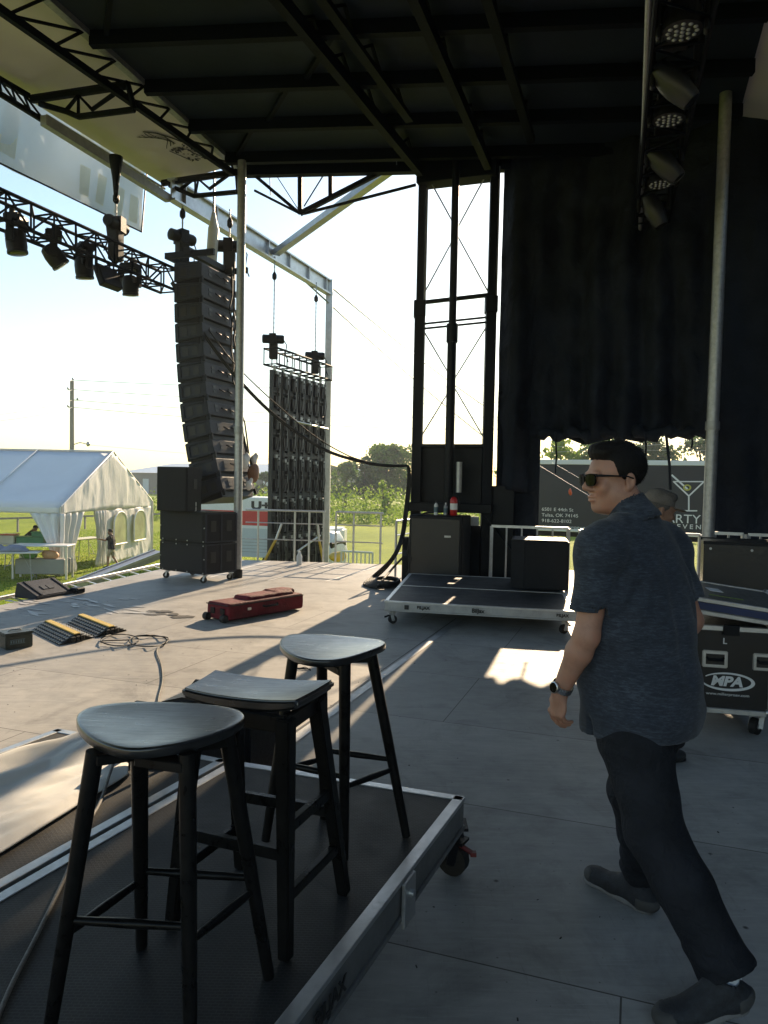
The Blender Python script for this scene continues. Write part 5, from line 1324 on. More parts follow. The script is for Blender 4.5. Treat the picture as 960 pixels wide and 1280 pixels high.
# black wedge shaped case behind the middle stool
def black_case():
    c = D(268, 900, 3.95); t = thing('monitor_case', 'black plastic equipment case with rounded lid standing behind the middle stool', 'case', (c.x, c.y, 0), -A)
    w_, d_, h_ = .66, .42, .50
    m = MB(); m.prism([(-w_ / 2, 0), (w_ / 2, 0), (w_ / 2, h_ * .94), (w_ * .2, h_), (-w_ * .12, h_), (-w_ * .3, h_ * .93), (-w_ * .46, h_ * .8), (-w_ / 2, h_ * .72)], -d_ / 2, d_ / 2, Matrix.Rotation(R(90), 4, 'X')); m.build('shell', M['plastic'], t, bevel=.02, seg=3, smooth=40)
    m = MB(); m.box((0, -d_ / 2 - .006, .25), (w_ * .72, .014, .30)); m.build('front_grille', M['grille'], t)
    m = MB(); m.tube([(-.20, -d_ / 2 - .02, h_ * .86), (-.20, -d_ / 2 - .035, h_ * .80)], .012, 8); m.build('latch', M['steel'], t)
    m = MB(); m.tube([(-.14, 0, h_), (-.12, 0, h_ + .03), (.08, 0, h_ + .03), (.10, 0, h_)], .014, 8); m.build('handle', M['rubber'], t, smooth=60)
    m = MB(); m.beam((-w_ / 2 + .02, -d_ / 2 - .03, .30), (-w_ / 2 + .02, -d_ / 2 - .10, .36), .04, .02); m.beam((-w_ / 2 - .02, -d_ / 2, .44), (w_ / 2, -d_ / 2 - .0, .44), .02, .03); m.build('bracket', M['black_metal'], t)
black_case()
def wedge_foot():
    # small dark tilt bracket on the second riser
    c = P(178, 955, Zr); t = thing('tilt_bracket', 'black metal tilt bracket on the second riser beside the nearest stool', 'bracket', tuple(c), -A + R(15))
    m = MB(); m.beam((-.09, 0, 0.01), (.13, 0, .01), .04, .02); m.beam((-.09, 0, .01), (-.04, .02, .17), .03, .02); m.beam((.12, 0, .01), (.06, .02, .17), .03, .02); m.beam((-.06, .02, .165), (.08, .02, .165), .05, .025); m.build('frame', M['black_metal'], t, bevel=.003)
    m = MB(); m.tube([(.0, .05, .10), (.0, -.03, .10)], .045, 14); m.build('knob', M['plastic'], t, smooth=40)
wedge_foot()
# ------------------------------------------------------------------ things lying on the stage
def red_case():
    a, b = P(286, 779), P(380, 762); e = (b - a).normalized(); L = (b - a).length; ang = math.atan2(e.y, e.x); n = Vector((-e.y, e.x, 0))
    c = a.lerp(b, .5) + n * .2
    t = thing('instrument_case', 'dark red fabric instrument case lying on the sunlit stage floor', 'case', (c.x, c.y, 0), ang)
    s = SDF((-L / 2 - .08, -.28, -.02), (L / 2 + .08, .28, .36), .012)
    def rbox(c_, d_, r, k):
        sl, (X, Y, Zz) = s._sub(np.array(c_) - np.array(d_) / 2 - .08, np.array(c_) + np.array(d_) / 2 + .08)
        q = [np.abs(g - c_[i]) - d_[i] / 2 + r for i, g in enumerate((X, Y, Zz))]
        dn = np.sqrt(sum(np.maximum(g, 0) ** 2 for g in q)) + np.minimum(np.maximum(q[0], np.maximum(q[1], q[2])), 0) - r; s._put(sl, dn, k, 'add')
    rbox((0, 0, .115), (L, .40, .20), .035, 0)
    X, Y, Zz = s.grid(); s.d += .006 * wrinkle(X, Y, Zz, 4, lo=15, hi=40)
    s.build('body', M['red_cloth'], t, 1)
    s = SDF((-L / 2, -.28, .15), (L / 2, .28, .40), .012)
    rbox((.12, .0, .215), (L * .62, .30, .08), .04, 0); rbox((.40, .03, .235), (.35, .24, .07), .035, .03); X, Y, Zz = s.grid(); s.d += .007 * wrinkle(X, Y, Zz, 9, lo=15, hi=45)
    s.build('padded_pocket', M['red_cloth'], t, 1)
    m = MB(); m.tube([(-L / 2 + .02, -.203, .19), (L / 2 - .02, -.203, .19)], .006, 6); m.tube([(-L / 2 - .004, -.19, .19), (-L / 2 - .004, .19, .19)], .006, 6); m.build('zip', M['plastic'], t)
    for yy in (-.15, .15):
        m = MB(); m.tube([(-L / 2 - .03, yy - .03, .045), (-L / 2 - .03, yy + .03, .045)], .045, 14); m.build('wheel', M['rubber'], t, smooth=40)
    m = MB(); m.box((-L / 2 - .012, -.1, .12), (.02, .07, .07)); m.box((-L / 2 - .012, .07, .12), (.02, .07, .07)); m.build('corner_guard', M['plastic'], t, bevel=.006)
    m = MB(); m.tube([(-.10, -.205, .14), (-.08, -.235, .13), (.12, -.235, .13), (.14, -.205, .14)], .012, 8); m.build('carry_handle', M['plastic'], t, smooth=60)
    m = MB(); m.box((-.32, -.212, .13), (.05, .014, .03)); m.build('buckle', M['steel'], t)
red_case()
def toolbox():
    a, b = P(13, 813), P(41, 808); e = (b - a).normalized(); L = (b - a).length + .03; c = a.lerp(b, .5); c = c + Vector((-e.y, e.x, 0)) * .12
    h = (lambda q: q.z)(D(15, 791, c.y - .1))
    t = thing('ammo_box', 'small dark green box with faded lettering standing beside the cable ramps', 'box', (c.x, c.y, 0), math.atan2(e.y, e.x) - R(8))
    m = MB(); m.box((0, 0, h * .42), (L, .22, h * .84)); m.build('body', mat('dark_green_metal', (.018, .028, .024), .45, 0, .3, 9, .15), t, bevel=.008, seg=2)
    m = MB(); m.box((0, 0, h * .92), (L + .014, .235, h * .16)); m.build('lid', mat('dark_green_metal', (.018, .028, .024)), t, bevel=.008, seg=2)
    m = MB(); m.tube([(-.06, 0, h), (-.05, 0, h + .012), (.05, 0, h + .012), (.06, 0, h)], .007, 6); m.build('handle', M['galv'], t)
    m = MB()
    for k in range(6): m.box((-L * .3 + k * L * .09, -.1112, h * .45), (L * .05, .002, h * .17))
    for z_ in (.33, .57): m.box((-L * .07, -.1112, h * z_), (L * .55, .002, h * .03))
    m.build('faded_lettering', M['grey_print'], t)
toolbox()
def ramps():
    a = P(74, 807); w_ = (P(120, 797) - a); wd = w_.normalized(); ld = (P(42, 791) - a).normalized(); ang = math.atan2(wd.y, wd.x)
    W_ = .42
    for k in range(2):
        o = a + wd * (W_ + .01) * k; tl = ('dark cable ramp with a yellow lid lying nearest the small green box', 'second cable ramp with a yellow lid, partly stacked behind the first')[k]
        t = thing('cable_ramp', tl, 'cable ramp', (o.x, o.y, 0), ang, 'cable ramps on the stage floor'); L = .82
        yv = Vector((cos(-ang) * ld.x - sin(-ang) * ld.y, sin(-ang) * ld.x + cos(-ang) * ld.y, 0)); shear = yv.x / max(yv.y, .3)
        T = Matrix(((1, shear, 0, 0), (0, 1, 0, 0), (0, 0, 1, 0), (0, 0, 0, 1)))
        h = .075
        m = MB(); pr = [(0, 0), (W_, 0), (W_ * .58, h), (W_ * .42, h)]
        vs = [(x, 0, z) for x, z in pr] + [(x, L, z) for x, z in pr]; m.add(vs, [(0, 1, 2, 3), (7, 6, 5, 4), (0, 4, 5, 1), (1, 5, 6, 2), (2, 6, 7, 3), (3, 7, 4, 0)], T); body_mb = m
        m = MB(); m.box((W_ * .5, L / 2, h + .006), (W_ * .17, L, .012), T); m.build('yellow_lid', M['yellow'], t, bevel=.003)
        m = body_mb; m.cur = 1
        for i in range(13):
            for j in range(4):
                for sd in (0, 1):
                    f = (j + .5) / 4 * .93; x = W_ * .42 * f if sd == 0 else W_ - W_ * .42 * f; z = h * f + .003
                    m.box((x, (i + .5 + .25 * (j % 2)) * L / 13.4, z), (.026, .030, .010), T)
        m.build('ramp_body', M['rubber'], t, mat2=mat('worn_grey_tread', (.40, .40, .39), .6, 0, .2, 20, .1))
        m = MB()
        for f in (.37, .5, .63): m.box((W_ * f, -.012, .035), (.045, .03, .05), T)
        m.build('end_connector', M['rubber'], t, bevel=.004)
ramps()
m = MB(); cl = []
for k in range(44):
    f = k / 43; cx, cy = (150, 800) if f < .5 else (185, 801); an = f * 4 * pi * 1.15 + 2.2
    cl.append(P(cx + (24 if f < .5 else 26) * cos(an) * (1 - .1 * f), cy + 7.2 * sin(an), .012 + .01 * (k % 3)))
cl += [P(210, 797, .012), P(196, 812, .01), P(201, 830, .01), P(203, 850, .01), P(198, 872, .01), P(195, 895, .01)]
m.tube(smooth_path(cl, 5), .0060, 7); tag(m.build('coiled_cable', M['rubber'], smooth=60), 'loosely coiled thin cable lying on the sunlit floor with a tail towards the stools', 'cable')
m = MB()
for i in range(3): m.tube(smooth_path([P(368 + i * 4, 594 + 640 - 640 + 241 + 0 * i, .005), P(376 + i * 3, 836 - i, .012), P(388, 836 + i, .005)], 4), .004, 5)
tag(m.build('cable_stub', M['rubber'], smooth=60), 'tiny dark scrap of cable lying on the floor behind the farthest stool', 'cable')
def oil_stain():
    m = MB(); c = P(214, 768); r = random.Random(4)
    for k in range(12):
        q = c + V * r.gauss(0, .16) + U * r.gauss(0, .06); n = 9; rad = r.uniform(.02, .10)
        m.poly([(q.x + rad * 1.6 * cos(6.28 * i / n) * r.uniform(.6, 1.2), q.y + rad * sin(6.28 * i / n) * r.uniform(.6, 1.2), .004 + .0004 * k) for i in range(n)])
    tag(m.build('floor_stain', mat('dark_floor_stain', (.035, .03, .026), .6, 0, .3, 20, 0), origin=(0, 0, 0)), kind='structure')
oil_stain()
def pale_streaks():  # flat pale streaks laid on the deck near its lawn edge
    m = MB(); r = random.Random(9)
    for k in range(34):
        c = P(r.uniform(10, 190), r.uniform(748, 768)); L = r.uniform(.1, .5); w_ = r.uniform(.01, .05); d = (V * .8 + U * r.uniform(-.5, .2)).normalized(); n = Vector((-d.y, d.x, 0)); k2 = 7; up, dn = [], []
        for i in range(k2):
            f = i / (k2 - 1); q = c + d * L * (f - .5); ww = w_ * sin(pi * (.08 + .84 * f)) * r.uniform(.5, 1.3); up.append(q + n * ww + Z * (.003 + .0002 * k)); dn.append(q - n * ww + Z * (.003 + .0002 * k))
        m.poly(up + dn[::-1])
    tag(m.build('floor_streak', mat('pale_floor_streak', (.42, .41, .40), .5, 0, .2, 9, 0), origin=(0, 0, 0)), kind='structure')
pale_streaks()
def wedge_monitor():
    a, b = P(46, 750), P(92, 742); e = (b - a).normalized(); L = (b - a).length; ang = math.atan2(e.y, e.x); c = a.lerp(b, .5) + Vector((-e.y, e.x, 0)) * .2
    t = thing('stage_monitor', 'grey wedge shaped stage monitor lying at the lawn edge of the stage', 'speaker', (c.x, c.y, 0), ang)
    T = rot_to(Vector((0, 1, 0)), Vector((0, 0, 1)), Vector((1, 0, 0)))
    m = MB(); m.prism([(-.20, 0), (.20, 0), (.20, .06), (.16, .21), (-.20, .045)], -L / 2, L / 2, T); m.build('body', M['speaker_grey'], t, bevel=.01, seg=2)
    sl = Vector((0, .36, .165)).normalized(); nn = Vector((0, -.165, .36)).normalized(); ctr = Vector((0, -.02, .1275))
    Tm = rot_to(Vector((1, 0, 0)), sl, nn, ctr)
    for hx in (-.05, .05): m = MB(); m.box((hx, -.02, .004), (.08, .09, .01), Tm); m.build('handle_recess', M['black_print'], t)
    for ex_ in (-L / 2 + .1, L / 2 - .06): m = MB(); m.box((ex_, 0, .006), (.025, .36, .01), Tm); m.build('edge_strip', M['black_metal'], t)
    m = MB(); m.box((L / 2 + .05, -.22, .045), (.16, .15, .08)); m.build('power_box', M['plastic'], t, bevel=.015)
wedge_monitor()
m = MB(); p, q = D(104, 727, 12.8), P(196, 692, -.5) ; p.z = -1.1; p = D(103, 730, 14.5); q = D(200, 692, 16.5); m.beam(p, q, .32, .14)
o = m.build('loading_ramp', M['alu_dull'], bevel=.01); tag(o, 'sloping grey metal loading ramp between the lawn and the subwoofers', 'ramp')
m = MB(); n_ = (q - p).normalized(); sd = n_.cross(Z).normalized() * .15; l = Vector(o.location)
for s_ in (-1, 1): m.beam(p + sd * s_ + Z * .07 - l, q + sd * s_ + Z * .07 - l, .03, .05)
m.build('side_rail', M['alu'], o)
# heavy cable loom to the tower
hp = [P(214, 354, 5.0), D(240, 396, 12.5), D(268, 438, 12.45), D(300, 478, 12.4), D(345, 522, 12.4), D(400, 560, 12.4), D(440, 575, 12.4), D(475, 582, 12.4), D(508, 583, 12.4)]
m = MB()
for k in range(3): m.tube(smooth_path([p + V * .02 * k + Z * (.018 * (k % 2)) for p in hp], 6), .016, 7)
tag(m.build('cable_loom', M['rubber'], smooth=60), 'thick black cable loom drooping from the line array to the tower', 'cable', 'black cables at the tower')
m = MB(); m.tube(smooth_path([P(216, 360, 5.0), D(255, 405, 12.6), D(300, 462, 12.6), D(380, 535, 12.6), D(430, 567, 12.5), D(462, 578, 12.4)], 6), .011, 6)
tag(m.build('cable_loom', M['rubber'], smooth=60), 'thinner black cable running just above the thick loom to the tower', 'cable', 'black cables at the tower')
m = MB()
for k in range(3):
    o = k * 1.6
    m.tube(smooth_path([D(511 - o * .3, 583, 12.3), D(513 - o, 602, 12.25), D(509 - o, 640, 12.2), D(504 - o, 672, 12.0), D(493 - o, 697, 11.6), P(476 - o * 2, 717, .1), P(461 - k * 2, 727, .03), P(455, 731, .03)], 6), .018, 7)
for k in range(7):
    pts = []
    for i in range(25): an = 2 * pi * i / 24; pts.append(P(478 + (22 - k * 1.2) * cos(an) + k, 729 + (5.6 - k * .3) * sin(an) - k * .6, .03 + .012 * k))
    m.tube(pts, .022, 7)
m.tube(smooth_path([P(470, 735, .03), P(492, 733, .03), P(506, 725, .05), D(514, 702, 11.6), D(516, 680, 11.7)], 6), .022, 7)
m.tube(smooth_path([P(472, 733, .06), P(492, 709, .2), D(510, 690, 11.9)], 4), .02, 7)
tag(m.build('cable_coil', M['rubber'], smooth=60), 'heap of thick black cable coiled on the floor beside the low riser', 'cable', 'black cables at the tower')
m = MB(); m.box((0, 0, .38), (.10, .12, .76)); 
bx = D(512, 690, 12.0); t = thing('junction_box', 'slim dark junction box standing at the foot of the tower', 'box', (bx.x - .06, bx.y, 0), -A); m.build('body', M['black_metal'], t, bevel=.008)
m = MB(); m.box((0, -.063, .5), (.07, .008, .1)); m.build('switch_plate', M['speaker_grey'], t)
def small_white_bottle():
    c = P(374, 706, 0); t = thing('water_bottle', 'small white bottle standing on the floor under the video wall', 'bottle', tuple(c))
    m = MB(); m.lathe([(.05, 0), (.055, .02), (.055, .17), (.025, .23)], 12); m.build('body', M['white_plastic'], t, smooth=40)
    m = MB(); m.lathe([(.026, .23), (.026, .27)], 10); m.build('cap', M['white_print'], t)
small_white_bottle()
# ------------------------------------------------------------------ flight cases on the right
def mpa_case():
    a, b = P(838, 868, .15), P(961, 892, .15); a, b = P(840, 886, .15), P(962, 896, .15)
    e = (b - a).normalized(); ang = math.atan2(e.y, e.x); W_ = (b - a).length; n = Vector((-e.y, e.x, 0)); dp = .75; c = a.lerp(b, .5) + n * dp / 2
    H = D(900, 783, (a.y + b.y) / 2).z - .15
    t = thing('flight_case', 'black flight case with silver edges and a white oval logo', 'flight case', (c.x, c.y, 0), ang)
    z0 = .15
    m = MB(); m.box((0, 0, z0 + H / 2), (W_, dp, H)); m.build('body', M['case_black'], t, bevel=.004)
    m = MB(); w2, d2 = W_ / 2, dp / 2
    for sx in (-1, 1):
        for sy in (-1, 1): m.box((sx * w2, sy * d2, z0 + H / 2), (.035, .035, H + .006))
    for zz in (z0 + .015, z0 + H - .012):
        for sy in (-1, 1): m.box((0, sy * d2, zz), (W_ + .02, .03, .035))
        for sx in (-1, 1): m.box((sx * w2, 0, zz), (.03, dp - .03, .035))
    m.build('edge_profile', M['alu'], t, bevel=.004)
    m = MB()
    for sx in (-1, 1):
        for zz in (z0 + .02, z0 + H - .02): m.lathe([(.005, -.034), (.026, -.025), (.034, 0), (.026, .025), (.005, .034)], 10, Matrix.Translation((sx * w2, -d2, zz)))
    m.build('ball_corner', M['steel'], t, smooth=60)
    for xx in (-.05, .29):
        x = xx * W_ / .66; m = MB(); zc = z0 + H * .62
        m.box((x, -d2 - .004, zc), (.16, .012, .115)); h = m.build('handle_plate', M['alu'], t, bevel=.012, seg=2)
        m = MB(); m.box((x, -d2 - .009, zc), (.115, .012, .07)); m.build('handle_dish', M['black_print'], h)
        m = MB(); m.tube([(x - .05, -d2 - .012, zc + .01), (x - .045, -d2 - .03, zc), (x + .045, -d2 - .03, zc), (x + .05, -d2 - .012, zc + .01)], .010, 8); m.build('handle_grip', M['plastic'], h, smooth=60)
    m = MB(); m.box((.045, -d2 - .018, z0 + H - .02), (.10, .02, .07)); m.build('latch', M['black_metal'], t, bevel=.003)
    F = lambda x, z: rot_to(Vector((1, 0, 0)), Vector((0, 0, 1)), Vector((0, -1, 0)), (x, -d2 - .0015, z))
    cx = .045 * W_ / .66 + .0; zc = z0 + H * .365
    m = MB(); N = 48; ro, ri = (.165, .062), (.150, .048); vs, fs = [], []
    Fm = F(cx, zc)
    for k in range(N): an = 2 * pi * k / N; vs += [(ro[0] * cos(an), ro[1] * sin(an), 0), (ri[0] * cos(an) - .008, ri[1] * sin(an) + .002, 0)]
    for k in range(N):
        if not (N * .40 < k < N * .47): a_, b_ = 2 * k, 2 * ((k + 1) % N); fs.append((a_, b_, b_ + 1, a_ + 1))
    m.add(vs, fs, Fm); m.build('logo_oval', M['white_print'], t)
    sh = Matrix(((1, .22, 0, 0), (0, 1, 0, 0), (0, 0, 1, 0), (0, 0, 0, 1)))
    text('MPA', .088, M['white_print'], 'logo_letters', t, F(cx - .005, zc) @ sh, .001, .004, sx=1.12)
    text('www.millerproav.com', .026, M['white_print'], 'web_address', t, F(cx - .0, zc - .085), .001, .0, sx=1.15)
    text('L', .055, M['white_print'], 'stencil_letter', t, F(.012, z0 + H * .83), .001, .001)
    for (xx, yy) in ((-.4, -.38), (.4, -.38), (-.4, .38), (.4, .38)):
        wm, fm = MB(), MB(); caster((wm, fm), (xx * W_, yy * dp, 0), .055, .045, R(50)); ca = fm.build('caster', M['galv'], t); wm.build('caster_wheel', M['rubber'], ca, smooth=40)
    # the lid lies loosely, tilted, on the case
    zt = z0 + H + .012
    lt = thing('case_lid', 'scuffed grey case lid with a blue stripe lying tilted on the flight case', 'lid', (c.x + e.x * .08, c.y + e.y * .08, zt + .055), ang - R(4)); lt.rotation_euler = (R(2.0), R(6.5), ang - R(3))
    lw, ld_ = W_ * 1.12, dp * 1.06
    m = MB(); m.box((0, 0, .055), (lw, ld_, .10)); m.build('panel', M['case_top'], lt, bevel=.006)
    m = MB(); m.box((0, -ld_ / 2 - .002, .058), (lw - .02, .01, .045)); m.build('blue_stripe', M['blue_strip'], lt)
    m = MB()
    for zz in (.015, .098):
        for sy in (-1, 1): m.box((0, sy * ld_ / 2, zz), (lw + .01, .025, .028))
        for sx in (-1, 1): m.box((sx * lw / 2, 0, zz), (.025, ld_ - .03, .028))
    m.build('edge_profile', M['alu'], lt, bevel=.003)
    m = MB()
    for sx in (-1, 1):
        for sy in (-1, 1): m.lathe([(.005, -.03), (.022, -.02), (.03, 0), (.022, .02), (.005, .03)], 10, Matrix.Translation((sx * lw / 2, sy * ld_ / 2, .095)))
    m.build('ball_corner', M['steel'], lt, smooth=60)
    m = MB(); m.box((-.06, .08, .1072), (.09, .13, .003), Matrix.Rotation(R(8), 4, 'Z')); m.build('paper_tag', M['white_print'], lt)
    m = MB(); m.box((-.03, -.18, .107), (.22, .02, .003)); m.build('tape_strip', mat('green_tape', (.20, .30, .06), .6, 0, .1), lt)
    return c, ang
mc, ma = mpa_case()
def back_case():
    c = D(935, 720, 6.9); c.z = 0; h = D(925, 681, 6.6).z
    t = thing('road_case', 'large plain black case with rivets behind the flight case at the right border', 'flight case', (c.x + .35, c.y, 0), -A - R(2))
    W_ = 1.45
    m = MB(); m.box((0, 0, .1 + (h - .1) / 2), (W_, .6, h - .1)); m.build('body', M['case_black'], t, bevel=.01, seg=2)
    m = MB()
    for x in (-.46, -.22, .04, .3, .46):
        for z_ in (.93, .58, .2):
            if z_ == .58 and x not in (-.46, .46): continue
            m.tube([(x * W_, -.306, h * z_ + .02), (x * W_, -.296, h * z_ + .02)], .012, 8)
    m.build('rivet', M['galv'], t)
    m = MB(); m.box((0, -.29, h - .005), (W_ + .01, .03, .03)); m.box((0, .29, h - .005), (W_ + .01, .03, .03)); m.build('edge_profile', M['black_metal'], t)
    for (xx, yy) in ((-.42, -.3), (.42, -.3), (-.42, .3), (.42, .3)):
        wm, fm = MB(), MB(); caster((wm, fm), (xx * W_, yy * .7, 0), .04, .035, R(20)); ca = fm.build('caster', M['galv'], t); wm.build('caster_wheel', M['rubber'], ca, smooth=40)
back_case()
# ------------------------------------------------------------------ vehicles beyond the stage
def trailer():
    a, b = D(640, 600, 27.5), D(960, 600, 24.5); e = (b - a); e.z = 0; L = 11.5; e.normalize(); ang = math.atan2(e.y, e.x)
    a = D(655, 600, 27.3); c = a + e * L / 2; c.z = GZ
    f = D(780, 578, (a + e * 3.3).y).z - GZ; g = D(780, 666, (a + e * 3.3).y).z - GZ
    t = thing('trailer', 'long charcoal trailer with white top edge, contact lettering and a cocktail glass emblem', 'trailer', (c.x, c.y + 1.2, GZ), ang)
    m = MB(); m.box((0, 0, (f + g) / 2), (L, 2.4, f - g)); m.build('body', M['trailer'], t, bevel=.03)
    m = MB()
    for sy in (-1, 1): m.box((0, sy * 1.2, f - .01), (L + .02, .06, .17))
    for zz in (g + .02,): m.box((0, -1.2, zz), (L + .02, .05, .10))
    m.build('edge_trim', M['white_print'], t, bevel=.01)
    m = MB(); m.box((0, 0, g - .12), (L, 1.8, .22)); m.box((-L * .2, -.9, g - .45), (1.6, .1, .5)); m.build('chassis', M['black_metal'], t)
    for xx in (.22, .33):
        for sy in (-1, 1): m = MB(); m.tube([(L * xx, sy * 1.05 - .12, .5), (L * xx, sy * 1.05 + .12, .5)], .5, 24); w_ = m.build('wheel', M['rubber'], t, smooth=40); m = MB(); m.tube([(L * xx, sy * 1.05 - .13, .5), (L * xx, sy * 1.05 + .13, .5)], .26, 16); m.build('rim', M['alu_dull'], w_, smooth=40)
    m = MB(); m.tube([(-L * .42, -.8, 0), (-L * .42, -.8, g - .1)], .06, 8); m.build('landing_leg', M['galv'], t)
    y = -1.2 - .004
    inv = Matrix.Translation(t.location) @ Matrix.Rotation(ang, 4, 'Z'); inv = inv.inverted()
    nW = Vector((e.y, -e.x, 0)); p0 = Vector(t.location) + nW * 1.204
    def loc(px, py):
        d = ray(px, py); s = (p0 - CAM).dot(nW) / d.dot(nW); q = inv @ (CAM + d * s); return q.x, q.z
    F = lambda x, z: rot_to(Vector((1, 0, 0)), Vector((0, 0, 1)), Vector((0, -1, 0)), (x, y, z))
    for i, s in enumerate(('6501 E 44th St', 'Tulsa, OK 74145', '918-622-8102', 'www.partyproevents.com')):
        x, z_ = loc(677, 636.5 + 7.1 * i); text(s, .17 if i < 3 else .18, M['white_print'], 'contact_lettering', t, F(x, z_), .002, .0, 'LEFT', 1.12 if i < 3 else 1.18)
    x0, z0 = loc(858, 650); x0b, zb = loc(795, 650)
    x, z_ = loc(863, 649.5); text('PARTY PRO', .43, M['white_print'], 'name_lettering', t, F(loc(869, 649)[0], z_), .002, .0, 'CENTER', 1.05)
    x, z_ = loc(869, 659); text('E V E N T S', .22, M['white_print'], 'name_lettering', t, F(x, z_), .002, .002, 'CENTER', 1.1)
    m = MB()
    def ln(pts, w_, mm=m):
        for p, q in zip(pts[:-1], pts[1:]):
            p, q = Vector((*p, 0)), Vector((*q, 0)); d = (q - p).normalized(); n = Vector((-d.y, d.x, 0)) * w_ / 2
            p, q = p - d * w_ * .3, q + d * w_ * .3
            mm.add([(p - n).xzy if False else (v.x, y, v.y) for v in (p - n, q - n, q + n, p + n)], [(0, 1, 2, 3)])
    L_ = lambda *pp: [loc(*q) for q in pp]
    ln(L_((842, 602), (880, 602)), .04); ln(L_((842, 602), (861, 620)), .05); ln(L_((880, 602), (861, 620)), .05); ln(L_((861, 620), (861, 638)), .05); ln(L_((851, 638.5), (871, 638.5)), .045); ln(L_((840, 594), (859, 611)), .06)
    m.build('cocktail_glass_emblem', M['white_print'], t)
    m = MB(); ox, oz = loc(859, 609.5); N = 18
    vs = []; 
    for k in range(N): an = 2 * pi * k / N; vs += [(ox + .13 * cos(an), y - .003, oz + .11 * sin(an)), (ox + .075 * cos(an), y - .003, oz + .06 * sin(an))]
    m.add(vs, [(2 * k, 2 * ((k + 1) % N), 2 * ((k + 1) % N) + 1, 2 * k + 1) for k in range(N)]); m.build('olive_emblem', M['yellow_print'], t)
trailer()
wire(D(671, 580, 24), D(745, 625, 17), .0, .0045, 'guy_rope', 'pale guy rope slanting down across the trailer behind the man', 'guy ropes in the opening', 'alu_dull', 6)
wire(D(690, 578, 24), D(760, 618, 17), .0, .0035, 'guy_rope', 'thin guy rope slanting across the trailer roof edge', 'guy ropes in the opening', 'galv', 6)
wire(D(672, 566, 40), D(890, 548, 34), .1, .012, 'power_line', 'wire crossing the trees above the black trailer', 'power lines', 'galv')
wire(D(672, 556, 40), D(890, 563, 34), .1, .010, 'power_line', 'lower wire crossing the trees above the black trailer', 'power lines', 'galv')
fl = D(712.5, 614.5, 20.0); s = SDF((-.15, -.15, -.2), (.15, .15, .2), .02); s.ell((0, 0, 0), (.045, .04, .085), k=0); s.ell((.02, 0, -.05), (.04, .035, .06), k=.02)
o = s.build('marker_flag', M['orange'], None, 1); o.location = fl; tag(o, 'small orange marker hanging on the guy rope', 'marker')
def box_truck():
    c = D(282, 650, 27.0); d = (V * .94 - U * .34).normalized(); ang = math.atan2(d.y, d.x)
    a = D(345, 640, 27.2); e = Vector((cos(-A + R(4)), sin(-A + R(4)), 0)); ang = -A + R(4); L = 5.6
    zt = D(320, 622, 27.2).z - GZ; c = a + e * (-L * .30)
    t = thing('box_truck', 'white rental box truck with a red stripe and lettering behind the video wall', 'truck', (c.x, c.y + 1.0, GZ), ang)
    zb = .55
    m = MB(); m.box((0, 0, (zt + zb) / 2), (L, 2.0, zt - zb)); m.build('body', M['white_paint'], t, bevel=.05, seg=2)
    n = Vector((sin(ang), -cos(ang), 0)); p0 = Vector(t.location) + n * 1.0; inv = (Matrix.Translation(t.location) @ Matrix.Rotation(ang, 4, 'Z')).inverted()
    def loc(px, py): d_ = ray(px, py); s_ = (p0 - CAM).dot(n) / d_.dot(n); q = inv @ (CAM + d_ * s_); return q.x, q.z
    r1, r0 = loc(320, 639)[1], loc(320, 657)[1]
    m = MB(); m.box((0, 0, (r0 + r1) / 2), (L + .006, 2.006, r1 - r0)); m.build('red_stripe', M['red_paint'], t)
    m = MB(); m.box((0, 0, (r0 + zb) / 2 - .05), (L + .004, 2.004, r0 - zb - .12)); m.build('lower_panel', M['grey_paint'], t)
    m = MB()
    for k in range(5): m.box((0, -1.003, zb + .2 + .12 * k), (L * .9, .006, .02))
    m.build('rub_rail', M['alu_dull'], t)
    F = lambda x, z: rot_to(Vector((1, 0, 0)), Vector((0, 0, 1)), Vector((0, -1, 0)), (x, -1.006, z))
    x, z = loc(314, 632); text('U+', .40, M['black_print'], 'lettering', t, F(x, z), .002, .02, 'LEFT', 1.5)
    for xx in (-.32, .32):
        for sy in (-1, 1): m = MB(); m.tube([(L * xx, sy * .9 - .1, .38), (L * xx, sy * .9 + .1, .38)], .38, 20); w_ = m.build('wheel', M['rubber'], t, smooth=40)
    m = MB(); m.prism([(L / 2, -.95), (L / 2 + 1.3, -.95), (L / 2 + 1.5, 0), (L / 2 + 1.3, .95), (L / 2, .95)], .5, 1.7); m.build('cab', M['white_paint'], t, bevel=.08, seg=2)
box_truck()
def utility_cart():
    c = D(407, 680, 26); t = thing('parked_cart', 'small white vehicle partly hidden behind the foot of the video wall', 'cart', (c.x, c.y, GZ), -A + R(90))
    zt = D(411, 664, 26).z - GZ
    s = SDF((-1.1, -.7, .1), (1.1, .7, zt + .2), .05); s.loft([(.3, 0, 0, .95, .55), (zt * .6, 0, 0, 1.0, .6), (zt * .85, -.1, 0, .7, .55), (zt, -.1, 0, .5, .45)], k=0, p=4); s.build('body', M['white_paint'], t, 2)
    m = MB(); m.box((-.1, 0, zt * .74), (1.3, 1.14, .2)); m.build('window', M['lens'], t, bevel=.03)
    for xx in (-.6, .6):
        for sy in (-1, 1): m = MB(); m.tube([(xx, sy * .55 - .09, .27), (xx, sy * .55 + .09, .27)], .27, 18); m.build('wheel', M['rubber'], t, smooth=40)
utility_cart()
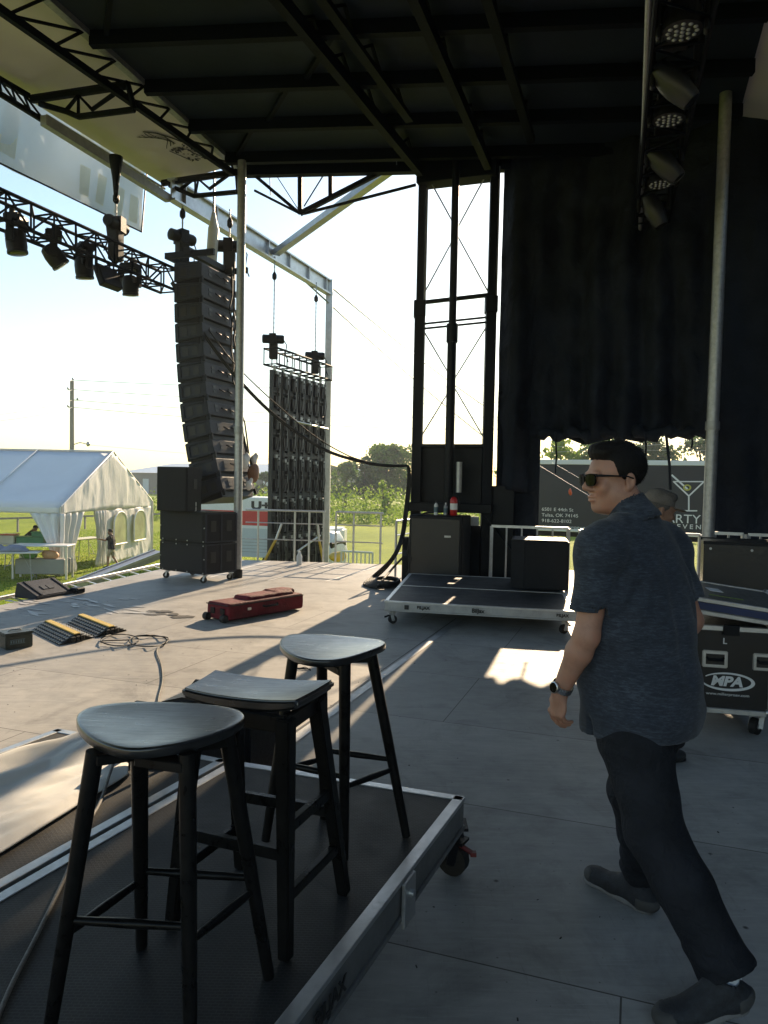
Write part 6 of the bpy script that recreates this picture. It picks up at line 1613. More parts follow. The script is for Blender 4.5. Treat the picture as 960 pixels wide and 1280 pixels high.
def white_rack():
    c = D(446, 700, 22); t = thing('crowd_barrier', 'low white barrier with upright bars on the lawn behind the guard rail', 'barrier', (c.x, c.y, GZ), -A)
    zt = D(446, 690, 22).z - GZ
    for s_ in (-1, 1):
        m = MB(); m.tube([(s_ * .5, 0, 0), (s_ * .5, 0, zt)], .03, 6); m.build('end_post', M['white_plastic'], t)
    m = MB(); m.tube([(-.5, 0, zt), (.5, 0, zt)], .035, 6); m.tube([(-.5, 0, .2), (.5, 0, .2)], .03, 6); m.build('frame_bar', M['white_plastic'], t)
    for k in range(7): m = MB(); m.tube([(-.4 + k * .133, 0, .2), (-.4 + k * .133, 0, zt)], .022, 5); m.build('upright_bar', M['white_plastic'], t)
    c = D(422, 696, 23); s = SDF((-.4, -.4, -.3), (.4, .4, .4), .04); s.ell((0, 0, 0), (.28, .25, .16), k=0); s.ell((.15, 0, .08), (.12, .14, .12), k=.05)
    o = s.build('sandbag', M['yellow'], None, 1); o.location = (c.x, c.y, c.z); tag(o, 'yellow sandbag beside the silver post foot', 'bag')
white_rack()
# ------------------------------------------------------------------ tent
def tent():
    C1, C2 = P(76, 720, GZ), P(190, 692, GZ); g = C2 - C1; wd = g.length; g.normalize(); l = Vector((-g.y, g.x, 0)); l = l if l.x < 0 else -l
    l = (l * .995 + g * -.06).normalized()
    ze = D(76, 634, C1.y).z; zr = D(143, 565, (C1.y + C2.y) / 2).z; L = 12.0
    t = thing('tent', 'white frame tent with gable end, tied back curtains and clear arched windows', 'tent', tuple(C1))
    vz = .22
    r0, r1 = (C1 + C2) / 2, (C1 + C2) / 2 + l * L
    A_ = lambda p, z: Vector((p.x, p.y, z))
    m = MB(); NB = 20
    for (ea, eb) in ((C1, C1 + l * L), (C2, C2 + l * L)):
        vs = []
        for i in range(NB + 1):
            for j in range(9):
                f = i / NB; q = A_(ea.lerp(eb, f), ze).lerp(A_(r0.lerp(r1, f), zr), j / 8); sag = .10 * sin(pi * j / 8) * (.4 + .6 * abs(sin(pi * f * 4)))
                vs.append(q - Z * sag)
        m.add(vs, [(i * 9 + j, (i + 1) * 9 + j, (i + 1) * 9 + j + 1, i * 9 + j + 1) for i in range(NB) for j in range(8)])
    o = m.build('roof', M['tent'], t, True, 180); md = o.modifiers.new('thickness', 'SOLIDIFY'); md.thickness = .015
    m = MB()
    for k in range(5):
        f = k * .25; m.tube([A_(C1.lerp(C1 + l * L, f), ze + .02), A_(r0.lerp(r1, f), zr + .03), A_(C2.lerp(C2 + l * L, f), ze + .02)], .03, 6)
    m.tube([A_(r0, zr + .03), A_(r1, zr + .03)], .03, 6)
    m.build('roof_frame', M['white_plastic'], t, True, 60)
    def wall(pts, z0f, z1f, name, mt, fold, n=40, nz=14, seed=1, parent=t):
        L_ = (pts[1] - pts[0]).length; d = (pts[1] - pts[0]).normalized(); nn = Vector((d.y, -d.x, 0)); vs = []
        for i in range(n + 1):
            f = i / n; lo, hi = z0f(f), z1f(f)
            for j in range(nz + 1):
                z = lo + (hi - lo) * j / nz; s = f * L_
                o_ = fold * (noise.noise(Vector((s * 2.2, z * .8, seed))) + .6 * noise.noise(Vector((s * 6 + z * 2, z * 2, seed))))
                q = pts[0] + d * s + nn * o_; vs.append((q.x, q.y, z))
        mm = MB(); mm.add(vs, [(i * (nz + 1) + j, (i + 1) * (nz + 1) + j, (i + 1) * (nz + 1) + j + 1, i * (nz + 1) + j + 1) for i in range(n) for j in range(nz)])
        o_ = mm.build(name, mt, parent, True, 180); md_ = o_.modifiers.new('thickness', 'SOLIDIFY'); md_.thickness = .012; return o_
    wall((C1, C2), lambda f: ze - vz, lambda f: ze + (zr - ze) * (1 - abs(2 * f - 1)), 'gable', M['tent_wall'], .05, 48, 10, 3)
    wall((C1, C1 + l * L), lambda f: ze - vz, lambda f: ze + .01, 'valance', M['tent'], .02, 60, 3, 5)
    wall((C2, C2 + l * L), lambda f: ze - vz, lambda f: ze + .01, 'valance', M['tent'], .02, 60, 3, 6)
    # end wall: the right two thirds hang closed with arched clear windows
    wall((C1.lerp(C2, .40), C2), lambda f: GZ + .03, lambda f: ze - vz + .02, 'end_wall', M['tent_wall'], .06, 60, 20, 8)
    nn = Vector((g.y, -g.x, 0)); nn = nn if nn.dot(Vector((0, 0, 0)) - C1) > 0 else -nn
    for f0 in (.56, .80):
        m = MB(); ctr = C1.lerp(C2, f0); hw, zb, zs = .62, GZ + .75, GZ + 1.55; out = [(-hw, zb), (hw, zb), (hw, zs)] + [(hw * cos(a), zs + hw * .8 * sin(a)) for a in [pi * k / 12 for k in range(1, 12)]] + [(-hw, zs)]
        vs = [ctr + g * x + Z * (z - ctr.z) + nn * .09 for x, z in out]; vs2 = [v + nn * .02 for v in vs]; n_ = len(vs)
        m.add([*vs, *vs2], [tuple(range(n_)), tuple(range(2 * n_ - 1, n_ - 1, -1))] + [(i, (i + 1) % n_, n_ + (i + 1) % n_, n_ + i) for i in range(n_)]); w_ = m.build('window', M['tent_window'], t, True)
        m = MB(); m.tube([*vs2, vs2[0]], .03, 5); m.build('window_frame', M['tent'], w_, True)
    for k in range(4):
        m = MB(); m.box((0, 0, 0), (.10, .10, ze - GZ)); 
        for p in (C1 + l * (L * k / 3), C2 + l * (L * k / 3)):
            m = MB(); m.tube([A_(p, GZ), A_(p, ze)], .05, 8); m.build('leg', M['alu'], t, True, 50)
    # curtains gathered to the legs
    def drape(p, d, wtop, wbot, name='curtain', mt='tent', seed=1, zb=GZ + .02):
        vs = []; n, nz = 26, 16
        for i in range(n + 1):
            for j in range(nz + 1):
                f = i / n; h = j / nz; z = zb + (ze - vz - zb) * h
                w_ = wbot + (wtop - wbot) * max(0, (h - .38) / .62) ** 1.15 + .16 * math.exp(-((h - .05) / .14) ** 2)
                q = p + d * (f - .12) * w_ + Vector((d.y, -d.x, 0)) * (.06 * sin(f * 24 + 2 * h + seed) + .05 * noise.noise(Vector((f * 4, h * 4, seed)))); vs.append((q.x, q.y, z))
        mm = MB(); mm.add(vs, [(i * (nz + 1) + j, (i + 1) * (nz + 1) + j, (i + 1) * (nz + 1) + j + 1, i * (nz + 1) + j + 1) for i in range(n) for j in range(nz)])
        o_ = mm.build(name, M[mt], t, True, 180); md_ = o_.modifiers.new('thickness', 'SOLIDIFY'); md_.thickness = .012
    drape(C1, l, 1.25, .42, seed=1); drape(C1, g, 1.9, 1.0, mt='tent_wall', seed=2); drape(C1.lerp(C2, .40), -g, .9, .5, mt='tent_wall', seed=3)
    drape(C1 + l * 4, -l, 1.5, .35, mt='tent_wall', seed=4); drape(C1 + l * 4, l, 1.5, .35, mt='tent_wall', seed=5); drape(C2 + l * .1, l, .8, .4, mt='tent_wall', seed=7)
    return C1, C2, g, l
tC1, tC2, tg, tl = tent()
def folding_table(label, px, py, Y, w_, d_, h, rz, top='white_plastic', skirt=False):
    c = D(px, py, Y); t = thing('folding_table', label, 'table', (c.x, c.y, GZ), rz, 'folding tables by the tent')
    m = MB(); m.box((0, 0, h - .025), (w_, d_, .05)); m.build('tabletop', M[top], t, bevel=.012)
    for sx in (-1, 1):
        m = MB(); x = sx * (w_ / 2 - .2)
        m.tube([(x, -d_ / 2 + .08, 0), (x - sx * .06, -d_ / 2 + .1, h - .05)], .018, 6); m.tube([(x, d_ / 2 - .08, 0), (x - sx * .06, d_ / 2 - .1, h - .05)], .018, 6); m.tube([(x, -d_ / 2 + .08, .12), (x, d_ / 2 - .08, .12)], .014, 6); m.tube([(x, 0, .12), (x - sx * .4, 0, h - .05)], .012, 6); m.build('leg', M['galv'], t, smooth=50)
    return t
ft1 = folding_table('white folding table with a dark cloth at the left edge of the tent', 12, 712, 24.0, 1.9, .8, .95, R(12))
ft2 = folding_table('white folding table holding the green boxes inside the tent', 42, 702, 27.0, 2.2, .8, .95, R(5))
ft3 = folding_table('small table standing beyond the tied curtain of the tent', 105, 697, 31.0, 1.6, .7, .85, R(70))
def block(name, label, cat, px, py, Y, size, mt, lidm=None, rz=0, dz=0.0):
    c = D(px, py, Y); t = thing(name, label, cat, (c.x, c.y, c.z + dz), rz)
    m = MB(); m.prism([(-size[0] / 2, -size[1] / 2), (size[0] / 2, -size[1] / 2), (size[0] / 2, size[1] / 2), (-size[0] / 2, size[1] / 2)], 0, size[2]); m.build('body', M[mt], t, bevel=.03, seg=2)
    m = MB(); m.box((0, 0, size[2] + .02), (size[0] + .05, size[1] + .05, .05)); m.build('lid', M[lidm or mt], t, bevel=.015)
    return t
zt1, zt2 = GZ + .95, GZ + .95
def on(t, x, y, z): 
    a = t.rotation_euler.z; return Vector((t.location.x + cos(a) * x - sin(a) * y, t.location.y + sin(a) * x + cos(a) * y, t.location.z + z))
def blk_on(tb, x, y, h, name, label, cat, size, mt, lidm=None):
    p = on(tb, x, y, h + .002); t = thing(name, label, cat, tuple(p), tb.rotation_euler.z)
    m = MB(); m.box((0, 0, size[2] / 2), size); m.build('body', M[mt], t, bevel=.02, seg=2)
    m = MB(); m.box((0, 0, size[2] + .015), (size[0] + .04, size[1] + .04, .04)); m.build('lid', M[lidm or mt], t, bevel=.012)
blk_on(ft2, -.05, 0, .95, 'storage_tub', 'lower wide green storage tub on the tent table', 'tub', (.95, .5, .22), 'green')
blk_on(ft2, .22, 0, 1.21, 'storage_tub', 'smaller green storage tub stacked on the wide green one', 'tub', (.45, .42, .14), 'green')
blk_on(ft2, -.85, .0, .95, 'storage_tub', 'white and red bundle box at the left end of the tent table', 'tub', (.5, .5, .3), 'white_plastic', 'red_paint')
blk_on(ft2, .85, .0, .95, 'cup_tray', 'tray of white cups at the right end of the tent table', 'tray', (.4, .4, .18), 'white_plastic')
def chest():
    c = D(54, 716, 24.6); t = thing('display_freezer', 'grey open topped chest counter with colourful packets beside the tent leg', 'counter', (c.x, c.y, GZ), R(4))
    m = MB(); m.box((0, 0, .42), (1.6, .6, .50)); m.build('body', mat('pale_grey_counter', (.30, .30, .28), .6, 0, .08, 5, .1), t, bevel=.02)
    m = MB(); m.box((0, 0, 1.12), (1.85, .8, .05)); m.build('tabletop', M['white_plastic'], t, bevel=.01)
    for sx in (-.86, .86):
        for sy in (-.3, .3): m = MB(); m.box((sx, sy, .55), (.06, .06, 1.1)); m.build('leg', M['alu'], t)
    for (x, cm, nm, lb) in ((-.45, 'leaf_green', 'packet_bag', 'bright green packets inside the grey counter'), (.25, 'peach', 'packet_bag', 'peach coloured packets inside the grey counter')):
        p = on(t, x, -.08, .68); s = SDF((-.4, -.3, -.1), (.4, .3, .5), .04); s.ell((0, 0, .12), (.26, .16, .16), k=0); s.ell((.16, 0, .1), (.14, .14, .12), k=.04); s.ell((-.16, .02, .16), (.12, .12, .12), k=.04)
        o = s.build(nm, M[cm], None, 1); o.location = p; tag(o, lb, 'packets')
chest()
def cloth_heap():
    p = on(ft1, -.1, 0, .95); s = SDF((-1, -.5, -.15), (1, .5, .4), .04); s.ell((0, 0, .04), (.75, .38, .10), k=0); s.ell((.3, 0, .1), (.35, .28, .12), k=.06); s.ell((-.45, .05, .10), (.3, .25, .16), k=.06)
    X, Y, Zz = s.grid(); s.d += .03 * wrinkle(X, Y, Zz, 5, lo=8, hi=20)
    o = s.build('cloth_bundle', mat('bluish_grey_cloth', (.22, .24, .30), .9, 0, .3, 6, .3), None, 1); o.location = p; tag(o, 'heap of bluish grey cloth on the left folding table', 'cloth')
    p = on(ft1, -.75, .1, .95); s = SDF((-.5, -.5, -.1), (.5, .5, .4), .04); s.ell((0, 0, .1), (.28, .24, .16), k=0); s.ell((.2, 0, .06), (.18, .2, .1), k=.05)
    o = s.build('bag', M['black_tee'], None, 1); o.location = p; tag(o, 'dark bag at the left border on the left folding table', 'bag')
cloth_heap()
def lawn_fence():
    a, b = D(12, 655, 44), D(60, 652, 46); t = thing('low_fence', 'pale low fence rail seen through the open tent', 'fence', (a.x, a.y, GZ))
    d = b - a; L = d.length; q = Vector((a.x, a.y, GZ)); d.z = 0; d.normalize(); 
    m = MB(); m.beam(q - d * 4 + Z * .85, q + d * 14 + Z * .85, .05, .12); m.build('rail', M['timber'], t, True)
    for k in range(9): p = q - d * 4 + d * (k * 2.25); m = MB(); m.beam(p, p + Z * .9, .1); m.build('post', M['timber'], t, True)
lawn_fence()

def debris():
    m = MB(); r = random.Random(31)
    for k in range(130):
        x, y = r.uniform(300, 930), r.uniform(800, 1275)
        if k < 90: x, y = r.uniform(0, 520), r.uniform(740, 900)
        c = P(x, y); s_ = r.uniform(.0012, .0036); T = Matrix.Translation(c + Z * s_ * .6) @ Matrix.Rotation(r.uniform(0, 6), 4, 'Z')
        m.box((0, 0, 0), (s_ * r.uniform(1, 4), s_ * r.uniform(.8, 1.6), s_), T)
    tag(m.build('debris', M['black_print'], origin=(0, 0, 0)), 'tiny dark chips and crumbs scattered over the stage floor', 'debris', kind='stuff')
debris()
# ------------------------------------------------------------------ people
def frame(yaw, pitch=0.0, roll=0.0):
    """columns: right, forward, up of a head or hand"""
    return Matrix.Rotation(yaw, 3, 'Z') @ Matrix.Rotation(pitch, 3, 'X') @ Matrix.Rotation(roll, 3, 'Y')
def head_sdf(s, c, Rm, k=.012):
    T = lambda p: tuple(Vector(c) + Rm @ Vector(p)); E = lambda p, r, **kw: s.ell(T(p), r, Rm, **kw)
    E((0, -.012, .042), (.074, .096, .083), k=.0)                       # skull
    E((0, .030, .012), (.066, .068, .070), k=.03)                       # brow and cheeks
    E((0, .034, -.056), (.058, .062, .064), k=.03)                      # jaw
    E((0, .070, -.104), (.026, .022, .018), k=.028)                     # chin
    for sd in (-1, 1):
        E((sd * .050, .0, -.062), (.022, .048, .036), k=.03)            # jaw corner
        E((sd * .038, .076, -.030), (.024, .018, .022), k=.022)         # cheek bone
        s.ell(T((sd * .031, .103, -.002)), (.017, .014, .012), Rm, k=.014, op='sub')   # eye socket
        E((sd * .031, .083, -.001), (.0125, .0125, .0115), k=.004)      # eyeball
        E((sd * .030, .092, .020), (.024, .010, .008), k=.012)          # brow ridge
        E((sd * .079, -.014, -.012), (.008, .019, .031), k=.008)        # ear
        s.ell(T((sd * .087, -.010, -.010)), (.006, .010, .018), Rm, k=.006, op='sub')
        E((sd * .078, -.004, -.036), (.007, .010, .010), k=.006)
        E((sd * .013, .105, -.037), (.010, .010, .008), k=.008)         # nostril
    s.cap(T((0, .096, .010)), T((0, .119, -.026)), .0085, .011, k=.012) # nose bridge
    E((0, .118, -.032), (.012, .012, .010), k=.010)
    E((0, .096, -.063), (.024, .012, .0065), k=.006); E((0, .095, -.076), (.021, .012, .0075), k=.006)   # lips
    s.ell(T((0, .110, -.0695)), (.022, .010, .0016), Rm, k=.003, op='sub')
    E((0, .020, -.095), (.045, .050, .022), k=.03)                      # under the chin
def hair_sdf(h, c, Rm, kind='short'):
    s = SDF(Vector(c) - Vector((.16, .16, .16)), Vector(c) + Vector((.16, .16, .20)), h)
    T = lambda p: tuple(Vector(c) + Rm @ Vector(p))
    s.ell(T((0, -.015, .043)), (.0785, .1015, .088), Rm, k=0)
    for sd in (-1, 1): s.ell(T((sd * .040, .006, .034)), (.0395, .052, .052), Rm, k=.012)
    s.ell(T((0, .060, .094)), (.058, .036, .024), Rm, k=.03)
    s.ell(T((.01, .02, .114)), (.056, .066, .016), Rm, k=.03)
    X, Y, Zz = s.grid(); q = np.stack([X - c[0], Y - c[1], Zz - c[2]], -1) @ np.array(Rm)
    x, y, z = q[..., 0], q[..., 1], q[..., 2]
    line = np.interp(y, [-.12, -.075, -.052, -.040, -.034, -.006, .0, .012, .018, .032, .042, .070, .095], [-.078, -.074, -.064, -.012, .012, .012, -.022, -.020, .006, .012, .056, .066, .072])
    s.d = np.maximum(s.d, (line - z) * .75).astype(np.float32)
    s.d += (.0010 * np.sin(q[..., 0] * 300 + 3 * np.sin(q[..., 1] * 60)) * np.clip((z - .0) * 12, 0, 1)).astype(np.float32)
    return s
def hand_sdf(s, w, Rm, side, curl=.75, k=.008):
    """Rm columns: x = towards the thumb side, y = along the fingers, z = out of the back of the hand"""
    T = lambda p: tuple(Vector(w) + Rm @ Vector(p))
    s.ell(T((0, .012, 0)), (.028, .034, .021), Rm, k=.014)
    s.ell(T((-.004, .050, 0)), (.040, .046, .0155), Rm, k=.016)
    s.ell(T((.026, .040, -.010)), (.018, .034, .016), Rm, k=.014)
    for i, (x, L, r) in enumerate(((.031, .074, .0088), (.0102, .082, .0091), (-.0108, .076, .0087), (-.0305, .060, .0076))):
        p = Vector((x, .084 - .006 * abs(i - 1), .002)); an = curl * (.55 + .10 * i); pts = [p]; rs = [r * 1.08]
        for f, kf in ((.46, 1.0), (.30, 1.9), (.24, 2.5)):
            p = p + Vector((-.02 * (i - 1.3) * L * .3, cos(an * kf), -sin(an * kf))) * L * f; pts.append(p.copy()); rs.append(r * (1.0 if f > .4 else .92))
        for a, b, ra_, rb_ in zip(pts, pts[1:], rs, rs[1:]): s.cap(T(a), T(b), ra_, rb_, k=.002)
        s.ell(T(pts[0] + Vector((0, 0, .004))), (r * 1.05, r * 1.2, r * .9), Rm, k=.008)
    tp = [Vector((.030, .022, -.006)), Vector((.050, .050, -.016)), Vector((.054, .078, -.028)), Vector((.046, .100, -.036))]
    for a, b, ra_, rb_ in zip(tp, tp[1:], (.0135, .0115, .0105), (.0115, .0105, .0085)): s.cap(T(a), T(b), ra_, rb_, k=.007)
def person(label, loc, yaw, J, C, h=.006, detail=True):
    """J: joints in body axes (x right, y forward, z up); C: clothing spec"""
    t = thing('person', label, 'person', loc, yaw)
    g = lambda n: np.array(J[n], float)
    hc, Rm = Vector(J['head']), frame(*J['head_rot'])
    # ---------------- skin: one continuous body
    allp = np.array([v for k_, v in J.items() if k_ != 'head_rot' and len(v) == 3], float)
    lo, hi = allp.min(0) - .17, allp.max(0) + .17; lo[2] = -.02; hi[2] = hc.z + .17
    s = SDF(lo, hi, .0043 if detail else h)
    sh = C.get('slim', 1.0)
    s.loft([(z, x, y, rx * .90 * sh, ry * .90 * sh) for z, x, y, rx, ry in J['torso']], k=0)
    s.cap(g('neck'), hc + Rm @ Vector((0, -.018, -.052)), .060 * C.get('neck', 1), .055 * C.get('neck', 1), k=.03)
    for sd in ('l', 'r'):
        s.chain([g('sho_' + sd), g('elb_' + sd)], [.050, .043], .03); s.cap(g('elb_' + sd), g('elb_' + sd) * .72 + g('wri_' + sd) * .28, .042, .044, k=.02); s.cap(g('elb_' + sd) * .72 + g('wri_' + sd) * .28, g('wri_' + sd), .044, .0285, k=.02)
        s.chain([g('hip_' + sd), g('kne_' + sd), g('ank_' + sd)], [.085, .056, .040], .03)
        s.cap(g('ank_' + sd), g('heel_' + sd) * .6 + g('toe_' + sd) * .4 + np.array([0, 0, .035]), .036, .024, k=.02)
    head_sdf(s, hc, Rm)
    for sd in ('l', 'r'):
        w, e = Vector(J['wri_' + sd]), Vector(J['elb_' + sd])
        yv = Vector(J.get('fin_' + sd, w - e)).normalized(); bk = Vector(J.get('back_' + sd, ((-1 if sd == 'l' else 1), 0, 0))); bk = (bk - yv * bk.dot(yv)).normalized(); xv = yv.cross(bk)
        th = Vector(J.get('thumb_' + sd, (0, 1, 0)))
        if xv.dot(th) < 0: xv = -xv
        Rh = Matrix((xv, yv, bk)).transposed(); hand_sdf(s, w + yv * .004, Rh, sd)
    s.build('body', C['skin'], t, 1)
    # ---------------- shirt
    s = SDF([lo[0], lo[1], C['hem'] - .16], hi, h); off = C.get('shirt_off', .012)
    fl = lambda z: C.get('flare', .024) * min(1, max(0, (1.12 - z) / .25))
    tor = [(z, x, y - .3 * fl(z), rx + off + fl(z), ry + off + 1.2 * fl(z)) for z, x, y, rx, ry in J['torso']]; hem = C['hem']
    s.loft([q for q in tor if q[0] > hem - .12], k=0, p=2.25)
    for sd in ('l', 'r'):
        a, b = g('sho_' + sd), g('elb_' + sd); f = C.get('sleeve', .72)
        s2 = SDF([lo[0], lo[1], C['hem'] - .16], hi, h); e = a + (b - a) * f; d_ = (b - a) / np.linalg.norm(b - a)
        s2.ell(a + np.array([0, 0, -.01]), (.078, .082, .075), k=0); s2.cap(a, e + d_ * .05, C.get('sl_r', .074), C.get('sl_r', .074) * .93, k=.045)
        X, Y, Zz = s2.grid(); m_ = (X - e[0]) * d_[0] + (Y - e[1]) * d_[1] + (Zz - e[2]) * d_[2]; s2.d = np.maximum(s2.d, m_).astype(np.float32); s2.cap(e - d_ * .02, e + d_ * .05, .060, .062, k=.004, op='sub')
        hh = np.clip(.5 + .5 * (s.d - s2.d) / .03, 0, 1); s.d = (s.d * (1 - hh) + s2.d * hh - .03 * hh * (1 - hh)).astype(np.float32)
        # the trapezius slope
        s.cap(a * .8 + g('neck') * .2 + np.array([0, 0, .02]), g('neck') + np.array([0, -.01, -.025]), .055, .06, k=.05)
    X, Y, Zz = s.grid()
    wr = wrinkle(X, Y, Zz, 3, 10, 9, 30, (1, 1, .8)); w2 = wrinkle(X, Y, Zz, 31, 6, 14, 34, (1.0, 1.0, .25)) if detail else 0; w3 = wrinkle(X, Y, Zz, 55, 5, 30, 60, (.8, .8, 1)) if detail else 0
    low = np.clip((1.16 - Zz) / .3, 0, 1); s.d += (C.get('wr', 1) * (.010 * wr + .016 * w2 * low + .006 * w3)).astype(np.float32)
    # drag folds running from the armpits, and a soft dip along the spine
    for sd_ in (-1, 1):
        q_ = (X * sd_ - .10) + .55 * (Zz - 1.33); s.d += (C.get('wr', 1) * .006 * np.sin(q_ * 85) * np.exp(-((X * sd_ - .15) / .07) ** 2 - ((Zz - 1.27) / .10) ** 2)).astype(np.float32)
    s.d += (.016 * np.exp(-(X / .03) ** 2) * np.exp(-((Zz - 1.18) / .2) ** 2) * (Y < .02)).astype(np.float32)
    # open hem, sleeve ends, neckline
    hemz = hem + C.get('hem_tilt', 0) * Y
    s.d = np.maximum(s.d, hemz - Zz).astype(np.float32)
    nk = g('neck'); hd = np.array(hc) - nk; up = hd / np.linalg.norm(hd)
    s.cap(nk + up * .025, nk + up * .2, .066, .075, k=.006, op='sub')
    if 'vent' in C:
        v = C['vent']; s.ell(v, (.05, .022, .085), k=0, op='sub')
    so_ = s.build('shirt', C['shirt'], t, 2)
    if C.get('collar'):
        s = SDF(nk - .14, nk + .16, h * .8)
        fw = np.array([0, 1, 0.]); 
        s.cap(nk - up * .03, nk + up * .052, .079, .072, k=0); s.cap(nk - up * .05, nk + up * .2, .067, .066, k=0, op='sub')
        X2, Y2, Z2 = s.grid(); s.d = np.maximum(s.d, (Z2 - (nk[2] + .052) + .45 * np.maximum(Y2 - nk[1] - .0, 0)) * .8).astype(np.float32)
        s.cap(nk - up * .012 + np.array([0, -.006, 0]), nk + up * .050, .094, .073, k=0); s.cap(nk - up * .03 + np.array([0, -.006, 0]), nk + up * .043, .094, .066, k=0, op='sub')
        s.cap(nk - up * .02, nk + up * .055, .076, .070, k=0); s.cap(nk - up * .06, nk + up * .2, .065, .064, k=0, op='sub')
        s.build('collar', C['shirt'], so_, 1)
    # ---------------- trousers
    s = SDF(lo, [hi[0], hi[1], 1.14], h); cr = J['torso']
    pelvis = [q for q in cr if q[0] < 1.06]
    s.loft([(z, x, y, rx * .94, ry * .92) for z, x, y, rx, ry in pelvis], k=0, p=2.2)
    rt = C.get('leg_r', (.090, .074, .062)); cut = C.get('leg_cut')
    for sd in ('l', 'r'):
        hp, kn, an = g('hip_' + sd), g('kne_' + sd), g('ank_' + sd); th = (kn - hp)
        s.cap(hp + np.array([0, -.02, .01]), hp + th * .35, rt[0] * 1.04, rt[0] * .97, k=.035); s.cap(hp + th * .35, kn, rt[0] * .97, rt[1], k=.03)
        if cut is None:
            d_ = an - kn; s.cap(kn, kn + d_ * .4 + np.array([0, -.012, 0]), rt[1], rt[1] * .97, k=.03); s.cap(kn + d_ * .4 + np.array([0, -.012, 0]), an + d_ * .02, rt[1] * .97, rt[2], k=.03)
            s.ell(an + d_ * (-.10), (rt[2] * 1.1, rt[2] * 1.22, .03), k=.03)
    X, Y, Zz = s.grid()
    wr = wrinkle(X, Y, Zz, 12, 10, 12, 38, (.7, .7, 1.2)); w2 = wrinkle(X, Y, Zz, 17, 6, 34, 62, (.5, .5, 1.4)) if detail else 0; cuffz = np.clip((.36 - Zz) / .2, 0, 1); s.d += (.011 * wr + .010 * w2 * cuffz + .004 * w2).astype(np.float32)
    for sd in ('l', 'r'):
        kn, an = g('kne_' + sd), g('ank_' + sd); f = 1.0 if cut is None else 0; d_ = (an - kn) / np.linalg.norm(an - kn); e = (an + d_ * C.get('cuff', .03)) if cut is None else g('hip_' + sd) + (kn - g('hip_' + sd)) * cut
        m = ((X - e[0]) * d_[0] + (Y - e[1]) * d_[1] + (Zz - e[2]) * d_[2]); near = (np.sqrt((X - e[0]) ** 2 + (Y - e[1]) ** 2 + (Zz - e[2]) ** 2) < .14)
        s.d = np.where(near, np.maximum(s.d, m), s.d).astype(np.float32)
    s.build('trousers', C['trousers'], t, 1)
    # ---------------- shoes
    for sd in ('l', 'r'):
        an, toe, heel = g('ank_' + sd), g('toe_' + sd), g('heel_' + sd)
        s = SDF(np.minimum(np.minimum(toe, heel), an) - .09, np.maximum(np.maximum(toe, heel), an) + .09, min(h, .006))
        ax = toe - heel; L = np.linalg.norm(ax); ax /= L; up = np.array([0, 0, 1.]); up = up - ax * (up @ ax); up /= np.linalg.norm(up); rt_ = np.cross(ax, up); Ms = Matrix((tuple(rt_), tuple(ax), tuple(up))).transposed()
        q = lambda f, z, x=0: heel + ax * L * f + up * z + rt_ * x
        s.ell(q(.24, .040), (.041, .085, .042), Ms, k=0); s.ell(q(.68, .034), (.049, .105, .033), Ms, k=.04); s.ell(q(.88, .028), (.041, .045, .026), Ms, k=.03)
        s.cap(q(.18, .045), q(.20, .090), .042, .037, k=.03); s.cap(q(.56, .048), q(.34, .085), .034, .036, k=.04); s.ell(q(.40, .098), (.024, .03, .022), Ms, k=.012)
        s.cap(q(.21, .10), q(.20, .16), .034, .040, k=.004, op='sub')
        X, Y, Zz = s.grid(); m = (X - heel[0]) * up[0] + (Y - heel[1]) * up[1] + (Zz - heel[2]) * up[2]; s.d = np.maximum(s.d, -m + .006).astype(np.float32)
        fpos = ((X - heel[0]) * ax[0] + (Y - heel[1]) * ax[1] + (Zz - heel[2]) * ax[2]) / L
        base_d = s.d.copy(); sho = s.build('shoe', C['shoe'], t, 1)
        if detail:
            for nm, a0_, a1_, mt_ in (('heel_counter', -.4, .20, M['asphalt_grey']), ('toe_cap', .88, 1.5, M['asphalt_grey'])):
                s.d = np.maximum(base_d - .003, np.maximum((a0_ - fpos + .25 * (m / .1)) * L, (fpos - .25 * (m / .1) - a1_) * L) if nm == 'side_panel' else np.maximum((a0_ - fpos) * L, (fpos - a1_) * L)).astype(np.float32)
                if nm != 'side_panel': s.d = np.maximum(s.d, m - .058).astype(np.float32)
                s.build(nm, mt_, sho, 1)
        s = SDF(np.minimum(toe, heel) - .08, np.maximum(toe, heel) + .08, min(h, .006))
        s.cap(q(.16, .012), q(.45, .012), .040, .040, k=0); s.cap(q(.45, .012), q(.86, .012), .040, .047, k=.02); s.ell(q(.93, .012), (.044, .04, .03), Ms, k=.02)
        X, Y, Zz = s.grid(); m = (X - heel[0]) * up[0] + (Y - heel[1]) * up[1] + (Zz - heel[2]) * up[2]; s.d = np.maximum(s.d, np.maximum(-m, m - .028 - .012 * np.cos(3 * ((X - heel[0]) * ax[0] + (Y - heel[1]) * ax[1]) / L))).astype(np.float32); s.build('sole', C.get('sole', M['rubber']), sho, 1)
        if detail:
            mb = MB(); mb.tube([q(.24, .05), an - up * .01, an + (g('kne_' + sd) - an) * .20], [.044, .050, .050], 16); mb.build('sock', C.get('sock', M['sock']), t, smooth=60)
            mb = MB()
            for i in range(5):
                f = .44 + .065 * i; z = .092 - .010 * i; mb.tube([q(f, z - .006, -.030), q(f, z + .004, 0), q(f, z - .006, .030)], .0042, 6)
            mb.build('laces', C.get('laces', M['black_print']), sho, smooth=60)
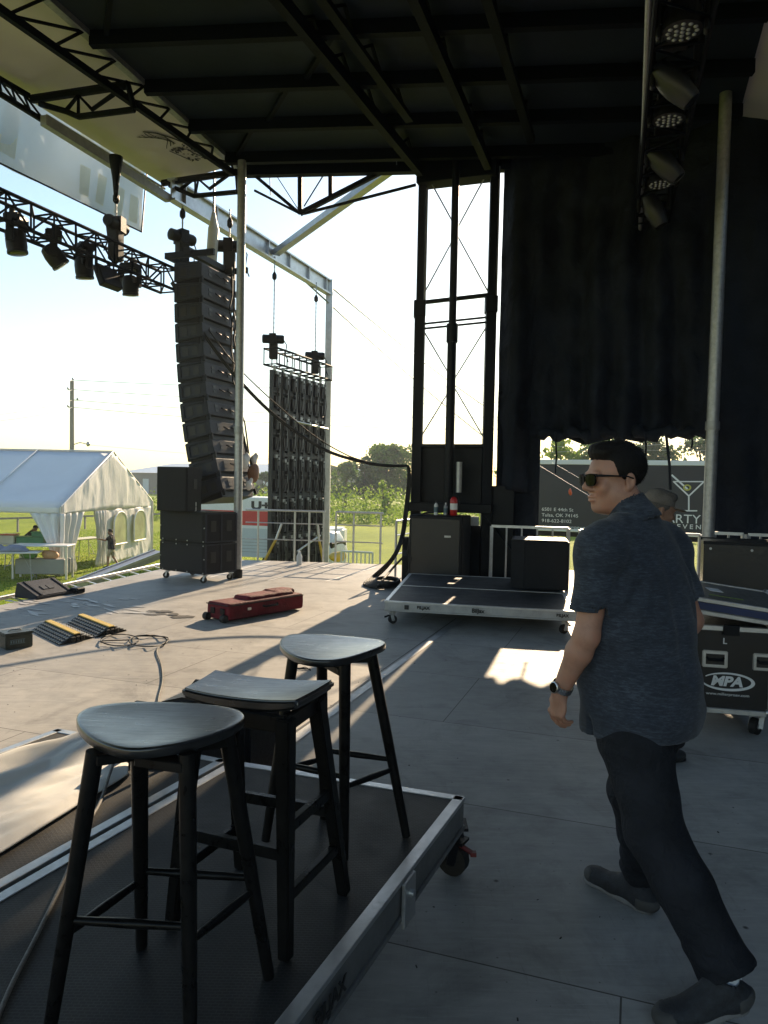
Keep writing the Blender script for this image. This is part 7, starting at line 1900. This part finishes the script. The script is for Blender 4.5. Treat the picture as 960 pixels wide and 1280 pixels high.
    # ---------------- hair, glasses, watch, cap
    if C.get('hair'):
        ho = hair_sdf(min(h, .005), hc, Rm).build('hair', C['hair'], t, 1)
        if detail:                                                     # short tufts over the cap of hair
            me = ho.data; bm = bmesh.new(); bm.from_mesh(me); bm.verts.ensure_lookup_table(); bm.normal_update(); r = random.Random(6); vv = list(bm.verts)
            src = [(v_.co.copy(), v_.normal.copy()) for v_ in vv]
            for k in range(5200):
                p_, n_ = r.choice(src); q_ = Rm.transposed() @ (p_ - hc)
                flow = Rm @ Vector((.25 * q_.x / .08, -.5 - (.6 if q_.z > .09 else 0), -.55 if q_.z < .09 else .15)); n2 = (n_ * r.uniform(.15, .55) + flow.normalized() * .9 + Vector((r.gauss(0, .25), r.gauss(0, .25), r.gauss(0, .25)))).normalized()
                sd2 = n2.cross(n_).normalized() * r.uniform(.0007, .0014); L_ = r.uniform(.007, .014) * (1.25 if q_.z > .09 else .75); b0 = p_ - n_ * .002
                f_ = bm.faces.new([bm.verts.new(b0 - sd2), bm.verts.new(b0 + sd2), bm.verts.new(b0 + n2 * L_)]); f_.smooth = False
            bm.to_mesh(me); bm.free()
    H4 = Matrix.Translation(hc) @ Rm.to_4x4()
    if C.get('glasses'):
        m = MB()
        for sd in (-1, 1):
            n_ = 14; out = []
            for k in range(n_): a = 2 * pi * k / n_; ex = 3.2; rr = (abs(cos(a)) ** ex + abs(sin(a)) ** ex) ** (-1 / ex); out.append((rr * cos(a), rr * sin(a)))
            fr = []
            for layer in (0, 1):
                for (u, v) in out: fr.append((sd * .034 + .029 * u, .1225 - .006 * layer - .20 * max(0, abs(sd * .034 + .029 * u) - .02), -.003 + .0225 * v))
            m.add([(x_, y_, z_) for x_, y_, z_ in fr], [tuple(range(n_)), tuple(range(2 * n_ - 1, n_ - 1, -1))] + [(i, (i + 1) % n_, n_ + (i + 1) % n_, n_ + i) for i in range(n_)], H4)
        gl = m.build('sunglasses', M['lens'], t, bevel=.001)
        m = MB()
        for sd in (-1, 1): m.tube([H4 @ Vector(p) for p in ((sd * .058, .106, .012), (sd * .072, .096, .012), (sd * .080, .06, .010), (sd * .083, .0, .006), (sd * .083, -.022, -.002))], [.0045, .004, .003, .0026, .003], 7)
        m.tube([H4 @ Vector(p) for p in ((-.060, .107, .016), (-.03, .117, .017), (0, .120, .012), (.03, .117, .017), (.060, .107, .016))], .0028, 6)
        m.build('glasses_frame', M['plastic'], gl, smooth=60)
    if C.get('watch'):
        w, e = Vector(J['wri_l']), Vector(J['elb_l']); ax = (w - e).normalized(); bk = Vector(J['watch_dir']); bk = (bk - ax * bk.dot(ax)).normalized(); sx = ax.cross(bk); p = w - ax * .022
        m = MB(); N = 22; vs = []
        for k in range(N):
            a = 2 * pi * k / N; o = sx * cos(a) * .0345 + bk * sin(a) * .0345
            for d_, rr in ((-.011, 1), (.011, 1), (.011, 1.09), (-.011, 1.09)): vs.append(p + ax * d_ + o * rr)
        m.add(vs, [((k % N) * 4 + j, ((k + 1) % N) * 4 + j, ((k + 1) % N) * 4 + (j + 1) % 4, (k % N) * 4 + (j + 1) % 4) for k in range(N) for j in range(4)])
        wt = m.build('watch', M['steel'], t, smooth=40)
        Tm = rot_to(ax, sx, bk, p + bk * .034); Tm = rot_to(sx, ax, sx.cross(ax), p + bk * .034) if sx.cross(ax).dot(bk) > 0 else rot_to(ax, sx, ax.cross(sx), p + bk * .034)
        m = MB(); m.lathe([(.019, 0), (.021, .002), (.021, .008), (.018, .010)], 20, Tm); m.build('watch_case', M['steel'], wt, smooth=40)
        m = MB(); m.lathe([(.0175, .0098), (.0172, .0104)], 20, Tm); m.build('watch_dial', M['lens'], wt)
    if C.get('cap'):
        s = SDF(hc - Vector((.2, .2, .1)), hc + Vector((.2, .2, .2)), .006); T = lambda p: tuple(hc + Rm @ Vector(p))
        s.ell(T((0, -.010, .050)), (.084, .106, .092), Rm, k=0); X, Y, Zz = s.grid(); q = np.stack([X - hc[0], Y - hc[1], Zz - hc[2]], -1) @ np.array(Rm); s.d = np.maximum(s.d, (.035 - q[..., 2])).astype(np.float32)
        s.ell(T((0, .115, .036)), (.066, .075, .008), Rm, k=.01); s.build('cap', C['cap'], t, 1)
    return t
TOR = lambda lean, a=1.0, b=1.0, belly=.0: [(.74, 0, -.01, .170 * a, .130 * b), (.86, 0, -.012, .186 * a, .140 * b), (.96, 0, lean * .1, .190 * a, (.146 + belly * .5) * b), (1.08, 0, lean * .3 + belly * .5, .188 * a, (.145 + belly) * b), (1.22, 0, lean * .55 + belly * .3, .196 * a, (.140 + belly * .6) * b), (1.34, 0, lean * .78, .200 * a, .130 * b), (1.43, 0, lean * .92, .165 * a, .105 * b), (1.49, 0, lean * 1.0, .105 * a, .080 * b), (1.53, 0, lean * 1.05, .07, .065)]
# the man walking across the stage
MX, MY, MYAW = .925, 2.60, R(34)
LB = lambda p: tuple(Matrix.Rotation(-MYAW, 3, 'Z') @ (Vector(p) - Vector((MX, MY, 0))))      # a world point in the man's own axes
J = dict(torso=TOR(.05, 1.05, 1.08, .02), neck=(-.005, .050, 1.525), head=(-.035, .105, 1.672), head_rot=(R(67), R(-3), R(0)),
         sho_l=(-.195, .03, 1.425), elb_l=(-.250, .035, 1.13), wri_l=(-.262, .135, .915), sho_r=(.195, .045, 1.425), elb_r=(.245, -.03, 1.15), wri_r=(.235, .09, .93),
         fin_l=(.02, .16, -1), back_l=(-1, .15, 0), thumb_l=(.25, 1, 0), fin_r=(0, .2, -1), back_r=(1, 0, 0), watch_dir=(-1, .1, 0),
         hip_l=(-.09, -.015, .90), kne_l=LB(P(818, 1040, .50)), ank_l=LB(P(906, 1212, .15)), heel_l=LB(P(938, 1256, .055)), toe_l=LB(P(826, 1284, .0)),
         hip_r=(.09, .0, .90), kne_r=LB(P(794, 985, .52)), ank_r=LB(P(806, 1095, .095)), heel_r=LB(P(820, 1145, .0)), toe_r=LB(P(736, 1098, .004)))
person('man in sunglasses and a heathered dark blue shirt walking left across the stage', (MX, MY, 0), MYAW, J,
       dict(skin=M['skin'], shirt=M['shirt'], trousers=M['jeans'], shoe=M['shoe_grey'], hem=.775, hem_tilt=-.10, sleeve=.74, hair=M['hair'], glasses=True, watch=True, collar=True, neck=1.06, wr=1.0, vent=(-.232, .05, .775), laces=mat('pale_grey_lace', (.34, .34, .35), .8), sole=mat('grey_shoe_sole', (.20, .20, .205), .7, 0, .3, 20, .2), leg_r=(.116, .094, .086), cuff=.012), .0065)
# the second person, hidden behind him except for the cap and head
J2 = dict(torso=TOR(.0, .9, .9), neck=(0, .0, 1.50), head=(0, .03, 1.642), head_rot=(R(-20), R(-14), R(0)), sho_l=(-.18, .0, 1.40), elb_l=(-.21, .0, 1.10), wri_l=(-.17, .16, .95), sho_r=(.18, .0, 1.40), elb_r=(.21, .0, 1.10), wri_r=(.17, .16, .95),
          hip_l=(-.09, 0, .90), kne_l=(-.10, .02, .49), ank_l=(-.10, .0, .09), heel_l=(-.10, -.06, 0), toe_l=(-.11, .20, .003), hip_r=(.09, 0, .90), kne_r=(.10, .02, .49), ank_r=(.10, .0, .09), heel_r=(.10, -.06, 0), toe_r=(.11, .20, .003))
pp = D(819, 633, 4.4)
capm = cloth_material('tan_grey_cap_cloth', (.16, .135, .115), .25, 0, 9, 60, .3, .85)
sc2 = person('person in a tan grey cap mostly hidden behind the walking man', (pp.x, pp.y, -.088), R(-62), J2, dict(skin=M['skin_tan'], shirt=M['black_tee'], trousers=M['jeans'], shoe=M['shoe'], hem=.86, hair=hair_material('grey_brown_hair', (.11, .095, .085)), cap=capm, slim=.9), .010, False)
sc2.location.z = 0; sc2.scale = (.918,) * 3
# two people near the tent
J3 = dict(J2); J3.update(head=(0, .05, 1.652), head_rot=(R(8), R(-4), 0), elb_l=(-.22, .20, 1.28), wri_l=(-.20, .46, 1.33), fin_l=(0, 1, 0), back_l=(0, 0, 1), thumb_l=(1, 0, 0), elb_r=(.24, -.08, 1.10), wri_r=(.25, .06, .88),
         kne_l=(-.10, .10, .50), ank_l=(-.10, .12, .09), heel_l=(-.10, .06, 0), toe_l=(-.10, .32, .003), kne_r=(.10, -.06, .50), ank_r=(.10, -.30, .14), heel_r=(.10, -.36, .08), toe_r=(.10, -.12, .003))
pp = D(139, 702, 27.8); k_ = (D(139, 661, pp.y).z - GZ) / 1.80
p3 = person('person in a black shirt and beige shorts walking past the tent windows', (pp.x, pp.y, GZ), R(90), J3, dict(skin=M['skin_tan'], shirt=M['black_tee'], trousers=M['khaki'], shoe=M['shoe'], hem=.86, hair=M['hair'], leg_cut=.92, slim=.9), .014, False); p3.scale = (k_,) * 3
J4 = dict(J2); J4.update(torso=[(.74, 0, -.03, .15, .12), (.86, 0, -.03, .165, .125), (.96, 0, .0, .17, .13), (1.08, 0, .07, .17, .13), (1.20, 0, .16, .18, .125), (1.30, 0, .25, .18, .115), (1.38, 0, .31, .14, .09), (1.42, 0, .35, .09, .07)], neck=(0, .36, 1.42), head=(0, .46, 1.52), head_rot=(0, R(-35), 0),
         sho_l=(-.18, .30, 1.33), elb_l=(-.22, .42, 1.08), wri_l=(-.16, .62, .98), sho_r=(.18, .30, 1.33), elb_r=(.22, .42, 1.08), wri_r=(.16, .62, .98))
pp = D(29, 690, 28.4); zt_ = D(38, 655, 29.0).z - GZ
p4 = person('person in a black shirt bending over the table behind the green tubs', (pp.x, pp.y, GZ), R(-75), J4, dict(skin=M['skin_tan'], shirt=M['black_tee'], trousers=M['jeans'], shoe=M['shoe'], hem=.86, hair=M['hair'], slim=.9), .014, False); p4.scale = (zt_ / 1.66,) * 3
